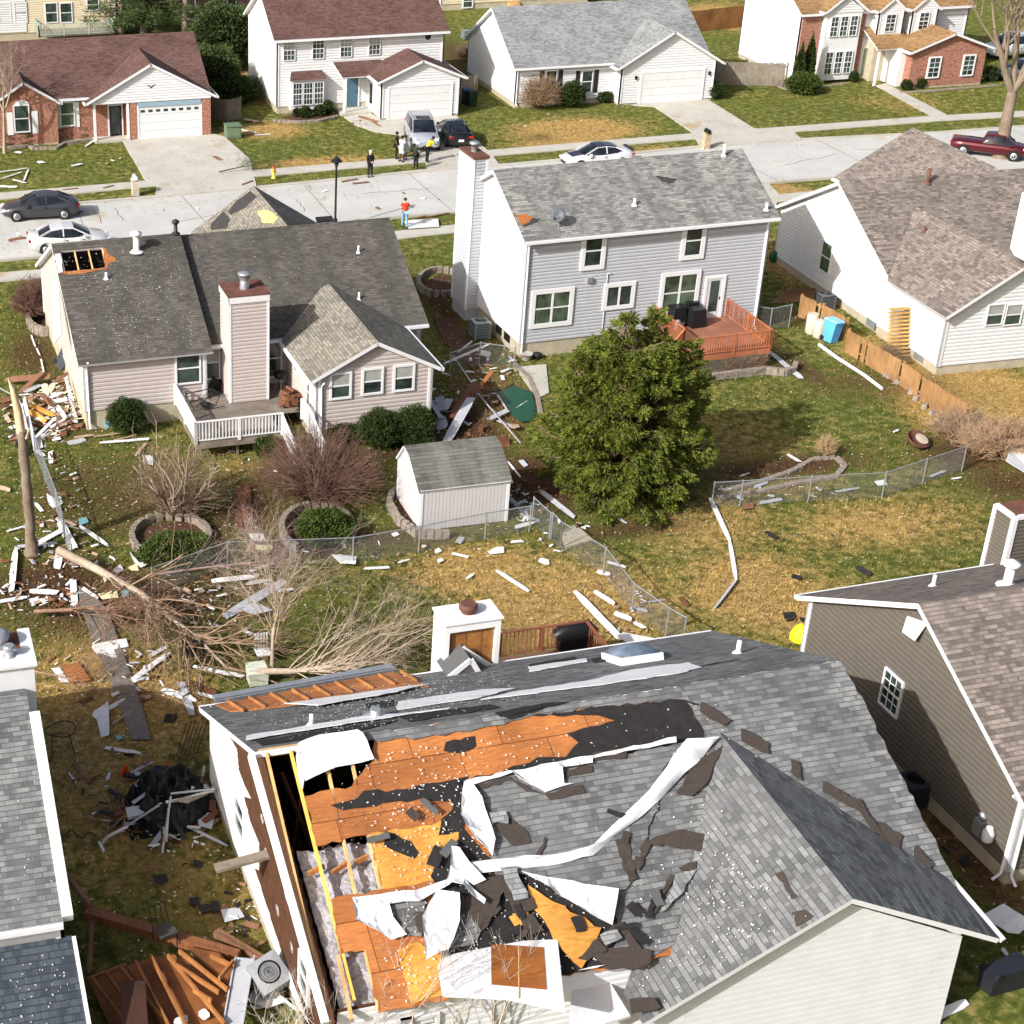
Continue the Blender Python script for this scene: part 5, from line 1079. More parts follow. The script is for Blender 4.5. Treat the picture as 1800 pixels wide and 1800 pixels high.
def leaf_cloud(name, P, D, mat, size, parent=None, seed=1, width=.35, jit=.6):
    """small pointed leaf faces at P pointing roughly along D (numpy)"""
    r_ = np.random.RandomState(seed); n = len(P); P = np.asarray(P, float); D = np.asarray(D, float)+r_.normal(0, jit, (n, 3)); D /= np.linalg.norm(D, axis=1)[:, None]
    S = np.cross(D, r_.normal(0, 1, (n, 3))); S /= np.linalg.norm(S, axis=1)[:, None]; L = size*r_.uniform(.6, 1.4, (n, 1))
    V = np.stack([P-S*L*width*.5, P+D*L*.5-S*L*width*.5*.8, P+D*L, P+S*L*width*.5], 1).reshape(-1, 3); F = np.arange(4*n).reshape(-1, 4)
    return bulk(name, V, F, mat, parent)
ever = M_leaf('spruce_needles', (.042, .060, .010), (.155, .182, .026), (.31, .32, .055), 1.7)
box_l = M_leaf('boxwood_leaf', (.018, .032, .008), (.045, .075, .014), (.09, .13, .025), 3.)
yew_l = M_leaf('arborvitae_leaf', (.035, .060, .010), (.075, .11, .018), (.12, .16, .03), 2.5)
pine_l = M_leaf('pine_needles', (.035, .06, .02), (.08, .12, .035), (.13, .17, .06), 1.2)
# ---- the big evergreen
def evergreen():
    base = G(1088, 858); t = thing('evergreen_tree', 'large round spruce with dark green needles and several tops in the middle yard', 'tree', base)
    rg = random.Random(21); r_ = np.random.RandomState(5)
    mb = MB(); mb.tube([(0, 0, 0), (.1, 0, 3), (-.2, .1, 6), (0, 0, 7.6)], [.32, .26, .16, .06], 9); mb.tube([(0, 0, 2.5), (1.0, .2, 5), (1.5, .3, 7.6)], [.2, .13, .04], 7); mb.tube([(0, 0, 2.2), (-1.4, 0, 4.5), (-1.9, .1, 6)], [.18, .12, .04], 7); mb.build('trunk', bark, t)
    P, D = [], []; lo = MB()
    leaders = [(-.5, .0, 9.1, 1.7), (1.1, .3, 9.0, 1.8), (-2.3, .1, 7.4, 1.5), (2.5, -.2, 7.4, 1.6), (-1.0, -1.2, 7.2, 1.4), (1.0, -1.3, 6.9, 1.4)]
    def rad_at(z, az):       # crown envelope radius by height
        f = max(0, 1-((z-2.2)/6.2)**1.35)**1.15 if z > 2.2 else 1-.22*((2.2-z)/2.2)**2
        return 3.08*math.sqrt(max(f, 0))*(1+.13*math.sin(az*3+1)+.09*math.sin(az*7+z*2)+.10*math.sin(az*2-z*1.4))
    sprays = []
    for i in range(900):
        z = rg.uniform(.35, 7.6)**1.0; az = rg.uniform(0, 2*math.pi); R_ = rad_at(z, az)*rg.uniform(.70, 1.06)
        if noise.noise(Vector((2.2*math.cos(az), 2.2*math.sin(az), z*.75))) > .22 and rg.random() < .8: continue
        # bare brown gap high on the near side
        if 3.9 < z < 6.0 and abs(az+1.35-2*math.pi if az > math.pi else az+1.35) < .42 and rg.random() < .92: continue
        sprays.append((Vector((R_*math.cos(az), R_*math.sin(az), z)), Vector((math.cos(az), math.sin(az), .15+.25*(z/8))), rg.uniform(.75, 1.35)))
    for lx, ly, lz, h in leaders:
        for k in range(34):
            f = rg.random(); az = rg.uniform(0, 6.283); R_ = (.12+1.15*(1-f))*rg.uniform(.5, 1)
            sprays.append((Vector((lx+R_*math.cos(az), ly+R_*math.sin(az), lz-h*1.5*(1-f))), Vector((math.cos(az), math.sin(az), .9)), rg.uniform(.45, .8)))
    for p, d, s in sprays:
        d = d.normalized(); n = int(150*s); side = d.cross(Vector((0, 0, 1))).normalized()
        # one frond: a drooping spine with side fingers
        for j in range(n):
            tt = rg.random(); fan = rg.choice((-1, 1))*rg.random()**.7
            q = p + d*(s*(tt-.45)) + side*(fan*s*.42*(1.15-tt)) + Vector((0, 0, -.16*s*tt*tt-.22*abs(fan)*s+rg.uniform(-.10, .10)))
            P.append(q); D.append((d*.9+side*fan*.8+Vector((0, 0, -.35)))*1.0)
        lo.tube([p-d*s*1.2-Vector((0, 0, .1)), p, p+d*s*.3-Vector((0, 0, .1))], [.03, .018, .008], 3, cap=False)
    leaf_cloud('crown', np.array(P), np.array(D), ever, .165, t, 3, .40, .35); t.scale = (.92, .92, .86)
    inner = MB()
    for k in range(160):
        z = rg.uniform(.6, 6.8); az = rg.uniform(0, 6.283); R_ = rad_at(z, az)*.75; inner.tube([(0, 0, z-.2), (R_*.5*math.cos(az), R_*.5*math.sin(az), z+.1), (R_*math.cos(az), R_*math.sin(az), z-.15)], [.05, .035, .015], 4, cap=False)
    inner.v += []; inner.build('limb', M_wood('brown_branch', (.10, .06, .03), (.30, .19, .10), 4, (2, 2, 2)), t)
    lo.build('twig', twig, t)
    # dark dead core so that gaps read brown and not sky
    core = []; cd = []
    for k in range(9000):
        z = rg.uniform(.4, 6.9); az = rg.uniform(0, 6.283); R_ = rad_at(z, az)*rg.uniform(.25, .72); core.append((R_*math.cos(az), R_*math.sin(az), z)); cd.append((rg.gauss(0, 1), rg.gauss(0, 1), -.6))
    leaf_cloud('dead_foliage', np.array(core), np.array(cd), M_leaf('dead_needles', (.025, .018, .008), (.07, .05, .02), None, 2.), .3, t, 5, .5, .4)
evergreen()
def shrub(px, py, rx, rz, mat, name, label, cat='shrub', ry=None, n=2600, size=.09, box=False, group=None, cone=False, seed=1):
    base = G(px, py); t = thing(name, label, cat, base, 0, group); r_ = np.random.RandomState(seed+px); ry = ry or rx
    u = r_.normal(0, 1, (n, 3)); u /= np.linalg.norm(u, axis=1)[:, None]
    if box: u = np.sign(u)*np.abs(u)**.45
    rr_ = r_.uniform(.80, 1.03, (n, 1)); lump = 1+.07*np.sin(u[:, :1]*7+px)+.06*np.sin(u[:, 2:]*9+py)
    P = u*rr_*lump*np.array([rx, ry, rz]); P[:, 2] += rz*.92
    if cone: f = 1-np.clip(P[:, 2]/(2*rz), 0, 1)**1.1*.9; P[:, 0] *= f; P[:, 1] *= f
    P = P[P[:, 2] > 0]
    leaf_cloud('foliage', P, P-np.array([0, 0, rz*.8]), mat, size, t, seed, .6, .9)
    mb = MB(); m = 12
    prof = [(.2*rx, .02), (.78*rx, .35*rz), (.86*rx, .95*rz), (.62*rx, 1.5*rz), (.2*rx, 1.75*rz)] if not cone else [(.3*rx, .02), (.75*rx, .3*rz), (.5*rx, rz), (.1*rx, 1.8*rz)]
    mb.lathe((0, 0, 0), [(.05, -.05), (.06, .05)], 6); mb.tube([(0, 0, 0), (0, 0, rz)], [.05, .03], 5); mb.build('stem', bark, t)
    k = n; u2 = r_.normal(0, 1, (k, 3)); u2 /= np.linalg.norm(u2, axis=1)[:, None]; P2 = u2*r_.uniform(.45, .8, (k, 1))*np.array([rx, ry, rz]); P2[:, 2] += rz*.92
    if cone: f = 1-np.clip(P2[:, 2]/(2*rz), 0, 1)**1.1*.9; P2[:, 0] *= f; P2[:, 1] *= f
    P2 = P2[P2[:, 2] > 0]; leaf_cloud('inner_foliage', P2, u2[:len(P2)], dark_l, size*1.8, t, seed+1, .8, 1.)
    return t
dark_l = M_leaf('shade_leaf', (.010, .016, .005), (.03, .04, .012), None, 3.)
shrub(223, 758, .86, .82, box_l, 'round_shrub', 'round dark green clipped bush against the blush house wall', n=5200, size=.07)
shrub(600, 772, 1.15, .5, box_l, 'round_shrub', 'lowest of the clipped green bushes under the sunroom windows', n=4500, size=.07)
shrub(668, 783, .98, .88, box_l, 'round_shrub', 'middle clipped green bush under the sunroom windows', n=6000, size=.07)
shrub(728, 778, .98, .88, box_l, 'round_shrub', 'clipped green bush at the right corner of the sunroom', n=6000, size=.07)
shrub(311, 988, 1.45, .55, yew_l, 'spreading_shrub', 'low spreading green shrub inside the left stone ring', n=6500, size=.10, ry=1.1)
shrub(570, 948, 1.15, .60, yew_l, 'spreading_shrub', 'green shrub inside the stone ring left of the shed', n=5500, size=.10, ry=1.0)
shrub(470, 800, .6, .45, yew_l, 'spreading_shrub', 'small green bush under the white deck corner', n=2200, size=.09)
shrub(1005, 187, .95, .95, box_l, 'round_shrub', 'dark round bush beside the bare brown bush at the white ranch', n=3000, size=.1)
shrub(1060, 178, .75, .42, box_l, 'round_shrub', 'small low green bush under the white ranch windows', n=1600, size=.09)
shrub(1254, 172, .72, .62, box_l, 'round_shrub', 'round green bush at the right corner of the white garage', n=2200, size=.09)
shrub(30, 254, 1.25, .5, box_l, 'clipped_hedge', 'clipped hedge under the arched window', 'hedge', box=True, n=3000, size=.09, ry=.5)
shrub(131, 243, 1.3, .55, box_l, 'clipped_hedge', 'clipped hedge left of the brick house porch', 'hedge', box=True, n=3000, size=.09, ry=.5)
shrub(1410, 163, 1.25, .75, yew_l, 'evergreen_shrub', 'rounded evergreen bush at the foot of the two pointed ones', n=3500, size=.12)
shrub(1400, 157, .62, 1.75, yew_l, 'pointed_evergreen', 'shorter pointed evergreen beside the white gable wall', cone=True, n=2600, size=.12)
shrub(1416, 154, .62, 2.1, yew_l, 'pointed_evergreen', 'taller pointed evergreen beside the brick corner', cone=True, n=2600, size=.12)
for x, y, r1, lb in ((523, 205, .3, 'narrow small bush left of the bay window bed'), (537, 207, .42, 'small round bush in the bed under the bay window'), (562, 204, .42, 'small round bush right of the bay window'), (576, 200, .5, 'taller small bush by the porch step of the white two-storey'), (1499, 143, .4, 'small bush right of the tall bay'), (1592, 158, .4, 'small bush left of the brick garage'), (1615, 154, .45, 'small bush in front of the brick garage wall'), (1718, 145, .5, 'small bush at the right end of the brick garage'), (1742, 142, .6, 'bush beside the grey car at the right edge')):
    shrub(x, y, r1, r1, box_l, 'small_shrub', lb, n=600, size=.1)
shrub(375, 168, 2.2, 1.9, pine_l, 'leafy_shrub', 'big loose green bush right of the brick house roof', n=5500, size=.16)
shrub(392, 120, 2.6, 2.6, pine_l, 'leafy_shrub', 'tall loose green bush behind the brick house corner', n=6500, size=.18)
shrub(410, 178, 2.0, 1.0, box_l, 'leafy_shrub', 'dark low bush between brick house and white two-storey', n=3500, size=.15)
def twiggy(px, py, name, label, cat, n, L, r, mat, spread, depth, seed, lean=(0, 0, 1), fan=1.0, fine=None, ends_n=0, base_r=.15, kids=(2, 4), up=.3, shrink=.68, wig=.12):
    t = thing(name, label, cat, G(px, py)); rg = random.Random(seed); mb = MB()
    for k in range(n):
        a = rg.uniform(0, 6.283); f = rg.uniform(.1, 1)*fan; d = Vector((math.cos(a)*f, math.sin(a)*f, 1))+Vector(lean)*.0
        branches(mb, (base_r*math.cos(a), base_r*math.sin(a), 0), d, L*rg.uniform(.8, 1.15), r, depth, rg, spread, up, kids, 4, 5, wig, shrink, None, .05)
    mb.build('branch', mat, t); return t
# reddish bare bushes and pale-barked multi-stem trees
def bare_dome(px, py, rx, rz, mat, name, label, n, seed, r=.012, trunk=None, ry=None):
    t = thing(name, label, 'shrub', G(px, py)); rg = random.Random(seed); mb = MB(); ry = ry or rx
    for k in range(n):
        a = rg.uniform(0, 6.283); ph = math.acos(rg.uniform(.02, 1)); e = Vector((rx*math.sin(ph)*math.cos(a), ry*math.sin(ph)*math.sin(a), rz*(.35+1.5*math.cos(ph))))*rg.uniform(.8, 1.04)
        s_ = Vector((e.x*.12, e.y*.12, 0)); m1 = s_.lerp(e, .35)+Vector((rg.uniform(-.1, .1), rg.uniform(-.1, .1), .18*rz)); m2 = s_.lerp(e, .7)+Vector((rg.uniform(-.1, .1), rg.uniform(-.1, .1), .12*rz))
        mb.tube([s_, m1, m2, e], [r*1.8, r*1.3, r, r*.5], 3, cap=False)
        for q in range(3):
            f = rg.uniform(.5, 1); p = m1.lerp(e, f); mb.tube([p, p+Vector((rg.uniform(-.35, .35), rg.uniform(-.35, .35), rg.uniform(-.05, .4)))*min(rx, 1.2)], [r*.8, r*.4], 3, cap=False)
    mb.build('twig', mat, t)
    if trunk:
        mb = MB()
        for k in range(trunk[0]):
            a = rg.uniform(0, 6.283); branches(mb, (.18*math.cos(a), .18*math.sin(a), 0), (math.cos(a)*.45, math.sin(a)*.45, 1), trunk[1]*rg.uniform(.8, 1.1), trunk[2], 2, rg, .5, .3, (2, 3), 5, 6, .25, .6)
        mb.build('stem', trunk[3], t)
    return t
bare_dome(310, 905, 2.5, 1.75, twig, 'bare_tree', 'pale-barked multi-stem tree with reddish twigs behind the left stone ring', 230, 4, .008, (13, 2.4, .055, palebark))
bare_dome(560, 878, 2.9, 1.75, redtwig, 'bare_tree', 'reddish bare bush-like tree behind the stone ring left of the shed', 620, 8, .009, (6, 1.8, .06, bark))
bare_dome(945, 188, 1.75, 1.35, M_plain('tan_twig', (.30, .20, .12), .9, .3, 4), 'bare_bush', 'clipped bare brown bush in front of the white ranch', 700, 9, .012)
bare_dome(60, 560, 1.25, 1.25, redtwig, 'bare_bush', 'bare reddish bush in the stone planter at the far left wall', 420, 10, .012)
bare_dome(1560, 640, 1.0, .5, twig, 'bare_bush', 'thin bare bush along the wooden fence', 160, 12, .008)
bare_dome(1450, 800, .5, .55, M_plain('straw_stalk', (.48, .33, .18), .9, .2), 'dry_ornamental_grass', 'dry upright tuft of stalks on the stone bed', 120, 13, .008)
bare_dome(1760, 795, 2.2, .75, M_plain('tan_brush', (.42, .28, .17), .9, .3, 3), 'brush_pile', 'tangled tan brush heap at the right edge fence corner', 520, 14, .013, ry=1.6)
bare_dome(1690, 770, 1.7, .6, M_plain('tan_brush2', (.36, .25, .16), .9, .3, 3), 'brush_pile', 'smaller tan brush heap left of the right edge one', 320, 15, .012)
bare_dome(1300, 650, 1.5, .45, twig, 'bare_bush', 'low bare bush in front of the red deck lattice', 220, 16, .008, ry=.7)
bare_dome(830, 105, 1.6, .7, twig, 'brush_pile', 'bare brush heap between the two white houses', 260, 17, .012)
# big bare tree at upper right and one at the left edge, street trees
def bare_tree(px, py, name, label, H_, r, seed, mat, depth=4, spread=.5, lean=(0, 0, 1), kids=(2, 4), fork=None, L0=None, up=.4):
    t = thing(name, label, 'tree', G(px, py)); rg = random.Random(seed); mb = MB(); tb = MB()
    top = Vector(lean).normalized()*(H_*.38); tb.tube([(0, 0, -.1), top*.12, top*.5, top], [r*1.35, r*1.05, r*.9, r*.75], 10)
    for k in range(fork or 3):
        a = 6.283*k/(fork or 3)+rg.uniform(-.4, .4); branches(mb, top, (math.cos(a)*.5, math.sin(a)*.5, 1), L0 or H_*.42, r*.6, depth, rg, spread, up, kids, 5, 7, .14, .66)
    tb.build('trunk', mat, t); mb.build('crown', mat, t); return t
bare_tree(1757, 277, 'bare_tree', 'tall bare tree with a torn pale limb stub at the upper right street', 11, .42, 33, bark, 4, .5, (.06, .1, 1), (3, 4), 4)
mb = MB(); p = G(1757, 277); 
bare_tree(8, 268, 'bare_tree', 'small bare street tree at the left edge in front of the brick house', 7, .11, 35, palebark, 4, .55, (.05, 0, 1), (3, 4), 4, 2.6)
# pine behind the brick house
def pine(px, py, label, H_, seed):
    t = thing('pine_tree', label, 'tree', G(px, py)); rg = random.Random(seed); tb = MB(); tb.tube([(0, 0, 0), (.1, 0, H_*.5), (0, .1, H_)], [.3, .22, .06], 8); tb.build('trunk', palebark, t)
    lb = MB(); P, D = [], []
    for k in range(46):
        z = rg.uniform(.15, .98)*H_; a = rg.uniform(0, 6.283); R_ = (1-z/H_)*2.2+1.6; e = Vector((R_*math.cos(a), R_*math.sin(a), z+.3)); lb.tube([(0, 0, z), e*.5+Vector((0, 0, z*.5-.1)), e], [.07, .05, .02], 4, cap=False)
        for q in range(4):
            c = Vector((0, 0, z)).lerp(e, rg.uniform(.45, 1.05))+Vector((rg.uniform(-.4, .4), rg.uniform(-.4, .4), rg.uniform(-.1, .3)))
            for j in range(55): o = Vector((rg.gauss(0, 1), rg.gauss(0, 1), rg.gauss(0, 1)*.6)); P.append(c+o*.28); D.append(o+Vector((0, 0, .5)))
    lb.build('limb', palebark, t); leaf_cloud('crown', np.array(P), np.array(D), pine_l, .3, t, seed, .18, .3)
pine(252, 64, 'scraggly pine with pale bare trunk behind the brick house roof', 8, 3); pine(325, 60, 'dense pine right of the bare-trunked one behind the brick house', 7, 5); pine(212, 62, 'small pine left of the bare-trunked one by the green deck', 5, 6)
# broken trunk at left, fallen trees
t = thing('broken_trunk', 'snapped standing tree trunk with splintered pale top at the left', 'tree', G(57, 972)); mb = MB()
topz = 6.9; rt = random.Random(3); mb.tube([(rt.uniform(-.03, .03)-.02*k*.2, rt.uniform(-.03, .03), -.1+k*.265) for k in range(21)], [(.36 if k == 0 else .26 if k < 3 else .205-.0015*k)*rt.uniform(.92, 1.1) for k in range(21)], 12); mb.build('trunk', bark, t)
mb = MB(); mb.tube([(-.1, 0, 5.1), (-.16, 0, 6.0), (-.3, 0, topz), (-.42, .02, topz+.4)], [.17, .16, .10, .015], 8); mb.tube([(.05, -.05, 4.9), (.22, -.1, 5.3)], [.12, .02], 6); mb.build('splintered_top', M_wood('split_wood', (.50, .34, .18), (.80, .64, .42), 3, (3, 3, .5)), t)
def fallen(name, label, path, r0, seed, mat, nb, bl, h0=.5, side=1.0, twigm=None):
    t = thing(name, label, 'tree', G(*path[0][:2])); rg = random.Random(seed); mb = MB(); P = [G(x, y, h)-t.location for x, y, h in path]
    n = len(P); mb.tube(P, [r0*(1-.75*i/(n-1)) for i in range(n)], 8); mb.build('trunk', mat, t); bb_ = MB()
    for k in range(nb):
        f = rg.uniform(.25, 1); i = min(int(f*(n-1)), n-2); q = P[i].lerp(P[i+1], f*(n-1)-i); d = (P[i+1]-P[i]).normalized(); sd_ = Vector((-d.y, d.x, 0))*rg.choice((-1, 1))
        branches(bb_, q, d*rg.uniform(.5, 1)+sd_*rg.uniform(.3, 1.0)*side+Vector((0, 0, rg.uniform(-.1, .5))), bl*rg.uniform(.6, 1.2), r0*.22, 3, rg, .55, .0, (2, 4), 4, 5, .16, .62, None, .12)
    bb_.build('branch', twigm or mat, t); return t
fallen('fallen_tree', 'long fallen pale tree lying across the chain-link fence at left', [(104, 968, .9), (170, 1000, 1.2), (250, 1045, 1.0), (300, 1085, .8), (345, 1120, .6), (400, 1175, .3)], .18, 41, M_wood('fallen_bark', (.20, .16, .12), (.46, .38, .29), 4, (2, 2, 2)), 34, 2.6, twigm=M_plain('brown_twigs', (.30, .20, .13), .9, .35, 4))
fallen('fallen_tree', 'uprooted bare tree lying behind the wrecked house roof', [(450, 1180, .5), (520, 1180, .6), (590, 1170, .8), (640, 1168, .9)], .13, 43, palebark, 40, 2.6)
fallen('fallen_branches', 'upright fan of pale bare branches left of the rear chimney', [(478, 1180, .3), (480, 1110, 1.6), (498, 1040, 2.6)], .08, 47, palebark, 26, 2.2)
fallen('fallen_branches', 'spread of thin brown branches along the fence at left', [(60, 1075, .3), (160, 1070, .5), (240, 1090, .4)], .08, 48, M_plain('brown_twigs2', (.26, .15, .10), .9, .35, 4), 26, 1.9)
fallen('fallen_branches', 'thin brown branches tangled in the middle of the chain-link fence', [(270, 1010, .4), (380, 995, .6), (480, 985, .5)], .06, 49, M_plain('mauve_twigs', (.30, .20, .18), .9, .35, 4), 26, 1.7)
fallen('fallen_branches', 'mat of twigs on the ground beside the left chimney', [(60, 1180, .2), (110, 1190, .3), (150, 1200, .2)], .04, 50, M_plain('brown_twigs3', (.30, .19, .12), .9, .35, 4), 14, 1.3)
fallen('fallen_branches', 'leafy green branch lying across the front sidewalk', [(385, 302, .15), (430, 292, .3), (475, 285, .2)], .05, 51, M_plain('green_twigs', (.07, .10, .03), .9, .35, 4), 22, 1.0)
# twigs of a nearby tree in front of the wrecked house (bottom edge)
t = thing('bare_tree', 'thin bare tree standing at the bottom edge before the wrecked eave', 'tree', G(730, 1935)); rg = random.Random(61); mb = MB()
for k in range(9):
    a = rg.uniform(0, 6.283); branches(mb, (rg.uniform(-1.6, 2.2), rg.uniform(-.4, .4), .2), (math.cos(a)*.25, math.sin(a)*.25, 1), 2.5*rg.uniform(.9, 1.2), .035, 3, rg, .5, .5, (3, 4), 5, 5, .12, .6)
mb.build('branch', M_plain('pale_twigs', (.50, .42, .34), .9, .2), t)
t = thing('bare_tree', 'white-flecked bare bush at the lower left of the wrecked house', 'tree', G(520, 1850)); mb = MB()
for k in range(8): a = rg.uniform(0, 6.283); branches(mb, (rg.uniform(-.5, .6), 0, .2), (math.cos(a)*.4, math.sin(a)*.4, 1), 1.2, .02, 3, rg, .5, .4, (3, 4), 4, 4, .15, .6)
mb.build('branch', M_plain('white_twigs', (.62, .58, .52), .9, .2), t)
# ================================================================== FENCES
def chain_fence(name, label, pts, post_at, h=1.15, gate=False, mesh=.10):
    P = [G(x, y) for x, y in pts]; t = thing(name, label, 'fence', P[0])
    P = [p-t.location for p in P]; top = MB(); top.tube([p+Vector((0, 0, h)) for p in P], .022, 6); top.build('top_rail', metal, t)
    for a, b_ in zip(P, P[1:]):
        L = (b_-a).length; n = max(1, round(L/3.0))
        for i in range(n+(b_ is P[-1])): q = a.lerp(b_, i/n); mb = MB(); mb.tube([q, q+Vector((0, 0, h+.05))], .032, 7); mb.build('post', metal, t)
    mb = MB()
    for a, b_ in zip(P, P[1:]):
        L = (b_-a).length; d = (b_-a)/L; k = int(L/mesh)
        for i in range(-int(h/mesh), k+1):
            for s in (1, -1):
                s0, s1 = i*mesh, i*mesh+h; z0, z1 = (.03, h) if s > 0 else (h, .03)
                if s1 < 0 or s0 > L: continue
                c0, c1 = max(s0, 0), min(s1, L); f0, f1 = (c0-s0)/(s1-s0), (c1-s0)/(s1-s0)
                mb.beam(a+d*c0+Vector((0, 0, z0+(z1-z0)*f0)), a+d*c1+Vector((0, 0, z0+(z1-z0)*f1)), (.0038), .0038, up=(-d.y, d.x, 0))
    mb.build('wire_mesh', metal, t); return t
chain_fence('chain_link_fence', 'chain-link fence running past the front of the shed', [(268, 1046), (400, 1000), (620, 992), (736, 972), (852, 948), (930, 935)], None)
chain_fence('chain_link_fence', 'chain-link fence slanting down to the wrecked house ridge', [(985, 965), (1060, 1010), (1110, 1075), (1170, 1118), (1200, 1135)], None)
chain_fence('chain_link_gate', 'open chain-link gate between the two fence runs', [(935, 920), (965, 948)], None); chain_fence('chain_link_gate', 'narrow chain-link gate leaf beside the concrete pad', [(968, 948), (985, 965)], None)
chain_fence('chain_link_fence', 'chain-link fence behind the evergreen reaching the brush heap', [(1250, 893), (1300, 890), (1420, 882), (1550, 875), (1690, 828)], None)
chain_fence('chain_link_fence', 'short chain-link fence and gate right of the red deck', [(1322, 578), (1352, 582), (1386, 575)], None, h=1.2)
chain_fence('chain_link_fence', 'bent chain-link fence between ranch and grey house', [(790, 660), (842, 642), (903, 650)], None)
chain_fence('chain_link_fence', 'chain-link fence leaning at left along the broken trunk', [(62, 800), (100, 900), (128, 1000)], None, h=1.0)
def picket(name, label, pts, h, mat, w=.14, gap=.012, posts=True, missing=0., cat='fence', seed=2, rails=True):
    P = [G(x, y) for x, y in pts]; t = thing(name, label, cat, P[0]); P = [p-t.location for p in P]; rg = random.Random(seed); mb = MB(); rb = MB()
    for a, b_ in zip(P, P[1:]):
        L = (b_-a).length; d = (b_-a)/L; n = int(L/(w+gap)); R3 = Matrix((d, Vector((-d.y, d.x, 0)), Vector((0, 0, 1)))).transposed()
        for i in range(n):
            if rg.random() < missing: continue
            hh = h+rg.uniform(-.03, .03); mb.box(a+d*((i+.5)*(w+gap))+Vector((0, 0, hh/2)), (w, .02, hh), R3 @ Matrix.Rotation(rg.uniform(-.02, .02), 3, 'Y'))
        if rails:
            for z in (.3, h*.85): rb.beam(a+Vector((-d.y, d.x, 0))*.05+Vector((0, 0, z)), b_+Vector((-d.y, d.x, 0))*.05+Vector((0, 0, z)), .04, .09)
        if posts:
            m = max(1, round(L/2.4))
            for i in range(m+1): q = a.lerp(b_, i/m); pb = MB(); pb.box(q+Vector((-d.y, d.x, 0))*.1+Vector((0, 0, h/2)), (.09, .09, h+.1)); pb.build('post', mat, t)
    mb.build('boards', mat, t); rb.build('rails', mat, t); return t
picket('picket_fence', 'leaning cedar picket fence beside the white house, upper run', [(1402, 556), (1440, 572), (1482, 598)], 1.15, fencew, missing=.05)
picket('picket_fence', 'cedar picket fence beside the straw lawn, lower run', [(1484, 618), (1520, 640), (1580, 676), (1635, 716), (1697, 755)], 1.15, fencew, missing=.03)
picket('wooden_fence', 'weathered grey privacy fence between the white ranch and brick two-storey', [(1253, 148), (1380, 152)], 1.7, greyw)
picket('wooden_fence', 'brown privacy fence with rails behind the white ranch', [(1212, 58), (1330, 44)], 1.8, M_wood('brown_fence', (.18, .07, .02), (.33, .16, .06), 2, (2, 2, 1)))
picket('wooden_fence', 'short dark wooden fence right of the brick house', [(372, 208), (398, 214), (425, 208)], 1.5, greyw)
picket('wooden_fence', 'short dark fence between the white two-storey and its neighbour', [(808, 170), (838, 168)], 1.5, greyw)
# stone rings and bed edging
def stones(name, label, pts, h=.18, sz=.3, closed=False, cat='garden edging', layers=1):
    P = [G(x, y) for x, y in pts]; 
    if closed: P.append(P[0])
    mb = MB(); rg = random.Random(len(pts))
    for l in range(layers):
        for a, b_ in zip(P, P[1:]):
            L = (b_-a).length; n = max(1, round(L/sz)); d = (b_-a)/L; R3 = Matrix((d, Vector((-d.y, d.x, 0)), Vector((0, 0, 1)))).transposed()
            for i in range(n): mb.box(a.lerp(b_, (i+.5)/n)+Vector((0, 0, h*(l+.5)-.02)), (sz*.94, .24*rg.uniform(.85, 1.1), h*.95), R3 @ Matrix.Rotation(rg.uniform(-.1, .1), 3, 'Z'), taper=.93)
    return single(name, mb, stone, label, cat)
def ell(cx, cy, rx, ry, a0=0, a1=360, n=18): return [(cx+rx*math.cos(rad(a0+(a1-a0)*i/n)), cy+ry*math.sin(rad(a0+(a1-a0)*i/n))) for i in range(n+1)]
stones('stone_ring', 'stone ring around the left spreading shrub', ell(300, 950, 68, 38, 120, 400), layers=2); stones('stone_ring', 'stone ring around the shrub left of the shed', ell(557, 935, 62, 42, 120, 400), layers=2)
stones('stone_edging', 'curved stone edging along the left side of the shed', [(712, 868), (690, 872), (683, 890), (700, 920), (735, 945), (790, 945)], layers=2)
stones('stone_ring', 'round stone planter ring on the lawn between the houses', ell(775, 500, 40, 22, 0, 330), layers=2); stones('stone_ring', 'grey curved planter ring at the left wall of the ranch', ell(80, 565, 30, 25, 40, 290), h=.25, layers=2)
stones('stone_edging', 'pale stone edging in front of the red deck', [(1252, 668), (1300, 662), (1345, 656), (1378, 660), (1395, 655), (1398, 645)], layers=2)
stones('stone_edging', 'curved pale edging around the bed by the evergreen', [(1270, 865), (1330, 850), (1390, 830), (1430, 808), (1470, 805), (1485, 820), (1470, 838), (1400, 850), (1330, 866), (1262, 876)], h=.12)
stones('stone_edging', 'paver edging running down from the patio corner', [(905, 640), (930, 665), (945, 700), (950, 730)], h=.1); stones('stone_edging', 'stone bed edging under the bay window', [(480, 213), (495, 215), (530, 216), (560, 214), (595, 206)]); stones('stone_edging', 'stone bed edging at the left brick wall', [(5, 262), (50, 258), (60, 263), (100, 262), (112, 254), (160, 247)])
stones('timber_edging', 'pale edging strip at the brick garage bed', [(1580, 163), (1640, 160), (1755, 150)], h=.1); stones('stone_edging', 'curved pale edging around the pointed evergreens', [(1368, 152), (1385, 158), (1415, 159), (1440, 153), (1490, 146)], h=.08)
mb = MB(); mb.tube([G(1440, 606, .06), G(1470, 628, .06), G(1520, 660, .06), G(1550, 683, .06)], .09, 6); single('edging_board', mb, white, 'long white edging strip beside the picket fence', 'edging')
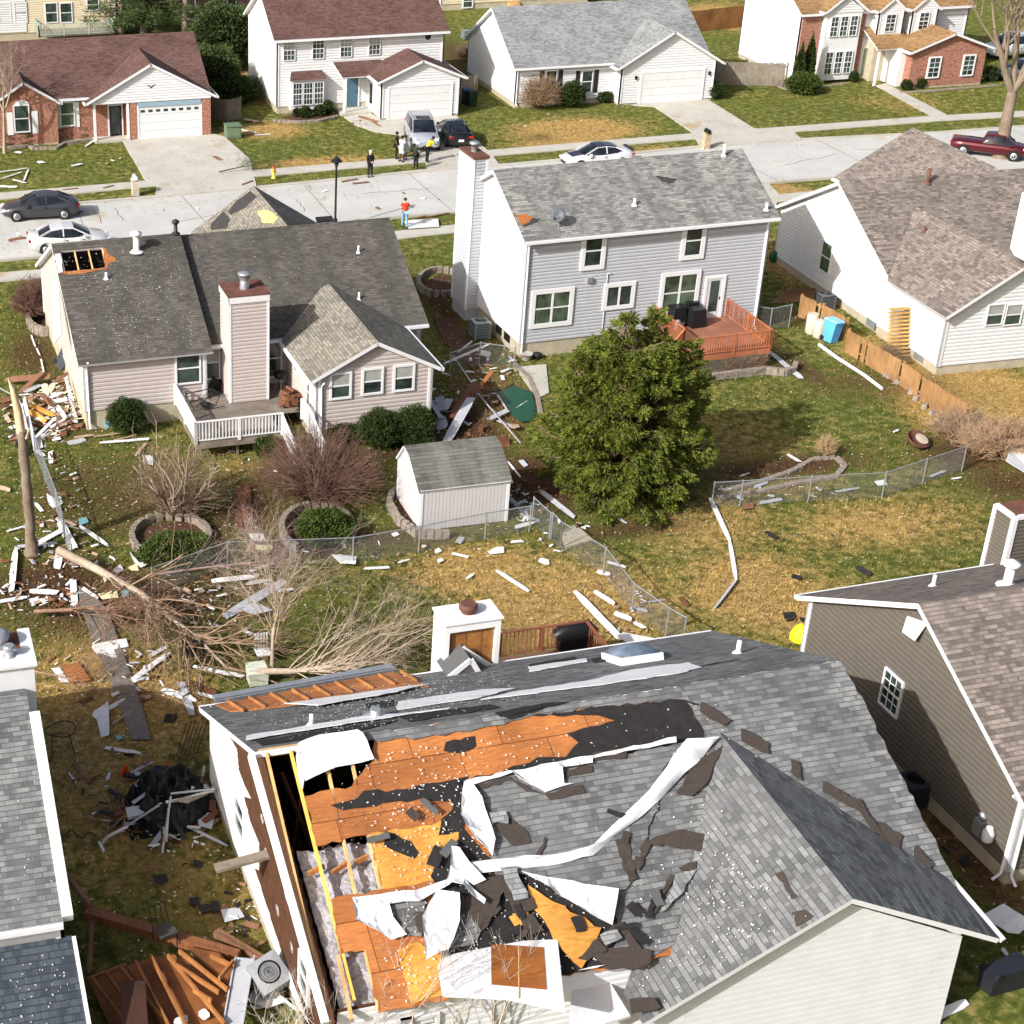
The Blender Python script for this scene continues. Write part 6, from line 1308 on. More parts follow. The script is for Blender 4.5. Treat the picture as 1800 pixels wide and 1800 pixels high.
for L_ in ([(230, 960), (260, 925), (330, 915), (365, 935), (360, 960), (300, 985)], [(500, 935), (530, 905), (600, 905), (620, 935), (580, 975), (520, 965)], [(700, 872), (716, 874), (742, 938), (722, 938), (698, 905)], [(740, 500), (775, 480), (812, 495), (812, 512), (775, 522)], [(58, 560), (80, 542), (96, 560), (92, 590), (70, 588)], [(1262, 668), (1300, 650), (1370, 640), (1392, 652), (1340, 656)], [(490, 205), (580, 198), (592, 203), (530, 213)], [(760, 555), (800, 560), (860, 640), (830, 650), (780, 600)]): sheet('garden_bed', L_, .03, dirt, .05)
# ================================================================== CARS
def paint(name, col, metal=.3):
    m = M_plain(name, col, .28, .06, 3, metal, stain=([c*.8+.03 for c in col], .66)); m.node_tree.nodes['Principled BSDF'].inputs['Coat Weight'].default_value = .6; return m
def loft(mb, secs, m=0, smooth=True):
    """secs: list of rings (equal point count)"""
    n = len(secs[0]); vs = [p for s_ in secs for p in s_]
    fs = [(i*n+j, i*n+(j+1) % n, (i+1)*n+(j+1) % n, (i+1)*n+j) for i in range(len(secs)-1) for j in range(n)]
    mb.add(vs, fs, m, smooth=smooth); mb.add(secs[0], [tuple(range(n))[::-1]], m); mb.add(secs[-1], [tuple(range(n))], m)
def car(kind, px, py, d, name, label, col, roofcol=None, hood=None, stripe=None, group='cars parked along the street and driveways'):
    t = thing(name, label, 'car' if kind != 'pickup' else 'pickup truck', G(px, py, .01), d, group)
    S = {'sedan': (4.55, 1.78, [(-2.27, .5, .72, .55), (-2.2, .34, .96, .78), (-1.9, .25, 1.03, .86), (-1.2, .2, 1.0, .89), (-.2, .19, .97, .89), (.8, .19, .94, .89), (1.3, .2, .90, .88), (1.85, .24, .80, .84), (2.15, .3, .66, .72), (2.27, .42, .56, .5)],
                  [(-1.72, .98, 1.02, .74, .60), (-1.05, .98, 1.34, .80, .58), (-.35, .97, 1.44, .83, .60), (.25, .95, 1.40, .82, .60), (1.15, .90, .94, .76, .64)], .32, (-1.35, 1.42)),
         'suv': (4.9, 1.92, [(-2.45, .5, .9, .7), (-2.4, .36, 1.12, .88), (-1.9, .28, 1.14, .95), (-1, .25, 1.12, .96), (.2, .25, 1.10, .96), (1.1, .25, 1.08, .95), (1.8, .28, 1.02, .92), (2.25, .34, .92, .84), (2.42, .45, .74, .64)],
                 [(-2.35, 1.1, 1.15, .84, .74), (-2.05, 1.1, 1.66, .87, .70), (-.8, 1.1, 1.76, .88, .70), (.35, 1.08, 1.70, .88, .70), (1.25, 1.05, 1.1, .84, .74)], .37, (-1.5, 1.5)),
         'pickup': (5.6, 1.98, [(-2.8, .5, 1.05, .9), (-2.75, .42, 1.12, .96), (-1.9, .38, 1.14, .98), (-.4, .38, 1.12, .98), (.9, .38, 1.12, .98), (1.9, .4, 1.08, .95), (2.6, .45, .98, .88), (2.8, .55, .8, .7)],
                    [(-.55, 1.1, 1.2, .86, .78), (-.35, 1.1, 1.72, .87, .70), (.3, 1.1, 1.80, .88, .70), (1.0, 1.1, 1.74, .88, .70), (1.7, 1.06, 1.12, .84, .74)], .40, (-1.8, 1.85))}[kind]
    L, Wd, body, cab, wr, ax = S; hw = Wd/2
    def ring(x, zb, zt, w_): return [Vector((x, y, z)) for y, z in ((-w_*.86, zb), (-w_, zb+.12), (-w_*1.01, (zb+zt)/2), (-w_*.97, zt-.08), (-w_*.84, zt), (0, zt+.03), (w_*.84, zt), (w_*.97, zt-.08), (w_*1.01, (zb+zt)/2), (w_, zb+.12), (w_*.86, zb))]
    pm = paint(name+'_paint', col); mb = MB(); loft(mb, [ring(*s_) for s_ in body]); mb.build('body', pm, t)
    def cring(x, zb, zt, wb, wt): return [Vector((x, y, z)) for y, z in ((-wb, zb-.05), (-wb*.97, zb+.02), (-wt, zt-.05), (-wt*.85, zt), (0, zt+.02), (wt*.85, zt), (wt, zt-.05), (wb*.97, zb+.02), (wb, zb-.05))]
    mb = MB(); loft(mb, [cring(*s_) for s_ in cab]); mb.build('windows', carglass, t)
    mb = MB(); rs_ = [cring(*cab[i]) for i in (1, 2, 3)]; up_ = Vector((0, 0, .012))
    for a_, b_ in zip(rs_, rs_[1:]):
        for j in range(2, 6): mb.add([a_[j]*1+up_, b_[j]+up_, b_[j+1]+up_, a_[j+1]+up_], [(0, 1, 2, 3)])
    rm = paint(name+'_roof_paint', roofcol) if roofcol else pm; mb.build('roof', rm, t)
    mb = MB()
    for s_ in (-1, 1):
        R_ = [cring(*c_) for c_ in cab]; k = 2 if s_ < 0 else 6; k0 = 1 if s_ < 0 else 7
        mb.beam(R_[0][k0], R_[1][k]+up_, .05, .10); mb.beam(R_[3][k]+up_, R_[4][k0], .05, .07); mid = R_[2]; mb.beam(mid[k0]+Vector((0, s_*.012, 0)), mid[k]+Vector((0, s_*.012, 0)), .03, .07, up=(1, 0, 0))
        for i in (1, 2): mb.beam(R_[i][k], R_[i+1][k], .03, .04)
        mb.box((cab[3][0]+.55, s_*(hw+.06), cab[3][1]+.06), (.14, .16, .12))
    mb.build('pillars', pm, t)
    for x_ in ax:
        for s_ in (-1, 1):
            M_ = Matrix.Rotation(s_*math.pi/2, 3, 'X'); mb = MB(); mb.lathe((x_, s_*(hw-.2), wr), [(wr*.55, -.0), (wr*.97, 0), (wr, -.03), (wr, -.18), (wr*.93, -.205), (wr*.66, -.205)], 18, M=Matrix.Rotation(s_*math.pi/2, 3, 'X')); wo = mb.build('wheel', rubber, t)
            mb = MB(); mb.lathe((x_, s_*(hw-.2), wr), [(wr*.66, -.19), (wr*.62, -.215), (wr*.15, -.20), (.02, -.222)], 14, M=M_); mb.build('rim', rimm if not (kind == 'sedan' and x_ > 0 and s_ < 0 and col[0] < .1 and d > 2) else dmetal, wo)
            mb = MB(); mb.lathe((x_, s_*(hw-.2), wr+.02), [(wr*1.16, -.10), (wr*1.16, -.200)], 18, M=M_); mb.build('wheel_arch', black, t)
    for s_ in (-1, 1):
        f_ = body[-2]; mb = MB(); mb.box((f_[0]-.06, s_*f_[3]*.80, f_[2]-.04), (.34, .26, .13), Matrix.Rotation(-s_*.35, 3, 'Z')); mb.build('headlight', lampm, t)
        r_ = body[1]; mb = MB(); mb.box((r_[0]-.01, s_*r_[3]*.82, r_[2]-.14), (.12, .32, .14), Matrix.Rotation(s_*.25, 3, 'Z')); mb.build('tail_light', tailm, t)
    mb = MB(); mb.box((body[-1][0]-.0, 0, .42), (.06, .7, .14)); mb.build('grille', black, t)
    mb = MB(); mb.box((body[0][0]-.0, 0, .62), (.05, .36, .15)); mb.build('licence_plate', white2, t)
    mb = MB(); [mb.box((x_, s_*(hw+.002), (body[4][1]+body[4][2])/2), (.012, .006, .62)) for x_ in (-.35, .62) for s_ in (-1, 1)]; [mb.box((x_, s_*(hw+.02), .80), (.14, .03, .03)) for x_ in (-.2, .75) for s_ in (-1, 1)]; mb.build('door_seam', black, t)
    if kind == 'suv': mb = MB(); [mb.beam((-1.9, s_*.66, 1.74), (.3, s_*.66, 1.77), .04, .05) for s_ in (-1, 1)]; mb.build('roof_rail', metal, t); mb = MB(); mb.box((-.05, 0, 1.765), (.7, .9, .02)); mb.build('sunroof', carglass, t)
    if hood: mb = MB(); mb.slab([(.95, -.5, .96), (1.9, -.42, .84), (1.9, .42, .84), (.95, .5, .96)], .01, Vector((0, 0, 1))); mb.v = [(x, y, z+.02) for x, y, z in mb.v]; mb.build('hood_panel', paint('hood_black', (.02, .02, .025)), t)
    if stripe: mb = MB(); [mb.box((.2, s_*(hw+.006), .36), (1.6, .01, .14)) for s_ in (-1, 1)]; mb.box((-2.2, 0, 1.06), (.2, 1.3, .06)); mb.build('side_stripe', black, t)
    return t
def heading(x0, y0, x1, y1): a, b_ = G(x0, y0), G(x1, y1); return math.atan2(b_.y-a.y, b_.x-a.x)
car('sedan', 72, 380, heading(133, 374, 12, 380), 'parked_car', 'dark grey sedan parked facing left at the far kerb', (.05, .052, .058))
car('sedan', 122, 437, heading(60, 440, 180, 432), 'parked_car', 'white sedan parked behind the roof hole of the ranch house', (.72, .72, .72))
car('suv', 741, 252, heading(729, 215, 757, 268), 'parked_car', 'silver SUV with sunroof facing the street on the driveway', (.42, .45, .50))
car('sedan', 797, 247, heading(816, 262, 779, 215), 'parked_car', 'black sedan parked tail to the street beside the silver SUV', (.012, .012, .013))
car('sedan', 1047, 291, heading(1100, 288, 990, 296), 'parked_car', 'white coupe with black hood and black roof at the far kerb', (.74, .74, .77), (.02, .02, .03), hood=True, stripe=True)
car('pickup', 1737, 273, -0.7, 'parked_truck', 'maroon pickup truck parked behind the bare tree trunk', (.085, .006, .010)).scale = (.85, .85, .85)
car('suv', 1772, 98, heading(1810, 90, 1735, 100), 'parked_car', 'white car by the brick garage at the upper right edge', (.74, .74, .75))
car('sedan', 1796, 138, heading(1835, 132, 1770, 142), 'parked_car', 'grey car half outside the right edge below the white one', (.16, .17, .18))
# ================================================================== PEOPLE
import bmesh
def skinned(name, V, E, R, mat, parent, sub=1, root=0):
    me = bpy.data.meshes.new(name); bm = bmesh.new(); ly = bm.verts.layers.skin.verify(); vs = [bm.verts.new(v) for v in V]
    for v, r in zip(vs, R): v[ly].radius = (r, r) if not isinstance(r, tuple) else r
    vs[root][ly].use_root = True
    for a, b_ in E: bm.edges.new((vs[a], vs[b_]))
    bm.to_mesh(me); bm.free(); o = bpy.data.objects.new(name, me); scene.collection.objects.link(o)
    o.modifiers.new('s', 'SKIN'); ss = o.modifiers.new('u', 'SUBSURF'); ss.levels = ss.render_levels = sub
    dg = bpy.context.evaluated_depsgraph_get(); m2 = bpy.data.meshes.new_from_object(o.evaluated_get(dg)); bpy.data.objects.remove(o)
    for p in m2.polygons: p.use_smooth = True
    m2.materials.clear(); m2.materials.append(mat); o = bpy.data.objects.new(name, m2); scene.collection.objects.link(o); o.parent = parent; return o
skin_m = {'l': M_plain('light_skin', (.52, .33, .25), .6, .05), 'd': M_plain('dark_skin', (.13, .07, .045), .6, .05)}
cloth = {}
def cl(col):
    if col not in cloth: cloth[col] = M_plain('cloth', col, .9, .15, 6, bm=.01)
    return cloth[col]
def person(px, py, yaw, label, top, pants, shoes=(.03, .03, .03), skin='l', hair=(.05, .03, .02), bend=0., arms='down', shorts=False, h=1.72, long=True, apart=.11, step=.0, hat=False):
    t = thing('person', label, 'person', G(px, py, .03), yaw); k = h/1.72; sb, cb = math.sin(bend), math.cos(bend)
    def up(x, y, z): z0 = .92; dz, = (z-z0,); return Vector((x, y*cb-dz*sb, z0+dz*cb+y*0))*k      # torso bends forward (-y)
    V = {}; pel = Vector((0, 0, .94))*k; V['pel'] = (pel, .13); V['wai'] = (up(0, 0, 1.08), .115); V['che'] = (up(0, 0, 1.30), .135); V['nb'] = (up(0, 0, 1.43), .075); V['nt'] = (up(0, -.01, 1.51), .052); V['hd'] = (up(0, -.02, 1.60), .085); V['ht'] = (up(0, -.01, 1.67), .075)
    E = [('pel', 'wai'), ('wai', 'che'), ('che', 'nb'), ('nb', 'nt'), ('nt', 'hd'), ('hd', 'ht')]
    for s_, n in ((-1, 'l'), (1, 'r')):
        V['sh'+n] = (up(s_*.17, 0, 1.40), .058)
        if arms == 'down': el, wr = up(s_*.23, .02, 1.13), up(s_*.23, -.06, .89)
        elif arms == 'front': el, wr = up(s_*.24, -.02, 1.13), up(s_*.06, -.22, 1.02)
        elif arms == 'reach': el, wr = up(s_*.21, -.18, 1.22), up(s_*.14, -.42, 1.16)
        V['el'+n] = (el, .042); V['wr'+n] = (wr, .028); dv = (wr-el).normalized(); V['pa'+n] = (wr+dv*.07, .034)
        E += [('che', 'sh'+n), ('sh'+n, 'el'+n), ('el'+n, 'wr'+n), ('wr'+n, 'pa'+n)]
        sd_ = Vector((0, 1, 0)) if abs(dv.y) < .8 else Vector((1, 0, 0)); sd_ = (sd_-dv*sd_.dot(dv)).normalized(); inn = Vector((-s_, 0, 0)); inn = (inn-dv*inn.dot(dv)).normalized()
        for q, (o_, ln) in enumerate(((-.027, .07), (-.009, .082), (.009, .078), (.027, .062))):
            b0 = wr+dv*.085+sd_*o_; V['f%s%d' % (n, q)] = (b0, .009); V['g%s%d' % (n, q)] = (b0+dv*ln*.55+inn*.01, .0085); V['h%s%d' % (n, q)] = (b0+dv*ln+inn*.03, .007)
            E += [('pa'+n, 'f%s%d' % (n, q)), ('f%s%d' % (n, q), 'g%s%d' % (n, q)), ('g%s%d' % (n, q), 'h%s%d' % (n, q))]
        V['t'+n] = (wr+dv*.05-sd_*.045+inn*.01, .010); V['u'+n] = (wr+dv*.09-sd_*.055+inn*.025, .008); E += [('wr'+n, 't'+n), ('t'+n, 'u'+n)]
        st = step*s_; V['hp'+n] = (Vector((s_*.09, 0, .90))*k, .10); V['kn'+n] = (Vector((s_*apart, -.03-st*.5, .49))*k, .062); V['an'+n] = (Vector((s_*apart*1.1, -st, .09))*k, .042); V['to'+n] = (Vector((s_*apart*1.25, -st-.15, .035))*k, .035)
        E += [('pel', 'hp'+n), ('hp'+n, 'kn'+n), ('kn'+n, 'an'+n), ('an'+n, 'to'+n)]
    def grow(name, keys, mat, add=0., sub=1, cut={}):
        ks = [q for q in V if q in keys]; ix = {q: i for i, q in enumerate(ks)}; e = [(ix[a], ix[b_]) for a, b_ in E if a in ix and b_ in ix]
        return skinned(name, [cut.get(q, V[q][0]) for q in ks], e, [V[q][1]*k+add for q in ks], mat, t, sub, 0)
    grow('body', set(V), skin_m[skin])
    mid = lambda a, b_, f: V[a][0].lerp(V[b_][0], f)
    tk = {'pel', 'wai', 'che', 'nb', 'shl', 'shr', 'ell', 'elr'} | ({'wrl', 'wrr'} if long else set())
    cut = {} if long else {'ell': mid('shl', 'ell', .7), 'elr': mid('shr', 'elr', .7)}; cut['nb'] = mid('nb', 'che', .1); cut['pel'] = mid('pel', 'wai', -.15)
    if long: cut['wrl'] = mid('ell', 'wrl', .92); cut['wrr'] = mid('elr', 'wrr', .92)
    grow('shirt', tk, cl(top), .018, 1, cut)
    pk = {'pel', 'hpl', 'hpr', 'knl', 'knr'} | (set() if shorts else {'anl', 'anr'}); grow('trousers' if not shorts else 'shorts', pk, cl(pants), .014 if not shorts else .03)
    for n in 'lr': a_, b_ = V['an'+n][0], V['to'+n][0]; mb = MB(); mb.tube([a_+Vector((0, .05, -.03)), a_+Vector((0, -.02, -.03)), b_], [.05, .055, .042], 8); mb.build('shoe', cl(shoes), t)
    hc = V['hd'][0].lerp(V['ht'][0], .5); mb = MB(); mb.lathe(hc+Vector((0, .012, -.02)), [(.098, -.03), (.104, .02), (.095, .07), (.06, .105), (.01, .118)], 12); mb.build('hair' if not hat else 'cap', cl(hair), t)
    fc_ = V['hd'][0]; mb = MB(); mb.box(fc_+Vector((0, -.095, .0)), (.026, .03, .04)); [mb.lathe(fc_+Vector((s_*.085, 0, 0)), [(.008, -.025), (.014, 0), (.008, .025)], 6) for s_ in (-1, 1)]; mb.build('nose_and_ears', skin_m[skin], t)
    mb = MB(); [mb.box(fc_+Vector((s_*.03, -.083, .025)), (.018, .012, .009)) for s_ in (-1, 1)]; mb.box(fc_+Vector((0, -.082, -.035)), (.045, .01, .01)); mb.build('eyes_and_mouth', cl((.06, .02, .02)), t)
    return t
person(650, 311, .2, 'woman in black jacket and dark trousers with pale hair standing at the kerb', (.012, .012, .014), (.015, .015, .018), skin='l', hair=(.75, .70, .62), arms='front')
person(696, 279, 1.2, 'man all in black standing left of the silver SUV', (.012, .012, .012), (.012, .012, .012), skin='d', hair=(.01, .01, .01), long=False, h=1.8)
person(706, 284, -1.0, 'person in white shirt and long pale shorts facing the man in black', (.72, .72, .74), (.62, .70, .70), skin='d', hair=(.01, .01, .01), shorts=True, long=False, h=1.72)
person(712, 281, .6, 'person in pale blue partly hidden behind the one in white', (.66, .68, .74), (.42, .58, .62), skin='d', hair=(.02, .01, .01), shorts=True, long=False, h=1.62)
person(731, 297, -1.1, 'person in dark grey leaning forward on the grass strip', (.03, .035, .035), (.012, .012, .012), skin='d', hair=(.01, .01, .01), bend=.35, arms='reach', h=1.75)
person(750, 285, 1.6, 'person in bright yellow shirt bending in front of the SUV', (.80, .62, .02), (.012, .012, .014), skin='d', hair=(.01, .01, .01), bend=.55, arms='reach', h=1.78)
person(711, 401, 2.9, 'person in red shirt and blue jeans bowed over the white panel', (.62, .045, .02), (.20, .38, .52), skin='l', hair=(.05, .03, .02), bend=.3, arms='front', long=False, h=1.78, step=.12)
# ================================================================== STREET FURNITURE AND YARD THINGS
def topz(px, py, ytop):
    g_ = G(px, py); n_ = Vector((FW.x, FW.y, 0)).normalized(); return hit(px, ytop, g_, n_).z
mb0 = MB(); g_ = G(589, 400); hz = topz(589, 400, 282); t = thing('street_lamp', 'black post lamp at the near kerb behind the ranch roof', 'street lamp', g_)
mb = MB(); mb.lathe((0, 0, 0), [(.14, 0), (.13, .5), (.07, .6), (.06, hz-.5), (.05, hz-.45)], 12); mb.build('pole', black, t)
mb = MB(); mb.lathe((0, 0, hz-.45), [(.06, 0), (.17, .38), (.16, .40)], 8); mb.build('lantern', glass, t); mb = MB(); mb.lathe((0, 0, hz-.05), [(.36, 0), (.12, .2), (.03, .32), (.02, .42)], 10); mb.build('cap', black, t)
def mailbox(px, py, ytop, label, m):
    z = topz(px, py, ytop); t = thing('mailbox_pillar', label, 'mailbox', G(px, py)); mb = MB(); mb.box((0, 0, (z-.35)/2), (.42, .42, z-.35)); mb.box((0, 0, z-.33), (.5, .5, .06)); mb.build('pillar', m, t)
    mb = MB(); mb.tube([(0, -.3, z-.18), (0, .25, z-.18)], .13, 10); mb.box((0, -.02, z-.25), (.26, .55, .12)); mb.build('box', black if 'brick' in m.name else white2, t); return t
mailbox(238, 343, 306, 'pale stone mailbox pillar on the grass strip at left', M_plain('pale_stone', (.50, .44, .36), .9, .3, 4)); mailbox(1240, 261, 225, 'brick mailbox pillar beside the white driveway', M_brick('pale_brick', (.42, .30, .18), (.55, .45, .28), (.4, .36, .3)))
t = thing('fire_hydrant', 'yellow fire hydrant with red cap on the grass strip', 'fire hydrant', G(481, 313)); mb = MB(); mb.lathe((0, 0, 0), [(.16, 0), (.15, .06), (.11, .08), (.11, .55), (.15, .58), (.14, .62)], 12); mb.tube([(-.18, 0, .42), (.18, 0, .42)], .06, 8); mb.build('barrel', M_plain('hydrant_yellow', (.75, .52, .10), .5), t)
mb = MB(); mb.lathe((0, 0, .62), [(.13, 0), (.1, .1), (.03, .16)], 10); mb.build('cap', M_plain('hydrant_red', (.45, .06, .03), .5), t)
t = thing('transformer_box', 'green utility transformer box beside the brick house driveway', 'utility box', G(409, 241)); mb = MB(); mb.box((0, 0, .42), (1.0, .9, .84)); mb.box((0, -.03, .86), (1.06, 1.0, .06)); mb.build('cabinet', M_plain('utility_green', (.12, .17, .10), .6), t); mb = MB(); mb.box((0, -.46, .45), (.9, .02, .6)); mb.build('door', M_plain('utility_green2', (.14, .20, .12), .6), t)
def acunit(px, py, label, w_=.75, h=.8, m=None, rot=0., tilt=None):
    t = thing('air_conditioner', label, 'air conditioner', G(px, py), rot)
    if tilt: t.rotation_euler = tilt; t.location.z = .35
    m = m or M_plain('ac_grey', (.22, .27, .28), .5); mb = MB(); mb.box((0, 0, h/2), (w_*.94, w_*.94, h*.94)); mb.build('core', black, t); mb = MB()
    for i in range(9):
        z = .08+i*(h-.16)/8
        for s_ in (-1, 1): mb.box((0, s_*w_/2, z), (w_, .02, .035)); mb.box((s_*w_/2, 0, z), (.02, w_, .035))
    for sx in (-1, 1):
        for sy in (-1, 1): mb.box((sx*w_*.48, sy*w_*.48, h/2), (.06, .06, h))
    mb.build('grille', m, t); mb = MB(); n = 24; vs = []
    for j in range(n): a = 2*math.pi*j/n; c_, s_ = math.cos(a), math.sin(a); q = max(abs(c_), abs(s_)); vs += [(w_*.52*c_/q, w_*.52*s_/q, h), (w_*.36*c_, w_*.36*s_, h+.03)]
    mb.add(vs, [(2*j, (2*j+2) % (2*n), (2*j+3) % (2*n), 2*j+1) for j in range(n)]); [mb.lathe((0, 0, h+.01), [(r_, 0), (r_, .015), (r_-.012, .015), (r_-.012, 0)], 20) for r_ in (w_*.3, w_*.2, w_*.1)]; mb.build('top_cover', m, t)
    mb = MB(); [mb.box((.12*math.cos(a), .12*math.sin(a), h-.03), (.24, .1, .01), Matrix.Rotation(a, 3, 'Z')) for a in (0, 1.57, 3.14, 4.71)]; mb.build('fan', dmetal, t); return t
acunit(843, 592, 'grey air conditioner against the grey two-storey left wall', .8, .85); acunit(1447, 542, 'dark air conditioner beside the white house wall', .8, .8, M_plain('ac_dark', (.10, .11, .11), .5)); acunit(1602, 1408, 'black air conditioner between the wrecked and taupe houses', .85, .8, M_plain('ac_black', (.03, .035, .045), .5))
acunit(470, 1740, 'round-topped air conditioner tipped beside the wrecked wall', .85, .75, M_plain('ac_lightgrey', (.26, .27, .28), .5), tilt=(.5, -.25, .3)); acunit(820, 68, 'small air conditioner behind the white two-storey', .7, .7)
def bin_(px, py, label, body, lid, name='wheeled_bin', h=1.05, rot=0., tip=None, group=None):
    t = thing(name, label, 'trash bin', G(px, py), rot, group); 
    if tip: t.rotation_euler = tip; t.location.z = .3
    mb = MB(); mb.add([(sx*(.24 if z == 0 else .30), sy*(.28 if z == 0 else .37), z) for z in (0, h) for sx, sy in ((-1, -1), (1, -1), (1, 1), (-1, 1))], [(3, 2, 1, 0), (0, 1, 5, 4), (1, 2, 6, 5), (2, 3, 7, 6), (3, 0, 4, 7), (4, 5, 6, 7)]); mb.box((0, -.38, h-.05), (.62, .05, .06)); mb.build('body', body, t)
    mb = MB(); mb.add([(-.32, -.42, h), (.32, -.42, h), (.32, .40, h), (-.32, .40, h), (-.27, -.34, h+.07), (.27, -.34, h+.07), (.27, .36, h+.09), (-.27, .36, h+.09)], [(0, 1, 5, 4), (1, 2, 6, 5), (2, 3, 7, 6), (3, 0, 4, 7), (4, 5, 6, 7)]); mb.build('lid', lid, t)
    for s_ in (-1, 1): mb = MB(); mb.lathe((s_*.27, .3, .12), [(.12, -.03), (.12, .03)], 12, M=Matrix.Rotation(math.pi/2, 3, 'Y')); mb.build('wheel', rubber, t)
    mb = MB(); mb.tube([(-.25, .42, h-.02), (.25, .42, h-.02)], .02, 6); mb.build('handle', body, t); return t
dbin = M_plain('bin_dark', (.02, .022, .028), .4); bin_(1458, 600, 'blue wheeled bin leaning beside the two pale barrels', M_plain('bin_blue', (.10, .38, .75), .45), M_plain('bin_blue2', (.25, .58, .88), .45), tip=(0, .12, .3)).location.z = .02
bin_(820, 183, 'dark wheeled bin with blue lid at the white garage corner', dbin, M_plain('bin_navy', (.03, .06, .14), .4)); bin_(829, 186, 'dark green wheeled bin beside the blue-lidded one', M_plain('bin_green', (.02, .05, .03), .4), dbin)
bin_(1727, 1745, 'black wheeled bin lying on its side by the garage wing', dbin, dbin, h=1.25, tip=(math.pi/2, 0, 1.75)).location.z = .35; bin_(108, 655, 'dark grey open bin tumbled against the ranch left wall', M_plain('bin_grey', (.05, .06, .065), .45), dbin, tip=(.5, .3, .6))
def barrel(px, py, label, m, r=.28, h=.85): 
    mb = MB(); mb.lathe(G(px, py), [(r*.9, 0), (r, .1), (r, h*.9), (r*.85, h), (r*.8, h+.02)], 16); return single('barrel', mb, m, label, 'barrel')
cb_ = M_plain('cream_plastic', (.55, .50, .40), .5, .15); barrel(1425, 585, 'taller cream barrel by the picket fence', cb_, .3, 1.0); barrel(1438, 592, 'shorter cream barrel next to the blue bin', cb_, .28, .85)
mb = MB(); mb.lathe(G(925, 632), [(.2, 0), (.3, .3), (.33, .32), (.3, .34), (.2, .3)], 14); single('flower_pot', mb, M_plain('pot', (.42, .40, .38), .8), 'pale flower pot at the grey house foundation', 'flower pot'); mb = MB(); mb.lathe(G(944, 630), [(.17, 0), (.24, .25), (.2, .27)], 12); single('flower_pot', mb, black, 'dark pot beside the pale one at the foundation', 'flower pot')
# stacked yellow pallets / steps
t = thing('leaning_lumber_steps', 'yellow wooden step stack leaning against the white house wall', 'wooden steps', G(1578, 628)); mb = MB()
for i in range(13): mb.box((.02*math.sin(i*5), .05*i, .1+i*.18), (1.05, .26, .05)); mb.box((0, .05*i+.08, .02+i*.18), (.9, .03, .10))
mb.build('boards', M_wood('yellow_lumber', (.40, .24, .07), (.72, .50, .20), 2), t); t.rotation_euler.z = -.1
mb = MB(); P = gpts([(1358, 535), (1385, 512), (1440, 508), (1430, 530)]); a_, b_, c_, d_ = P
for i in range(12): f0 = i/12; mb.beam(a_.lerp(d_, f0)+Vector((0, 0, .06)), b_.lerp(c_, f0)+Vector((0, 0, .06)), .17, .03)
single('fence_panel', mb, M_wood('panel_wood', (.20, .09, .04), (.36, .18, .08), 2), 'fallen brown fence panel lying between the two houses', 'fence panel')
mb = MB(); mb.lathe(G(1362, 462)+Vector((0, 0, .35)), [(.30, -.08), (.3, .08)], 16, M=Matrix.Rotation(math.pi/2, 3, 'X')); mb.lathe(G(1362, 462)+Vector((0, 0, .35)), [(.36, -.1), (.36, -.08)], 16, M=Matrix.Rotation(math.pi/2, 3, 'X')); single('hose_reel', mb, M_plain('hose_green', (.02, .12, .06), .5), 'green garden hose reel against the white house wall', 'hose reel')
t = thing('fire_pit', 'round metal fire pit lying tilted on the lawn', 'fire pit', G(1610, 785), .4); mb = MB(); M_ = Matrix.Rotation(.45, 3, 'X'); mb.lathe((0, 0, .3), [(.15, -.2), (.48, .0), (.52, .12), (.5, .14), (.42, .0), (.1, -.1)], 18, M=M_); mb.build('bowl', rust, t); mb = MB(); [mb.tube([(.3*math.cos(a), .3*math.sin(a), .25), (.4*math.cos(a), .4*math.sin(a), 0)], .02, 5) for a in (0, 2.1, 4.2)]; mb.build('stand', dmetal, t); mb = MB(); mb.lathe((0, -.2, .45), [(.3, 0), (.05, .03)], 14, M=M_); mb.build('lid', M_plain('pale_disc', (.5, .42, .32), .7), t)
# deck furniture (grey house)
def deckp(b, x, y, z): return b.l2w(b.at(x, y, z))
t = thing('covered_patio_set', 'black covered patio chairs standing on the red deck', 'patio furniture', deckp(Gb, 1212, 572, 1.02), .1); 
for dx, dy, w_, h_ in ((-.55, .35, .75, .95), (.25, -.1, .8, .9), (.35, .65, .7, 1.0)): mb = MB(); mb.box((dx, dy, h_/2), (w_, .7, h_), taper=.86); mb.box((dx, dy+.3, h_*.62), (w_*.9, .12, h_*.7)); mb.build('cover', black, t)
mb = MB(); mb.lathe(deckp(Gb, 1232, 548, 1.02)+Vector((0, 0, .9)), [(.13, 0), (.14, .05), (.14, .35), (.05, .42), (.05, .48)], 12); single('water_jug', mb, M_plain('blue_jug', (.35, .50, .75), .3), 'blue topped water jug behind the covered chairs', 'water jug')
mb = MB(); c_ = deckp(Gb, 1190, 578, 1.02); mb.lathe(c_, [(.18, 0), (.2, .3), (.1, .45)], 10); mb.lathe(c_+Vector((.3, .1, 0)), [(.1, 0), (.1, .25)], 10); single('garden_ornament', mb, metal, 'small grey ornaments in the deck corner left of the covered chairs', 'ornament')
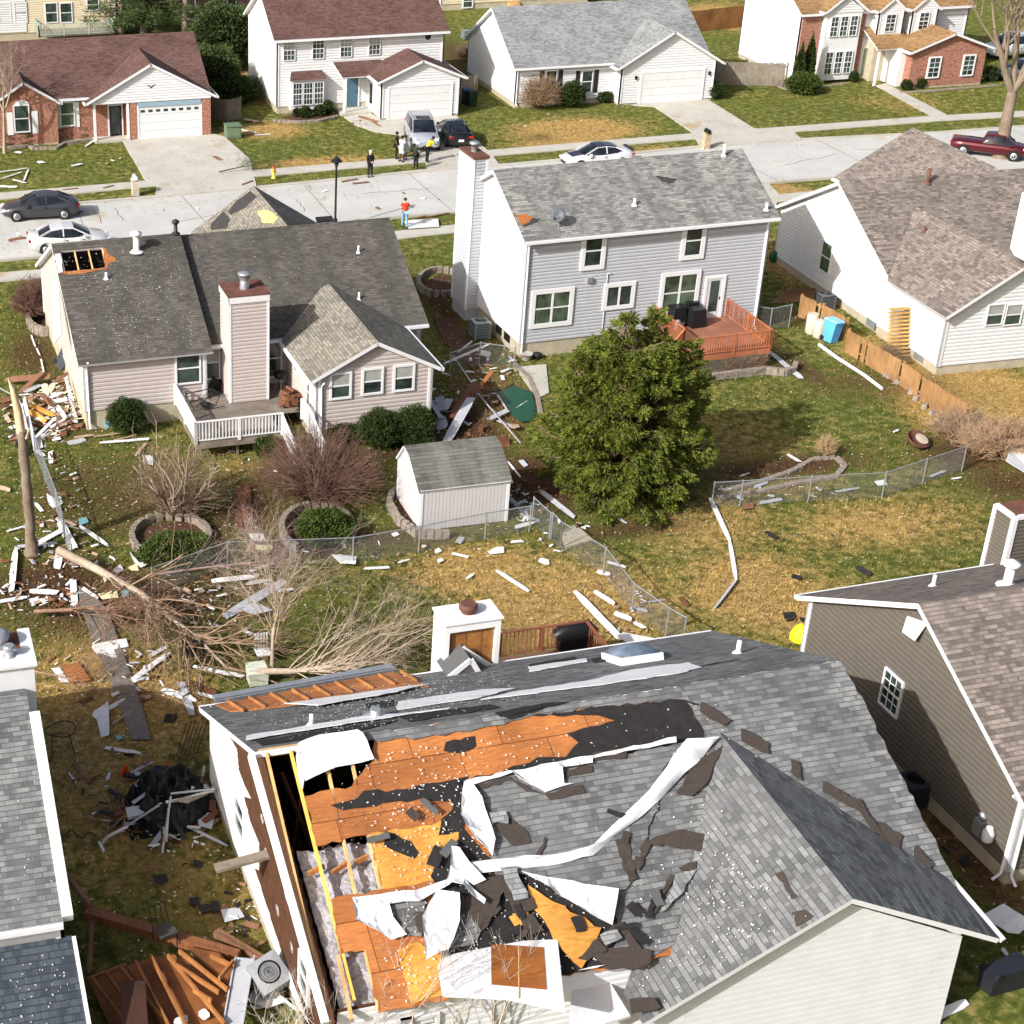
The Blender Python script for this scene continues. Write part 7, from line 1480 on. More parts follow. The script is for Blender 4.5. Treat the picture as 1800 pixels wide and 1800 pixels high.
# deck of the ranch
t = thing('kettle_grill', 'black kettle grill standing on the grey deck by the sunroom wall', 'grill', deckp(Ab, 492, 690, .88)); mb = MB(); mb.lathe((0, 0, .85), [(.05, -.22), (.24, -.12), (.3, 0), (.24, .14), (.06, .22)], 16); mb.build('bowl', black, t)
for a in (.5, 2.6, 4.7): mb = MB(); mb.tube([(.12*math.cos(a), .12*math.sin(a), .7), (.3*math.cos(a), .3*math.sin(a), 0)], .016, 5); mb.build('leg', metal, t)
t = thing('patio_table_frame', 'overturned black patio table frame with shattered top on the deck', 'patio table', deckp(Ab, 362, 715, .88), .2); mb = MB()
for a_, b_ in (((-.9, -.3, .5), (.6, -.2, .6)), ((.6, -.2, .6), (.5, .6, .55)), ((-.9, -.3, .5), (-.7, .6, .5)), ((-.5, 0, .05), (.3, .1, .5)), ((-.7, .6, .5), (.5, .6, .55)), ((-.9, -.3, .5), (-.6, -.2, 0)), ((.6, -.2, .6), (.4, -.1, 0)), ((.5, .6, .55), (.45, .5, 0)), ((-.2, -.3, .02), (.7, -.5, .1))): mb.tube([a_, b_], .02, 6)
mb.lathe((0, 0, .1), [(.25, 0), (.26, .02), (.23, .02)], 16); mb.build('frame', black, t)
mb = MB(); c_ = deckp(Ab, 398, 688, .88); mb.box(c_+Vector((0, 0, .42)), (.5, .5, .06)); mb.box(c_+Vector((.1, .22, .7)), (.5, .06, .6)); [mb.tube([c_+Vector((x_, y_, 0)), c_+Vector((x_, y_, .42))], .018, 5) for x_ in (-.2, .2) for y_ in (-.2, .2)]; single('patio_chair', mb, M_plain('maroon_cushion', (.10, .03, .025), .8), 'maroon cushioned chair beside the ranch chimney', 'chair')
mb = MB(); c_ = deckp(Ab, 378, 684, .88); mb.box(c_+Vector((0, 0, .35)), (.5, .5, .5), Matrix.Rotation(.4, 3, 'Y')); mb.box(c_+Vector((-.1, .2, .6)), (.4, .08, .5)); single('patio_chair', mb, black, 'black toppled chair left of the maroon one', 'chair')
t = thing('overturned_furniture', 'brown tumbled furniture heap on the deck before the sunroom door', 'furniture', deckp(Ab, 512, 715, .88), .3); mb = MB(); rg = random.Random(3)
for k in range(9): mb.box((rg.uniform(-.6, .5), rg.uniform(-.5, .5), rg.uniform(.15, .6)), (rg.uniform(.3, .7), rg.uniform(.2, .5), rg.uniform(.05, .3)), Matrix.Rotation(rg.uniform(-.8, .8), 3, 'Y') @ Matrix.Rotation(rg.uniform(0, 3), 3, 'Z'))
mb.build('pieces', dwood, t)
mb = MB(); c_ = deckp(Hb, 1008, 1136, .97); mb.tube([c_+Vector((-.7, 0, .5)), c_+Vector((-.5, 0, .62)), c_+Vector((.5, .05, .62)), c_+Vector((.7, 0, .45))], [.2, .3, .3, .2], 10); mb.box(c_+Vector((0, 0, .3)), (1.2, .5, .6)); single('covered_grill', mb, black, 'black covered grill on the brown deck behind the wrecked roof', 'grill')
# bicycle at the far left
t = thing('bicycle', 'fallen bicycle with one wheel raised at the left edge', 'bicycle', G(15, 775), .2)
for (c_, M_) in (((0, .25, .38), Matrix.Rotation(1.0, 3, 'X')), ((.15, -.75, .15), Matrix.Rotation(.25, 3, 'Y'))):
    mb = MB(); n = 24; R_ = .36; P = [Vector(c_)+M_ @ Vector((R_*math.cos(6.283*i/n), R_*math.sin(6.283*i/n), 0)) for i in range(n+1)]; mb.tube(P, .02, 6, cap=False); [mb.tube([Vector(c_), P[i]], .004, 3) for i in range(0, n, 2)]; mb.build('wheel', rubber, t)
mb = MB(); mb.tube([(0, .25, .38), (.1, -.2, .5), (.15, -.75, .15)], .02, 6); mb.tube([(.1, -.2, .5), (.35, -.3, .3), (.15, -.75, .15)], .02, 6); mb.tube([(.35, -.3, .3), (.5, -.1, .45)], .015, 5); mb.build('frame', dmetal, t)
def single_px(name, f, m, label, cat): mb = MB(); f(mb); return single(name, mb, m, label, cat)
single_px('yellow_bag', lambda mb: mb.lathe(G(1404, 1128), [(.2, 0), (.36, .12), (.34, .35), (.2, .6), (.05, .72)], 9), M_plain('lime_yellow', (.80, .82, .02), .6, .2, 6), 'bright lime yellow bag at the taupe house corner', 'bag')
single_px('tote_bin', lambda mb: (mb.box(G(452, 1200)+Vector((0, 0, .28)), (.62, .5, .5), taper=1.1), mb.box(G(452, 1200)+Vector((0, .1, .58)), (.66, .5, .1))), M_plain('cream_tote', (.60, .62, .50), .5), 'cream storage tote behind the wrecked house gutter', 'storage tote')
single_px('picnic_bench', lambda mb: [mb.box(G(340, 1165)+Vector((-.35+.14*i, 0, .5)), (.08, .75, .03), Matrix.Rotation(.5, 3, 'X')) for i in range(6)] + [mb.tube([G(340, 1165)+Vector((x_, -.35, .65)), G(340, 1165)+Vector((x_, -.3, 0))], .02, 5) for x_ in (-.4, .4)], black, 'black slatted chair under the fallen branches', 'chair')
single_px('plastic_chair', lambda mb: (mb.box(G(462, 1165)+Vector((0, 0, .45)), (.5, .5, .04)), [mb.box(G(462, 1165)+Vector((-.2+.1*i, .25, .75)), (.06, .03, .6)) for i in range(5)]), white, 'white slatted plastic chair among the fallen branches', 'chair')
single_px('metal_rack', lambda mb: ([mb.tube([G(727, 1118)+Vector((-.5+.14*i, 0, 0)), G(727, 1118)+Vector((-.5+.14*i, .1, .55))], .012, 5) for i in range(8)], mb.beam(G(727, 1118)+Vector((-.5, .1, .55)), G(727, 1118)+Vector((.5, .1, .55)), .03, .03)), dmetal, 'dark metal rack standing left of the open chimney', 'metal rack')
single_px('metal_hoop', lambda mb: (mb.tube([G(107, 1305)+Vector((.5*math.cos(a), .42*math.sin(a), .5+.05*math.sin(a*2))) for a in np.linspace(0, 6.283, 20)], .022, 5), [mb.tube([G(107, 1305)+Vector((x_, -.3, .5)), G(107, 1305)+Vector((x_*1.3, -.9, .05))], .02, 5) for x_ in (-.3, .25)]), dmetal, 'dark metal hoop table frame on the straw yard at left', 'table frame')
# ================================================================== DEBRIS
LM = [('broken trunk', 57, 900), ('picket-fenced lawn', 1500, 720), ('left stone ring', 300, 955), ('right stone ring', 560, 940), ('shed', 800, 880), ('white deck railing', 400, 760), ('round clipped bush', 223, 735), ('blush ranch wall', 130, 700), ('big evergreen', 1090, 830), ('open rear chimney', 825, 1120), ('left rusty chimney', 60, 1150), ('wrecked left wall', 400, 1450), ('black debris heap', 280, 1400), ('fan of orange panels', 300, 1740), ('taupe house', 1560, 1150), ('garage wing', 1720, 1650), ('middle chain-link fence', 680, 975), ('slanting chain-link fence', 1120, 1060), ('brick house lawn', 120, 290), ('near-kerb lamp post', 700, 380), ('sunroom corner', 800, 690), ('patio corner', 930, 690), ('deck of the grey house', 1390, 650), ('fallen pale tree', 250, 1060), ('straw yard at left', 190, 1290), ('far kerb', 600, 325)]
USED = {}
def dlabel(desc, kind, x, y):
    nm, lx, ly = min(LM, key=lambda l: (l[1]-x)**2+(l[2]-y)**2); dx, dy = x-lx, y-ly
    rel = 'right of' if dx > abs(dy) else 'left of' if -dx > abs(dy) else 'in front of' if dy > 0 else 'behind'
    lab = f'{desc} {kind} lying {rel} the {nm}'
    if lab in USED:
        for q in ('second', 'third', 'fourth', 'fifth', 'sixth', 'seventh', 'eighth', 'ninth', 'tenth', 'eleventh', 'twelfth'):
            l2 = f'{q} nearest {desc} {kind} {rel} the {nm}'
            if l2 not in USED: lab = l2; break
    USED[lab] = 1; return lab
MW = {'white': M_plain('white_board', (.68, .68, .67), .6, .12, 2, stain=((.30, .22, .15), .60)), 'grey': M_plain('pale_grey_vinyl', (.42, .43, .46), .5, .08), 'brown': dwood, 'orange': ply, 'tan': M_wood('tan_board', (.30, .20, .13), (.52, .39, .28), 2), 'yellow': plyy, 'black': felt, 'pale yellow': M_plain('foam_yellow', (.78, .74, .42), .8), 'teal': M_plain('teal_plastic', (.18, .38, .40), .5), 'rusty': M_wood('rust_board', (.13, .06, .032), (.28, .14, .075), 2)}
GR = 'storm debris boards scattered over the yards'
def plank(c, x0, y0, x1, y1, w_=.14, z0=.04, z1=None, t_=.025, kind='board', bent=0.):
    a, b_ = G(x0, y0, z0), G(x1, y1, z0 if z1 is None else z1); L = (b_-a).length; mb = MB()
    d = (b_-a).normalized(); s_ = Vector((-d.y, d.x, 0)).normalized(); N = 5; rg = random.Random(int(x0*7+y0)); vs = []
    roll = rg.uniform(-.35, .35)
    for i in range(N+1):
        p = a.lerp(b_, i/N)+Vector((0, 0, bent*math.sin(math.pi*i/N)+rg.uniform(0, .02))); ww = w_/2*(1 if 0 < i < N else rg.uniform(.45, 1)); e = s_*ww*math.cos(roll)+Vector((0, 0, ww*math.sin(roll)+abs(ww*math.sin(roll))))
        j = d*rg.uniform(-.05, .05)*(i in (0, N)); vs += [p-e+j, p+e-j, p+e-j+Vector((0, 0, t_)), p-e+j+Vector((0, 0, t_))]
    fs = [(i*4+k, i*4+(k+1) % 4, (i+1)*4+(k+1) % 4, (i+1)*4+k) for i in range(N) for k in range(4)]; mb.add(vs, fs); mb.add(vs[:4], [(3, 2, 1, 0)]); mb.add(vs[-4:], [(0, 1, 2, 3)])
    size = 'long' if L > 2.6 else 'short' if L < 1.1 else 'mid-length'
    return single('debris_'+kind.split()[-1], mb, MW[c], dlabel(f'{size} {c}', kind, (x0+x1)/2, (y0+y1)/2), 'debris', GR)
def sheet_(c, pts, z=.06, t_=.02, kind='sheet', rise=0., desc='torn'):
    P = [G(x, y, z) for x, y in pts]; rg = random.Random(len(pts)+int(pts[0][0])); P = [p+Vector((0, 0, rise*i/len(P)+rg.uniform(0, .03))) for i, p in enumerate(P)]
    mb = MB(); mb.slab(P, t_, Vector((0, 0, 1))); x = sum(p[0] for p in pts)/len(pts); y = sum(p[1] for p in pts)/len(pts)
    return single('debris_'+kind.split()[-1], mb, MW[c] if isinstance(c, str) else c, dlabel(f'{desc} {c if isinstance(c, str) else ""}'.strip(), kind, x, y), 'debris', GR)
# long boards and siding strips, left yard
for a in [('white', 175, 779, 262, 772, .18), ('tan', 238, 802, 256, 780, .16), ('white', 50, 965, 118, 928, .28), ('white', 100, 1000, 105, 970, .3), ('white', 27, 965, 20, 1040, .28), ('white', 105, 918, 130, 965, .3), ('white', 140, 925, 188, 958, .2), ('tan', 102, 912, 134, 924, .16), ('white', 0, 1058, 48, 1050, .22), ('white', 52, 1040, 102, 1042, .2), ('white', 55, 1055, 78, 1056, .18), ('tan', 60, 1062, 88, 1050, .2), ('white', 128, 1020, 132, 1068, .26), ('white', 145, 1035, 172, 1053, .16), ('white', 12, 935, 45, 925, .12), ('grey', 30, 962, 100, 955, .2), ('white', 60, 790, 78, 802, .2), ('white', 62, 885, 75, 900, .16),
          ('white', 88, 795, 90, 815, .2), ('white', 33, 810, 43, 816, .12), ('tan', 0, 857, 18, 863, .15), ('white', 372, 1022, 455, 1013, .26), ('grey', 395, 1085, 500, 1022, .38), ('white', 432, 1027, 478, 1020, .2), ('white', 440, 1005, 480, 990, .18), ('white', 228, 1200, 298, 1148, .24), ('white', 262, 1155, 292, 1138, .12), ('white', 340, 1172, 428, 1190, .14), ('white', 424, 1106, 455, 1122, .16), ('white', 285, 1213, 345, 1232, .22), ('grey', 318, 1200, 338, 1258, .26), ('white', 345, 1218, 380, 1228, .14), ('brown', 325, 1196, 380, 1220, .22), ('brown', 345, 1205, 395, 1232, .16),
          ('white', 185, 1315, 248, 1325, .10), ('white', 120, 1358, 134, 1376, .06), ('rusty', 128, 1340, 150, 1368, .1), ('tan', 160, 1123, 184, 1098, .05), ('tan', 176, 1197, 212, 1165, .05), ('tan', 198, 1273, 236, 1247, .05), ('brown', 205, 1222, 268, 1216, .05), ('brown', 138, 1236, 162, 1225, .16), ('white', 188, 1248, 220, 1230, .12), ('grey', 225, 1362, 270, 1340, .07), ('grey', 322, 1450, 400, 1488, .08), ('white', 700, 990, 720, 984, .1), ('white', 640, 1000, 684, 998, .16), ('white', 872, 1003, 930, 1040, .2), ('white', 820, 1018, 832, 1010, .14), ('white', 770, 988, 778, 984, .2), ('white', 795, 973, 824, 980, .14), ('white', 764, 970, 775, 967, .14), ('white', 690, 942, 700, 938, .18), ('white', 742, 962, 748, 960, .16), ('grey', 805, 955, 812, 945, .26), ('white', 898, 953, 920, 952, .16), ('white', 948, 985, 965, 990, .2), ('white', 905, 928, 940, 918, .16), ('grey', 895, 875, 930, 912, .22), ('grey', 915, 905, 935, 890, .2),
          ('white', 1010, 1040, 1092, 1125, .22), ('white', 1045, 1040, 1080, 1062, .14), ('white', 1068, 988, 1100, 998, .16), ('white', 1050, 1005, 1072, 1010, .14), ('white', 1080, 1078, 1110, 1090, .2), ('white', 1115, 1095, 1135, 1105, .18), ('grey', 1115, 1068, 1138, 1075, .16), ('grey', 1128, 1060, 1170, 1055, .06), ('grey', 1040, 880, 1100, 920, .14), ('grey', 948, 862, 1010, 910, .22), ('grey', 1135, 925, 1165, 898, .08), ('white', 1248, 876, 1282, 950, .2), ('white', 1282, 950, 1294, 1020, .16), ('grey', 1294, 1020, 1256, 1070, .14), ('brown', 1195, 1050, 1208, 1066, .14), ('black', 1506, 997, 1530, 1012, .2), ('black', 1345, 935, 1365, 947, .2), ('black', 1392, 1012, 1408, 1018, .3), ('grey', 1325, 858, 1350, 848, .1), ('white', 1300, 838, 1318, 832, .07), ('grey', 1335, 885, 1375, 878, .12), ('white', 1385, 800, 1406, 812, .18), ('white', 1636, 838, 1662, 828, .14), ('grey', 1470, 865, 1510, 858, .14), ('white', 1672, 842, 1690, 840, .1),
          ('grey', 1352, 618, 1390, 650, .28), ('grey', 1390, 650, 1410, 666, .22), ('grey', 1255, 655, 1300, 640, .12), ('tan', 1280, 642, 1350, 632, .07), ('rusty', 1020, 640, 1040, 620, .06)]: plank(*a)
# debris at the left wall of the ranch
for a in [('rusty', 8, 668, 88, 662, .3, .25, .5), ('rusty', 35, 690, 75, 655, .2, .1, .7), ('grey', 45, 690, 70, 677, .3, .2), ('white', 28, 700, 46, 765, .34, .5, .1), ('tan', 38, 730, 45, 800, .2, .6, .1), ('grey', 42, 700, 62, 790, .16, .7, .1), ('yellow', 55, 712, 95, 732, .3, .35), ('yellow', 52, 722, 80, 742, .22, .3), ('white', 60, 737, 86, 735, .2, .3), ('white', 62, 770, 98, 735, .16, .25, .5), ('white', 80, 765, 92, 758, .24), ('white', 68, 770, 72, 788, .2), ('white', 88, 700, 110, 690, .24, .4), ('white', 86, 708, 118, 702, .18, .3), ('pale yellow', 74, 682, 84, 680, .3, .4), ('pale yellow', 86, 690, 94, 675, .26, .4), ('rusty', 70, 692, 90, 712, .2, .3), ('brown', 85, 700, 92, 715, .2, .4), ('rusty', 38, 698, 60, 702, .12, .5), ('rusty', 0, 706, 22, 700, .35, .2), ('brown', 3, 715, 20, 705, .3, .1), ('white', 100, 715, 115, 735, .18, .3), ('tan', 100, 730, 118, 720, .14, .3), ('white', 104, 745, 125, 728, .14, .2), ('tan', 98, 750, 118, 745, .16, .2), ('white', 115, 665, 130, 715, .12, .9, .1), ('grey', 120, 695, 135, 735, .1, .4, .1), ('tan', 130, 770, 165, 765, .2), ('grey', 120, 780, 150, 773, .2), ('tan', 165, 768, 212, 762, .12), ('tan', 200, 775, 240, 765, .1), ('rusty', 95, 672, 122, 655, .2, .5), ('brown', 92, 680, 118, 672, .2, .3), ('white', 55, 590, 62, 610, .08), ('white', 64, 612, 70, 625, .08), ('white', 72, 632, 77, 655, .08), ('grey', 0, 683, 18, 693, .05, .4), ('white', 4, 722, 18, 712, .06)]: plank(*a)
# debris between the houses
for a in [('grey', 748, 692, 775, 735, .22, .3), ('grey', 770, 735, 778, 755, .55, .1), ('grey', 772, 698, 776, 722, .4, .2), ('grey', 780, 722, 790, 702, .35, .2), ('brown', 795, 735, 838, 675, .45, .4, .9), ('orange', 832, 695, 864, 655, .2, .6, 1.0), ('grey', 784, 778, 828, 700, .45, .1, .7), ('white', 750, 690, 764, 683, .25), ('white', 780, 640, 862, 605, .16, .7), ('rusty', 842, 775, 855, 720, .1, .1, .5), ('grey', 858, 738, 892, 722, .25, .2), ('grey', 892, 722, 874, 694, .08, .2), ('grey', 875, 740, 902, 750, .16, .1), ('tan', 898, 752, 912, 748, .35, .2), ('white', 908, 720, 932, 705, .14), ('grey', 912, 698, 916, 720, .24), ('grey', 838, 690, 915, 780, .05, .3), ('grey', 796, 625, 840, 690, .05, .5), ('white', 760, 640, 780, 655, .1), ('grey', 805, 620, 830, 600, .1, .4), ('white', 845, 620, 862, 625, .25, .2), ('brown', 870, 780, 895, 775, .5, .1), ('white', 893, 812, 915, 840, .06), ('grey', 915, 810, 925, 820, .2)]: plank(*a)
for a in [('white', 712, 392, 770, 388, .5), ('rusty', 728, 384, 748, 380, .14), ('rusty', 750, 382, 790, 375, .14), ('rusty', 600, 320, 615, 317, .2), ('rusty', 620, 323, 648, 320, .22), ('rusty', 612, 318, 628, 315, .12), ('rusty', 660, 365, 668, 368, .2), ('tan', 540, 326, 545, 332, .05), ('rusty', 110, 334, 138, 331, .14), ('rusty', 182, 331, 200, 326, .16), ('rusty', 425, 325, 445, 318, .16), ('rusty', 376, 275, 388, 282, .3), ('brown', 136, 375, 145, 371, .16), ('white', 0, 303, 48, 296, .14), ('white', 0, 315, 38, 303, .12), ('white', 50, 298, 42, 318, .12), ('white', 22, 316, 46, 322, .16), ('white', 0, 328, 30, 329, .18), ('white', 126, 292, 145, 288, .26), ('white', 150, 258, 170, 244, .16), ('white', 165, 240, 185, 236, .1), ('white', 68, 284, 75, 287, .4), ('white', 28, 267, 38, 269, .3), ('rusty', 15, 423, 45, 418, .2), ('white', 1570, 760, 1580, 756, .1), ('white', 415, 226, 450, 234, .12), ('tan', 430, 210, 455, 214, .4), ('white', 448, 238, 476, 236, .12), ('rusty', 630, 205, 662, 215, .3), ('rusty', 655, 214, 668, 222, .2), ('white', 1745, 1600, 1800, 1635, .9, .5), ('white', 1762, 1668, 1770, 1680, .12), ('black', 1690, 1508, 1700, 1522, .25), ('black', 1655, 1488, 1668, 1500, .1), ('white', 1640, 1790, 1700, 1762, .2), ('tan', 1168, 1790, 1240, 1760, .5)]: plank(*a)
# sheets
sheet_('white', [(163, 1133), (205, 1125), (222, 1123), (226, 1137), (200, 1142), (206, 1155), (198, 1157), (188, 1147), (170, 1150), (161, 1137)]); sheet_('white', [(90, 1175), (105, 1173), (122, 1199), (108, 1199)]); sheet_('orange', [(108, 1172), (138, 1165), (160, 1196), (123, 1200)], .08)
sheet_('white', [(165, 1250), (182, 1240), (190, 1232), (192, 1262), (192, 1292), (178, 1296), (170, 1265), (162, 1258)], .1); sheet_('teal', [(202, 1291), (214, 1294), (216, 1298), (206, 1302)], desc='small'); sheet_('white', [(250, 800), (269, 801), (269, 817), (253, 816)]); sheet_('white', [(82, 868), (110, 885), (95, 895), (85, 885)]); sheet_('teal', [(138, 912), (152, 910), (156, 918), (140, 924)], desc='crumpled'); sheet_('teal', [(181, 743), (188, 739), (197, 747), (186, 755)], .3, desc='faded')
sheet_('white', [(198, 1002), (212, 993), (218, 1003), (205, 1008)]); sheet_('pale yellow', [(225, 998), (240, 990), (244, 1003), (232, 1003)]); sheet_('pale yellow', [(448, 957), (480, 960), (475, 970), (450, 965)]); sheet_('pale yellow', [(172, 1044), (205, 1038), (208, 1050), (180, 1053)]); sheet_('teal', [(213, 1040), (227, 1037), (226, 1048), (214, 1048)], desc='bright')
sheet_('white', [(228, 970), (245, 990), (255, 985), (262, 992), (248, 998), (236, 988)]); sheet_('white', [(438, 938), (462, 938), (468, 952), (455, 952), (440, 945)]); sheet_('tan', [(432, 970), (440, 948), (448, 950), (445, 972)]); sheet_('white', [(582, 975), (627, 978), (625, 992), (598, 990)], .15); sheet_('white', [(858, 970), (872, 962), (886, 962), (886, 972), (862, 974)])
sheet_('white', [(1084, 1118), (1095, 1112), (1150, 1122), (1105, 1132)], .3); sheet_('white', [(745, 393), (770, 384), (772, 398), (718, 402), (716, 392)], .12, desc='flat'); sheet_('white', [(1537, 846), (1556, 843), (1560, 853), (1544, 855)]); sheet_('rusty', [(1303, 885), (1325, 883), (1325, 893), (1308, 895)]); sheet_('grey', [(425, 1065), (448, 1058), (480, 1072), (450, 1080), (430, 1075)], .3, desc='crumpled'); sheet_('white', [(1775, 790), (1792, 765), (1830, 775), (1830, 860), (1765, 822)], .4, rise=.4, desc='big')
sheet_(M_plain('green_tarp', (.008, .065, .038), .5, .3, 3), [(875, 690), (905, 678), (935, 690), (942, 720), (935, 740), (915, 742), (890, 722)], .08, kind='tarp', desc='dark green'); sheet_(M_plain('mesh_walk', (.16, .14, .12), .8, .4, 14, bm=.03), [(138, 1030), (160, 1040), (190, 1075), (215, 1140), (250, 1240), (265, 1300), (232, 1300), (190, 1190), (165, 1130), (140, 1060)], .05, kind='chain-link carpet', desc='flattened grey')
sheet_('brown', [(418, 855), (440, 850), (446, 925), (412, 925)], .03, desc='dark soil-coloured'); plank('rusty', 425, 924, 433, 850, .06, .25); sheet_('grey', [(345, 1430), (360, 1425), (378, 1436), (372, 1458), (350, 1452)], .15, desc='pale'); sheet_('grey', [(388, 1600), (420, 1595), (430, 1612), (395, 1622)], .1, desc='dusty')
for L_ in ([(332, 1578), (350, 1577), (352, 1590), (335, 1592)], [(348, 1592), (368, 1588), (372, 1600), (355, 1608)], [(370, 1585), (384, 1584), (388, 1602), (372, 1604)], [(268, 1540), (292, 1536), (296, 1550), (276, 1556)], [(340, 1510), (358, 1516), (355, 1527), (340, 1522)]): sheet_('black', L_, .04, desc='loose', kind='shingle')
for L_ in ([(290, 1256), (312, 1254), (306, 1268), (287, 1270)], [(1375, 1078), (1395, 1075), (1400, 1088), (1382, 1092)], [(1405, 1085), (1415, 1086), (1410, 1094)]): sheet_('black', L_, .04, desc='dark', kind='shingle')
# fan of orange panels with ribs at the lower left
t = thing('collapsed_wall_panel', 'fan of orange plywood wall panels with studs lying at lower left', 'wall panel', G(300, 1740)); o0 = t.location
def lp(x, y, z=.25): return G(x, y, z)-o0
for i, L_ in enumerate(([(155, 1722), (222, 1697), (290, 1765), (330, 1830), (205, 1830)], [(222, 1697), (268, 1682), (345, 1830), (300, 1830)], [(262, 1682), (308, 1678), (390, 1800), (345, 1830)], [(308, 1690), (330, 1675), (420, 1740), (395, 1790)], [(325, 1662), (385, 1675), (425, 1712), (405, 1735)])):
    mb = MB(); mb.slab([lp(x, y, .25+.12*i) for x, y in L_], .04, Vector((0, 0, 1))); mb.build('panel', owood, t)
for i, (x0, y0, x1, y1) in enumerate(((155, 1722, 222, 1697), (162, 1720, 215, 1790), (188, 1712, 250, 1800), (212, 1700, 285, 1790), (238, 1690, 310, 1830), (265, 1680, 340, 1830), (295, 1680, 395, 1800), (312, 1698, 385, 1745), (315, 1672, 400, 1740), (340, 1740, 372, 1760), (370, 1680, 412, 1700), (385, 1720, 410, 1690))):
    mb = MB(); mb.beam(lp(x0, y0, .45+.05*i), lp(x1, y1, .45+.05*i), .06, .14); mb.build('stud', M_wood('orange_stud', (.20, .075, .02), (.44, .19, .06), 2), t) if i == 0 else mb.build('stud', bpy.data.materials['orange_stud'], t)
mb = MB(); mb.slab([lp(x, y, 1.0) for x, y in ((213, 1723), (255, 1724), (262, 1830), (212, 1830))], .04); mb.build('dark_door', M_wood('charred_door', (.03, .01, .006), (.08, .03, .015), 2), t)
for lab, x0, y0, x1, y1, w_, z0, z1 in (('long dark red box beam lying across the yard at lower left', 152, 1604, 418, 1682, .35, .3, .5), ('narrow brown post leaning from the left house corner', 96, 1512, 158, 1592, .14, .3, .4), ('brown post lying below the box beam end', 163, 1620, 156, 1712, .12, .2, .2), ('dark brown plank crossing behind the box beam', 380, 1640, 480, 1700, .22, .3, .4)):
    mb = MB(); mb.beam(G(x0, y0, z0), G(x1, y1, z1), w_, .22); mb.beam(G(x0, y0, z0+.12), G(x1, y1, z1+.12), w_*.3, .06); single('fallen_beam', mb, M_wood('red_brown_beam', (.10, .03, .012), (.28, .11, .04), 2) if w_ > .3 else MW['rusty'], lab, 'beam')
mb = MB(); a_, b_ = G(430, 1685, .9), G(408, 1810, .6); mb.beam(a_, b_, .5, .06); mb.beam(a_+Vector((.26, 0, .02)), b_+Vector((.26, 0, .02)), .04, .1); mb.beam(a_-Vector((.26, 0, -.02)), b_-Vector((.26, 0, -.02)), .04, .1); single('gutter_section', mb, MW['grey'], 'grey gutter section leaning between the fan of panels and the tipped air conditioner', 'gutter')
sheet_('white', [(440, 1748), (448, 1738), (490, 1752), (500, 1762), (470, 1772), (438, 1760)], .2, desc='stained'); plank('white', 380, 1740, 400, 1730, .16, .5); plank('white', 305, 1800, 330, 1790, .16, .6); plank('white', 352, 1778, 365, 1790, .2, .6); plank('white', 470, 1735, 520, 1775, .08, .3, .4)
t = thing('metal_chair', 'dark metal chair standing on the box beam at lower left', 'chair', G(285, 1650, .5), .3); mb = MB(); mb.box((0, -.2, .45), (.5, .5, .06)); mb.build('seat', M_plain('grey_seat', (.06, .055, .05), .7), t); mb = MB(); [mb.tube([(x_, y_, 0), (x_, y_, .45)], .018, 5) for x_ in (-.24, .24) for y_ in (-.4, .05)]; [mb.tube([(x_, .05, .45), (x_, .25, 1.0)], .016, 5) for x_ in (-.24, -.08, .08, .24)]; mb.tube([(-.24, .25, 1.0), (.24, .25, 1.0)], .016, 5); mb.build('frame', dmetal, t)
# the black debris heap
t = thing('debris_heap', 'black tarp-covered debris heap with poles beside the wrecked wall', 'debris heap', G(290, 1420)); o0 = t.location; mb = MB(); N = 40
vs = []; 
for j in range(N):
    for i in range(N):
        u, v = i/(N-1)*2-1, j/(N-1)*2-1; r2 = max(0, 1-(u*u+v*v)); vs.append((u*1.35+.1, v*1.25, 1.1*r2**.6*(1+.7*noise.noise(Vector((u*3, v*3, 1)))+.5*noise.noise(Vector((u*7, v*7, 4))))-.03))
mb.add(vs, [(j*N+i, j*N+i+1, (j+1)*N+i+1, (j+1)*N+i) for j in range(N-1) for i in range(N-1)], smooth=False); mb.lathe((-.1, .3, .9), [(.30, 0), (.31, .25), (.2, .34)], 12); mb.build('tarp', M_plain('black_tarp', (.008, .008, .009), .5, .4, 5, bm=.04), t)
rg = random.Random(9); jm = [MW['brown'], MW['grey'], MW['rusty'], dmetal, MW['white'], black]; mbj = MB()
for k in range(85):
    a = rg.uniform(0, 6.283); q = math.sqrt(rg.random())*1.75; z_ = max(.05, .95*(1-(q/1.8)**2))*rg.uniform(.3, 1.05); mbj.box((q*math.cos(a)+.0, q*math.sin(a)*1.0, z_), (rg.uniform(.2, 1.0), rg.uniform(.03, .22), rg.uniform(.02, .05)), Matrix.Rotation(rg.uniform(0, 3.14), 3, 'Z') @ Matrix.Rotation(rg.uniform(-.8, .8), 3, 'Y'), rg.choice((0, 0, 1, 2, 3, 3, 4, 5, 5)))
junk = mbj.build('junk', jm, t); junk['kind'] = 'stuff'
def hp(x, y, z=.3): return G(x, y, z)-o0
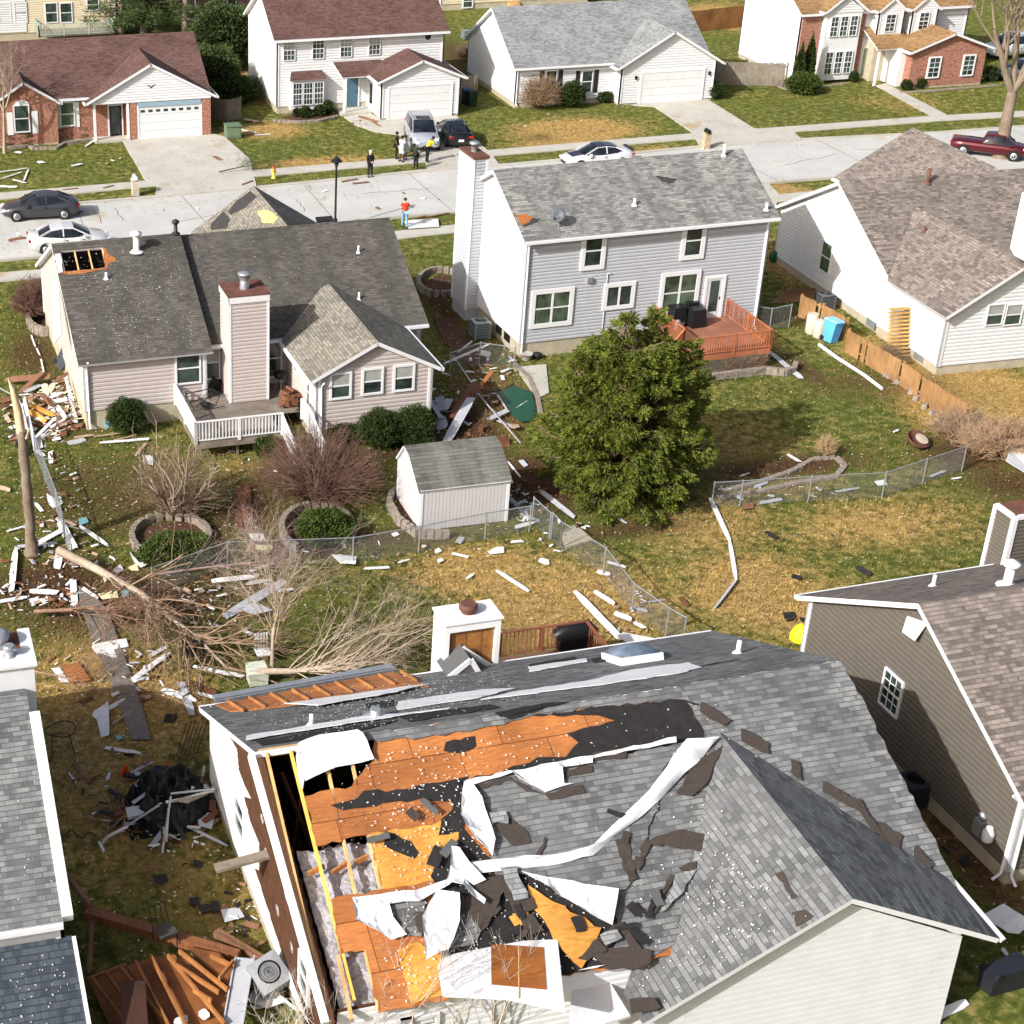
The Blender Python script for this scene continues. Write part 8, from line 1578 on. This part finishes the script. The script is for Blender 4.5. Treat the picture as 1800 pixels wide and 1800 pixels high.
for c, L_ in (('white', [(225, 1400, .3), (250, 1392, .6), (278, 1355, 1.1)]), ('white', [(292, 1410, .9), (320, 1405, .8), (375, 1390, 1.0)]), ('grey', [(230, 1422, .4), (285, 1412, .8)]), ('grey', [(218, 1455, .2), (280, 1415, .9)]), ('rusty', [(172, 1478, .1), (220, 1432, .7)]), ('rusty', [(210, 1468, .1), (222, 1430, .6)]), ('grey', [(285, 1500, .1), (300, 1400, 1.0)]), ('grey', [(300, 1395, 1.0), (378, 1387, 1.1)]), ('white', [(180, 1482, .1), (190, 1470, .4), (225, 1452, .6)]), ('white', [(174, 1480, .1), (182, 1497, .05)]), ('white', [(262, 1435, .4), (275, 1450, .2)]), ('grey', [(292, 1480, .3), (296, 1420, 1.1)])):
    mb = MB(); mb.tube([hp(*p) for p in L_], .035 if c != 'white' else .05, 5); mb.build('pole', MW[c], t)
mb = MB(); mb.slab([hp(x, y, z) for x, y, z in ((300, 1408, .95), (330, 1412, .8), (360, 1400, .8), (378, 1375, 1.1), (372, 1392, 1.0), (340, 1400, .9))], .02); mb.build('curved_board', greyw, t)
mb = MB(); [mb.box(hp(215, 1410, .4)+Vector((-.3+.11*i, 0, 0)), (.05, .7, .03), Matrix.Rotation(.4, 3, 'Y')) for i in range(6)]; mb.box(hp(218, 1430, .5), (.6, .2, .12)); mb.build('slatted_crate', dwood, t); mb = MB(); mb.box(hp(240, 1428, .5), (.6, .35, .15), Matrix.Rotation(.3, 3, 'X')); mb.build('grey_box', MW['grey'], t)
single_px('traffic_cone', lambda mb: (mb.lathe(G(220, 1362)+Vector((0, 0, .12)), [(.16, -.12), (.12, .05), (.04, .45)], 10, M=Matrix.Rotation(.5, 3, 'X'))), M_plain('cone_orange', (.80, .12, .01), .5), 'small orange cone left of the black debris heap', 'cone')
single_px('metal_bench', lambda mb: ([mb.tube([G(310+i*7, 1330-i*1), G(330+i*7, 1295)+Vector((0, 0, .6))], .015, 4) for i in range(6)], [mb.tube([G(310, 1330, .1*i), G(365, 1320, .1*i+.3)], .015, 4) for i in range(4)]), dmetal, 'twisted dark metal bench behind the black debris heap', 'bench')
single_px('garden_hose', lambda mb: mb.tube([G(100, 1455, .05)]+[G(100+k*9, 1462+8*math.sin(k*1.7)+k*1.2, .04+.04*(k % 2)) for k in range(8)]+[G(178, 1478, .04)], .022, 5), M_plain('dark_green_hose', (.01, .06, .03), .5), 'dark green hose curling from the left house wall', 'hose')
single_px('rock_row', lambda mb: [mb.box(G(x, y)+Vector((0, 0, .08)), (.4, .26, .2), Matrix.Rotation(x, 3, 'Z'), taper=.7) for x, y in ((1600, 690), (1612, 702), (1625, 716), (1640, 728), (1655, 742), (1670, 752), (1686, 765), (1575, 672), (1560, 663))], stone, 'row of rough rocks along the lower picket fence', 'rocks')
# underbrush: fallen leaves and chips on the ground (uncountable)
def chipsg(n, reg, mat, label, s0, s1, name='litter', cl=None):
    r2 = np.random.RandomState(n); P = []
    x0, x1, y0, y1 = reg
    while len(P) < n:
        x, y = r2.uniform(x0, x1), r2.uniform(y0, y1)
        if cl is not None and r2.rand() > .08+.92*max(c[3]*math.exp(-((x-c[0])/c[2])**2-((y-c[1])/c[2])**2) for c in cl): continue
        P.append((x, y, .03))
    return chips(name, P, (0, 0, 1.0), mat, label, s0, s1)
CL = [(lambda g_: (g_.x, g_.y, r_, w_))(G(x, y)) for x, y, r_, w_ in ((100, 900, 4, 1), (100, 1030, 4, 1), (250, 980, 5, .7), (400, 1020, 5, .8), (110, 720, 3, 1), (820, 700, 4, .9), (200, 1200, 4, .6), (450, 820, 5, .6), (650, 980, 5, .5), (350, 1350, 5, .5), (950, 980, 4, .3), (1350, 860, 5, .4), (300, 1550, 6, .4), (150, 290, 5, .4), (450, 1750, 3, .7))]
chipsg(3400, (-2, 46, 28, 80), fl, 'small white chips of siding and foam scattered over the yards', .015, .06, 'litter', CL)
lm_ = M_plain('dead_leaf', (.20, .10, .04), .9, .5, 30)
chipsg(26000, (-2, 50, 28, 84), lm_, 'brown dead leaves scattered over the yards', .02, .055, 'leaf_litter', CL+[(G(x, y).x, G(x, y).y, r_, .9) for x, y, r_ in ((700, 990, 3), (500, 985, 4), (1100, 1080, 3), (1720, 840, 3), (880, 980, 2.5), (1250, 900, 4), (600, 860, 4), (900, 760, 4), (1600, 860, 5))])
chipsg(9000, (-2, 50, 28, 84), M_plain('straw_bits', (.55, .42, .22), .9, .3, 20), 'pale straw bits lying in the grass', .03, .08, 'straw')

# small splinters beyond the largest three hundred pieces: one mass
def splinters(n, cls, label, seed, ms, s0=.12, s1=.6):
    r2 = random.Random(seed); mb = MB()
    for k in range(n):
        x, y, rx, ry = r2.choice(cls); a = r2.uniform(0, 6.283); q = math.sqrt(r2.random()); p = G(x+rx*q*math.cos(a), y+ry*q*math.sin(a), r2.uniform(.02, .14)); L = r2.uniform(s0, s1)**1.0; a = r2.uniform(0, 3.14); w_ = L*r2.uniform(.1, .5)
        R3 = Matrix.Rotation(a, 3, 'Z') @ Matrix.Rotation(r2.uniform(-.5, .5), 3, 'X') @ Matrix.Rotation(r2.uniform(-.3, .3), 3, 'Y'); mb.box(p, (L, w_, .02), R3, r2.randrange(len(ms)), taper=r2.uniform(.6, 1))
    o = mb.build('splinters', ms, None); return tag(o, label, 'debris', kind='stuff')
WM = [MW['white'], MW['white'], MW['grey'], MW['tan'], MW['rusty'], MW['brown']]
splinters(330, [(105, 715, 38, 55), (60, 740, 50, 50), (115, 700, 25, 40)], 'small broken boards heaped at the ranch left wall', 5, [MW['white'], MW['tan'], MW['rusty'], MW['brown'], MW['pale yellow'], MW['white']], .15, .8)
splinters(360, [(90, 1000, 90, 90), (100, 880, 40, 110), (60, 1050, 80, 30), (250, 1010, 150, 60), (420, 1060, 120, 60), (190, 1180, 110, 60)], 'small siding splinters strewn over the left back yard', 6, WM, .08, .42)
splinters(170, [(820, 690, 70, 70), (790, 740, 40, 60), (870, 640, 50, 30), (925, 880, 40, 40)], 'small siding splinters between the sunroom and grey house', 7, WM, .1, .5)
splinters(160, [(650, 970, 250, 22), (1350, 865, 120, 14), (1090, 1060, 60, 50), (990, 940, 60, 30), (450, 800, 120, 30)], 'small siding splinters along the chain-link fences', 8, WM, .06, .3)
splinters(170, [(300, 1470, 90, 60), (420, 1640, 40, 90), (440, 1740, 60, 50), (230, 1390, 100, 80)], 'small dark and white splinters beside the wrecked wall', 9, [MW['white'], MW['brown'], MW['black'], MW['rusty']], .08, .4)
splinters(120, [(120, 290, 130, 30), (60, 420, 60, 12), (500, 350, 350, 25), (640, 216, 30, 10), (1000, 215, 120, 20)], 'small scraps strewn over street and front lawns', 10, [MW['rusty'], MW['tan'], MW['white'], MW['brown']], .06, .3)
chipsg(5000, (5, 75, 86, 106), M_plain('straw_dust', (.40, .27, .12), .9, .4, 20), 'bits of straw and dirt on the street', .02, .07, 'street_litter', [(G(x, y).x, G(x, y).y, r_, 1) for x, y, r_ in ((60, 420, 4), (340, 340, 4), (600, 320, 4), (400, 260, 4), (1350, 330, 4), (800, 290, 4), (1420, 250, 3))])
mb = MB(); rg = random.Random(4)
for x0, y0, x1, y1 in ((165, 368, 178, 392), (200, 366, 215, 388), (520, 350, 535, 372), (870, 330, 900, 318), (1380, 290, 1470, 270), (300, 392, 420, 372), (640, 340, 760, 330), (1500, 262, 1640, 262)):
    a, b_ = G(x0, y0, .018), G(x1, y1, .018); P = [a.lerp(b_, i/6)+Vector((rg.uniform(-.15, .15), rg.uniform(-.15, .15), 0))*(0 < i < 6) for i in range(7)]
    for p, q in zip(P, P[1:]): mb.beam(p, q, .04, .006)
tag(mb.build('road_crack', bpy.data.materials['tar_seam']), kind='structure')
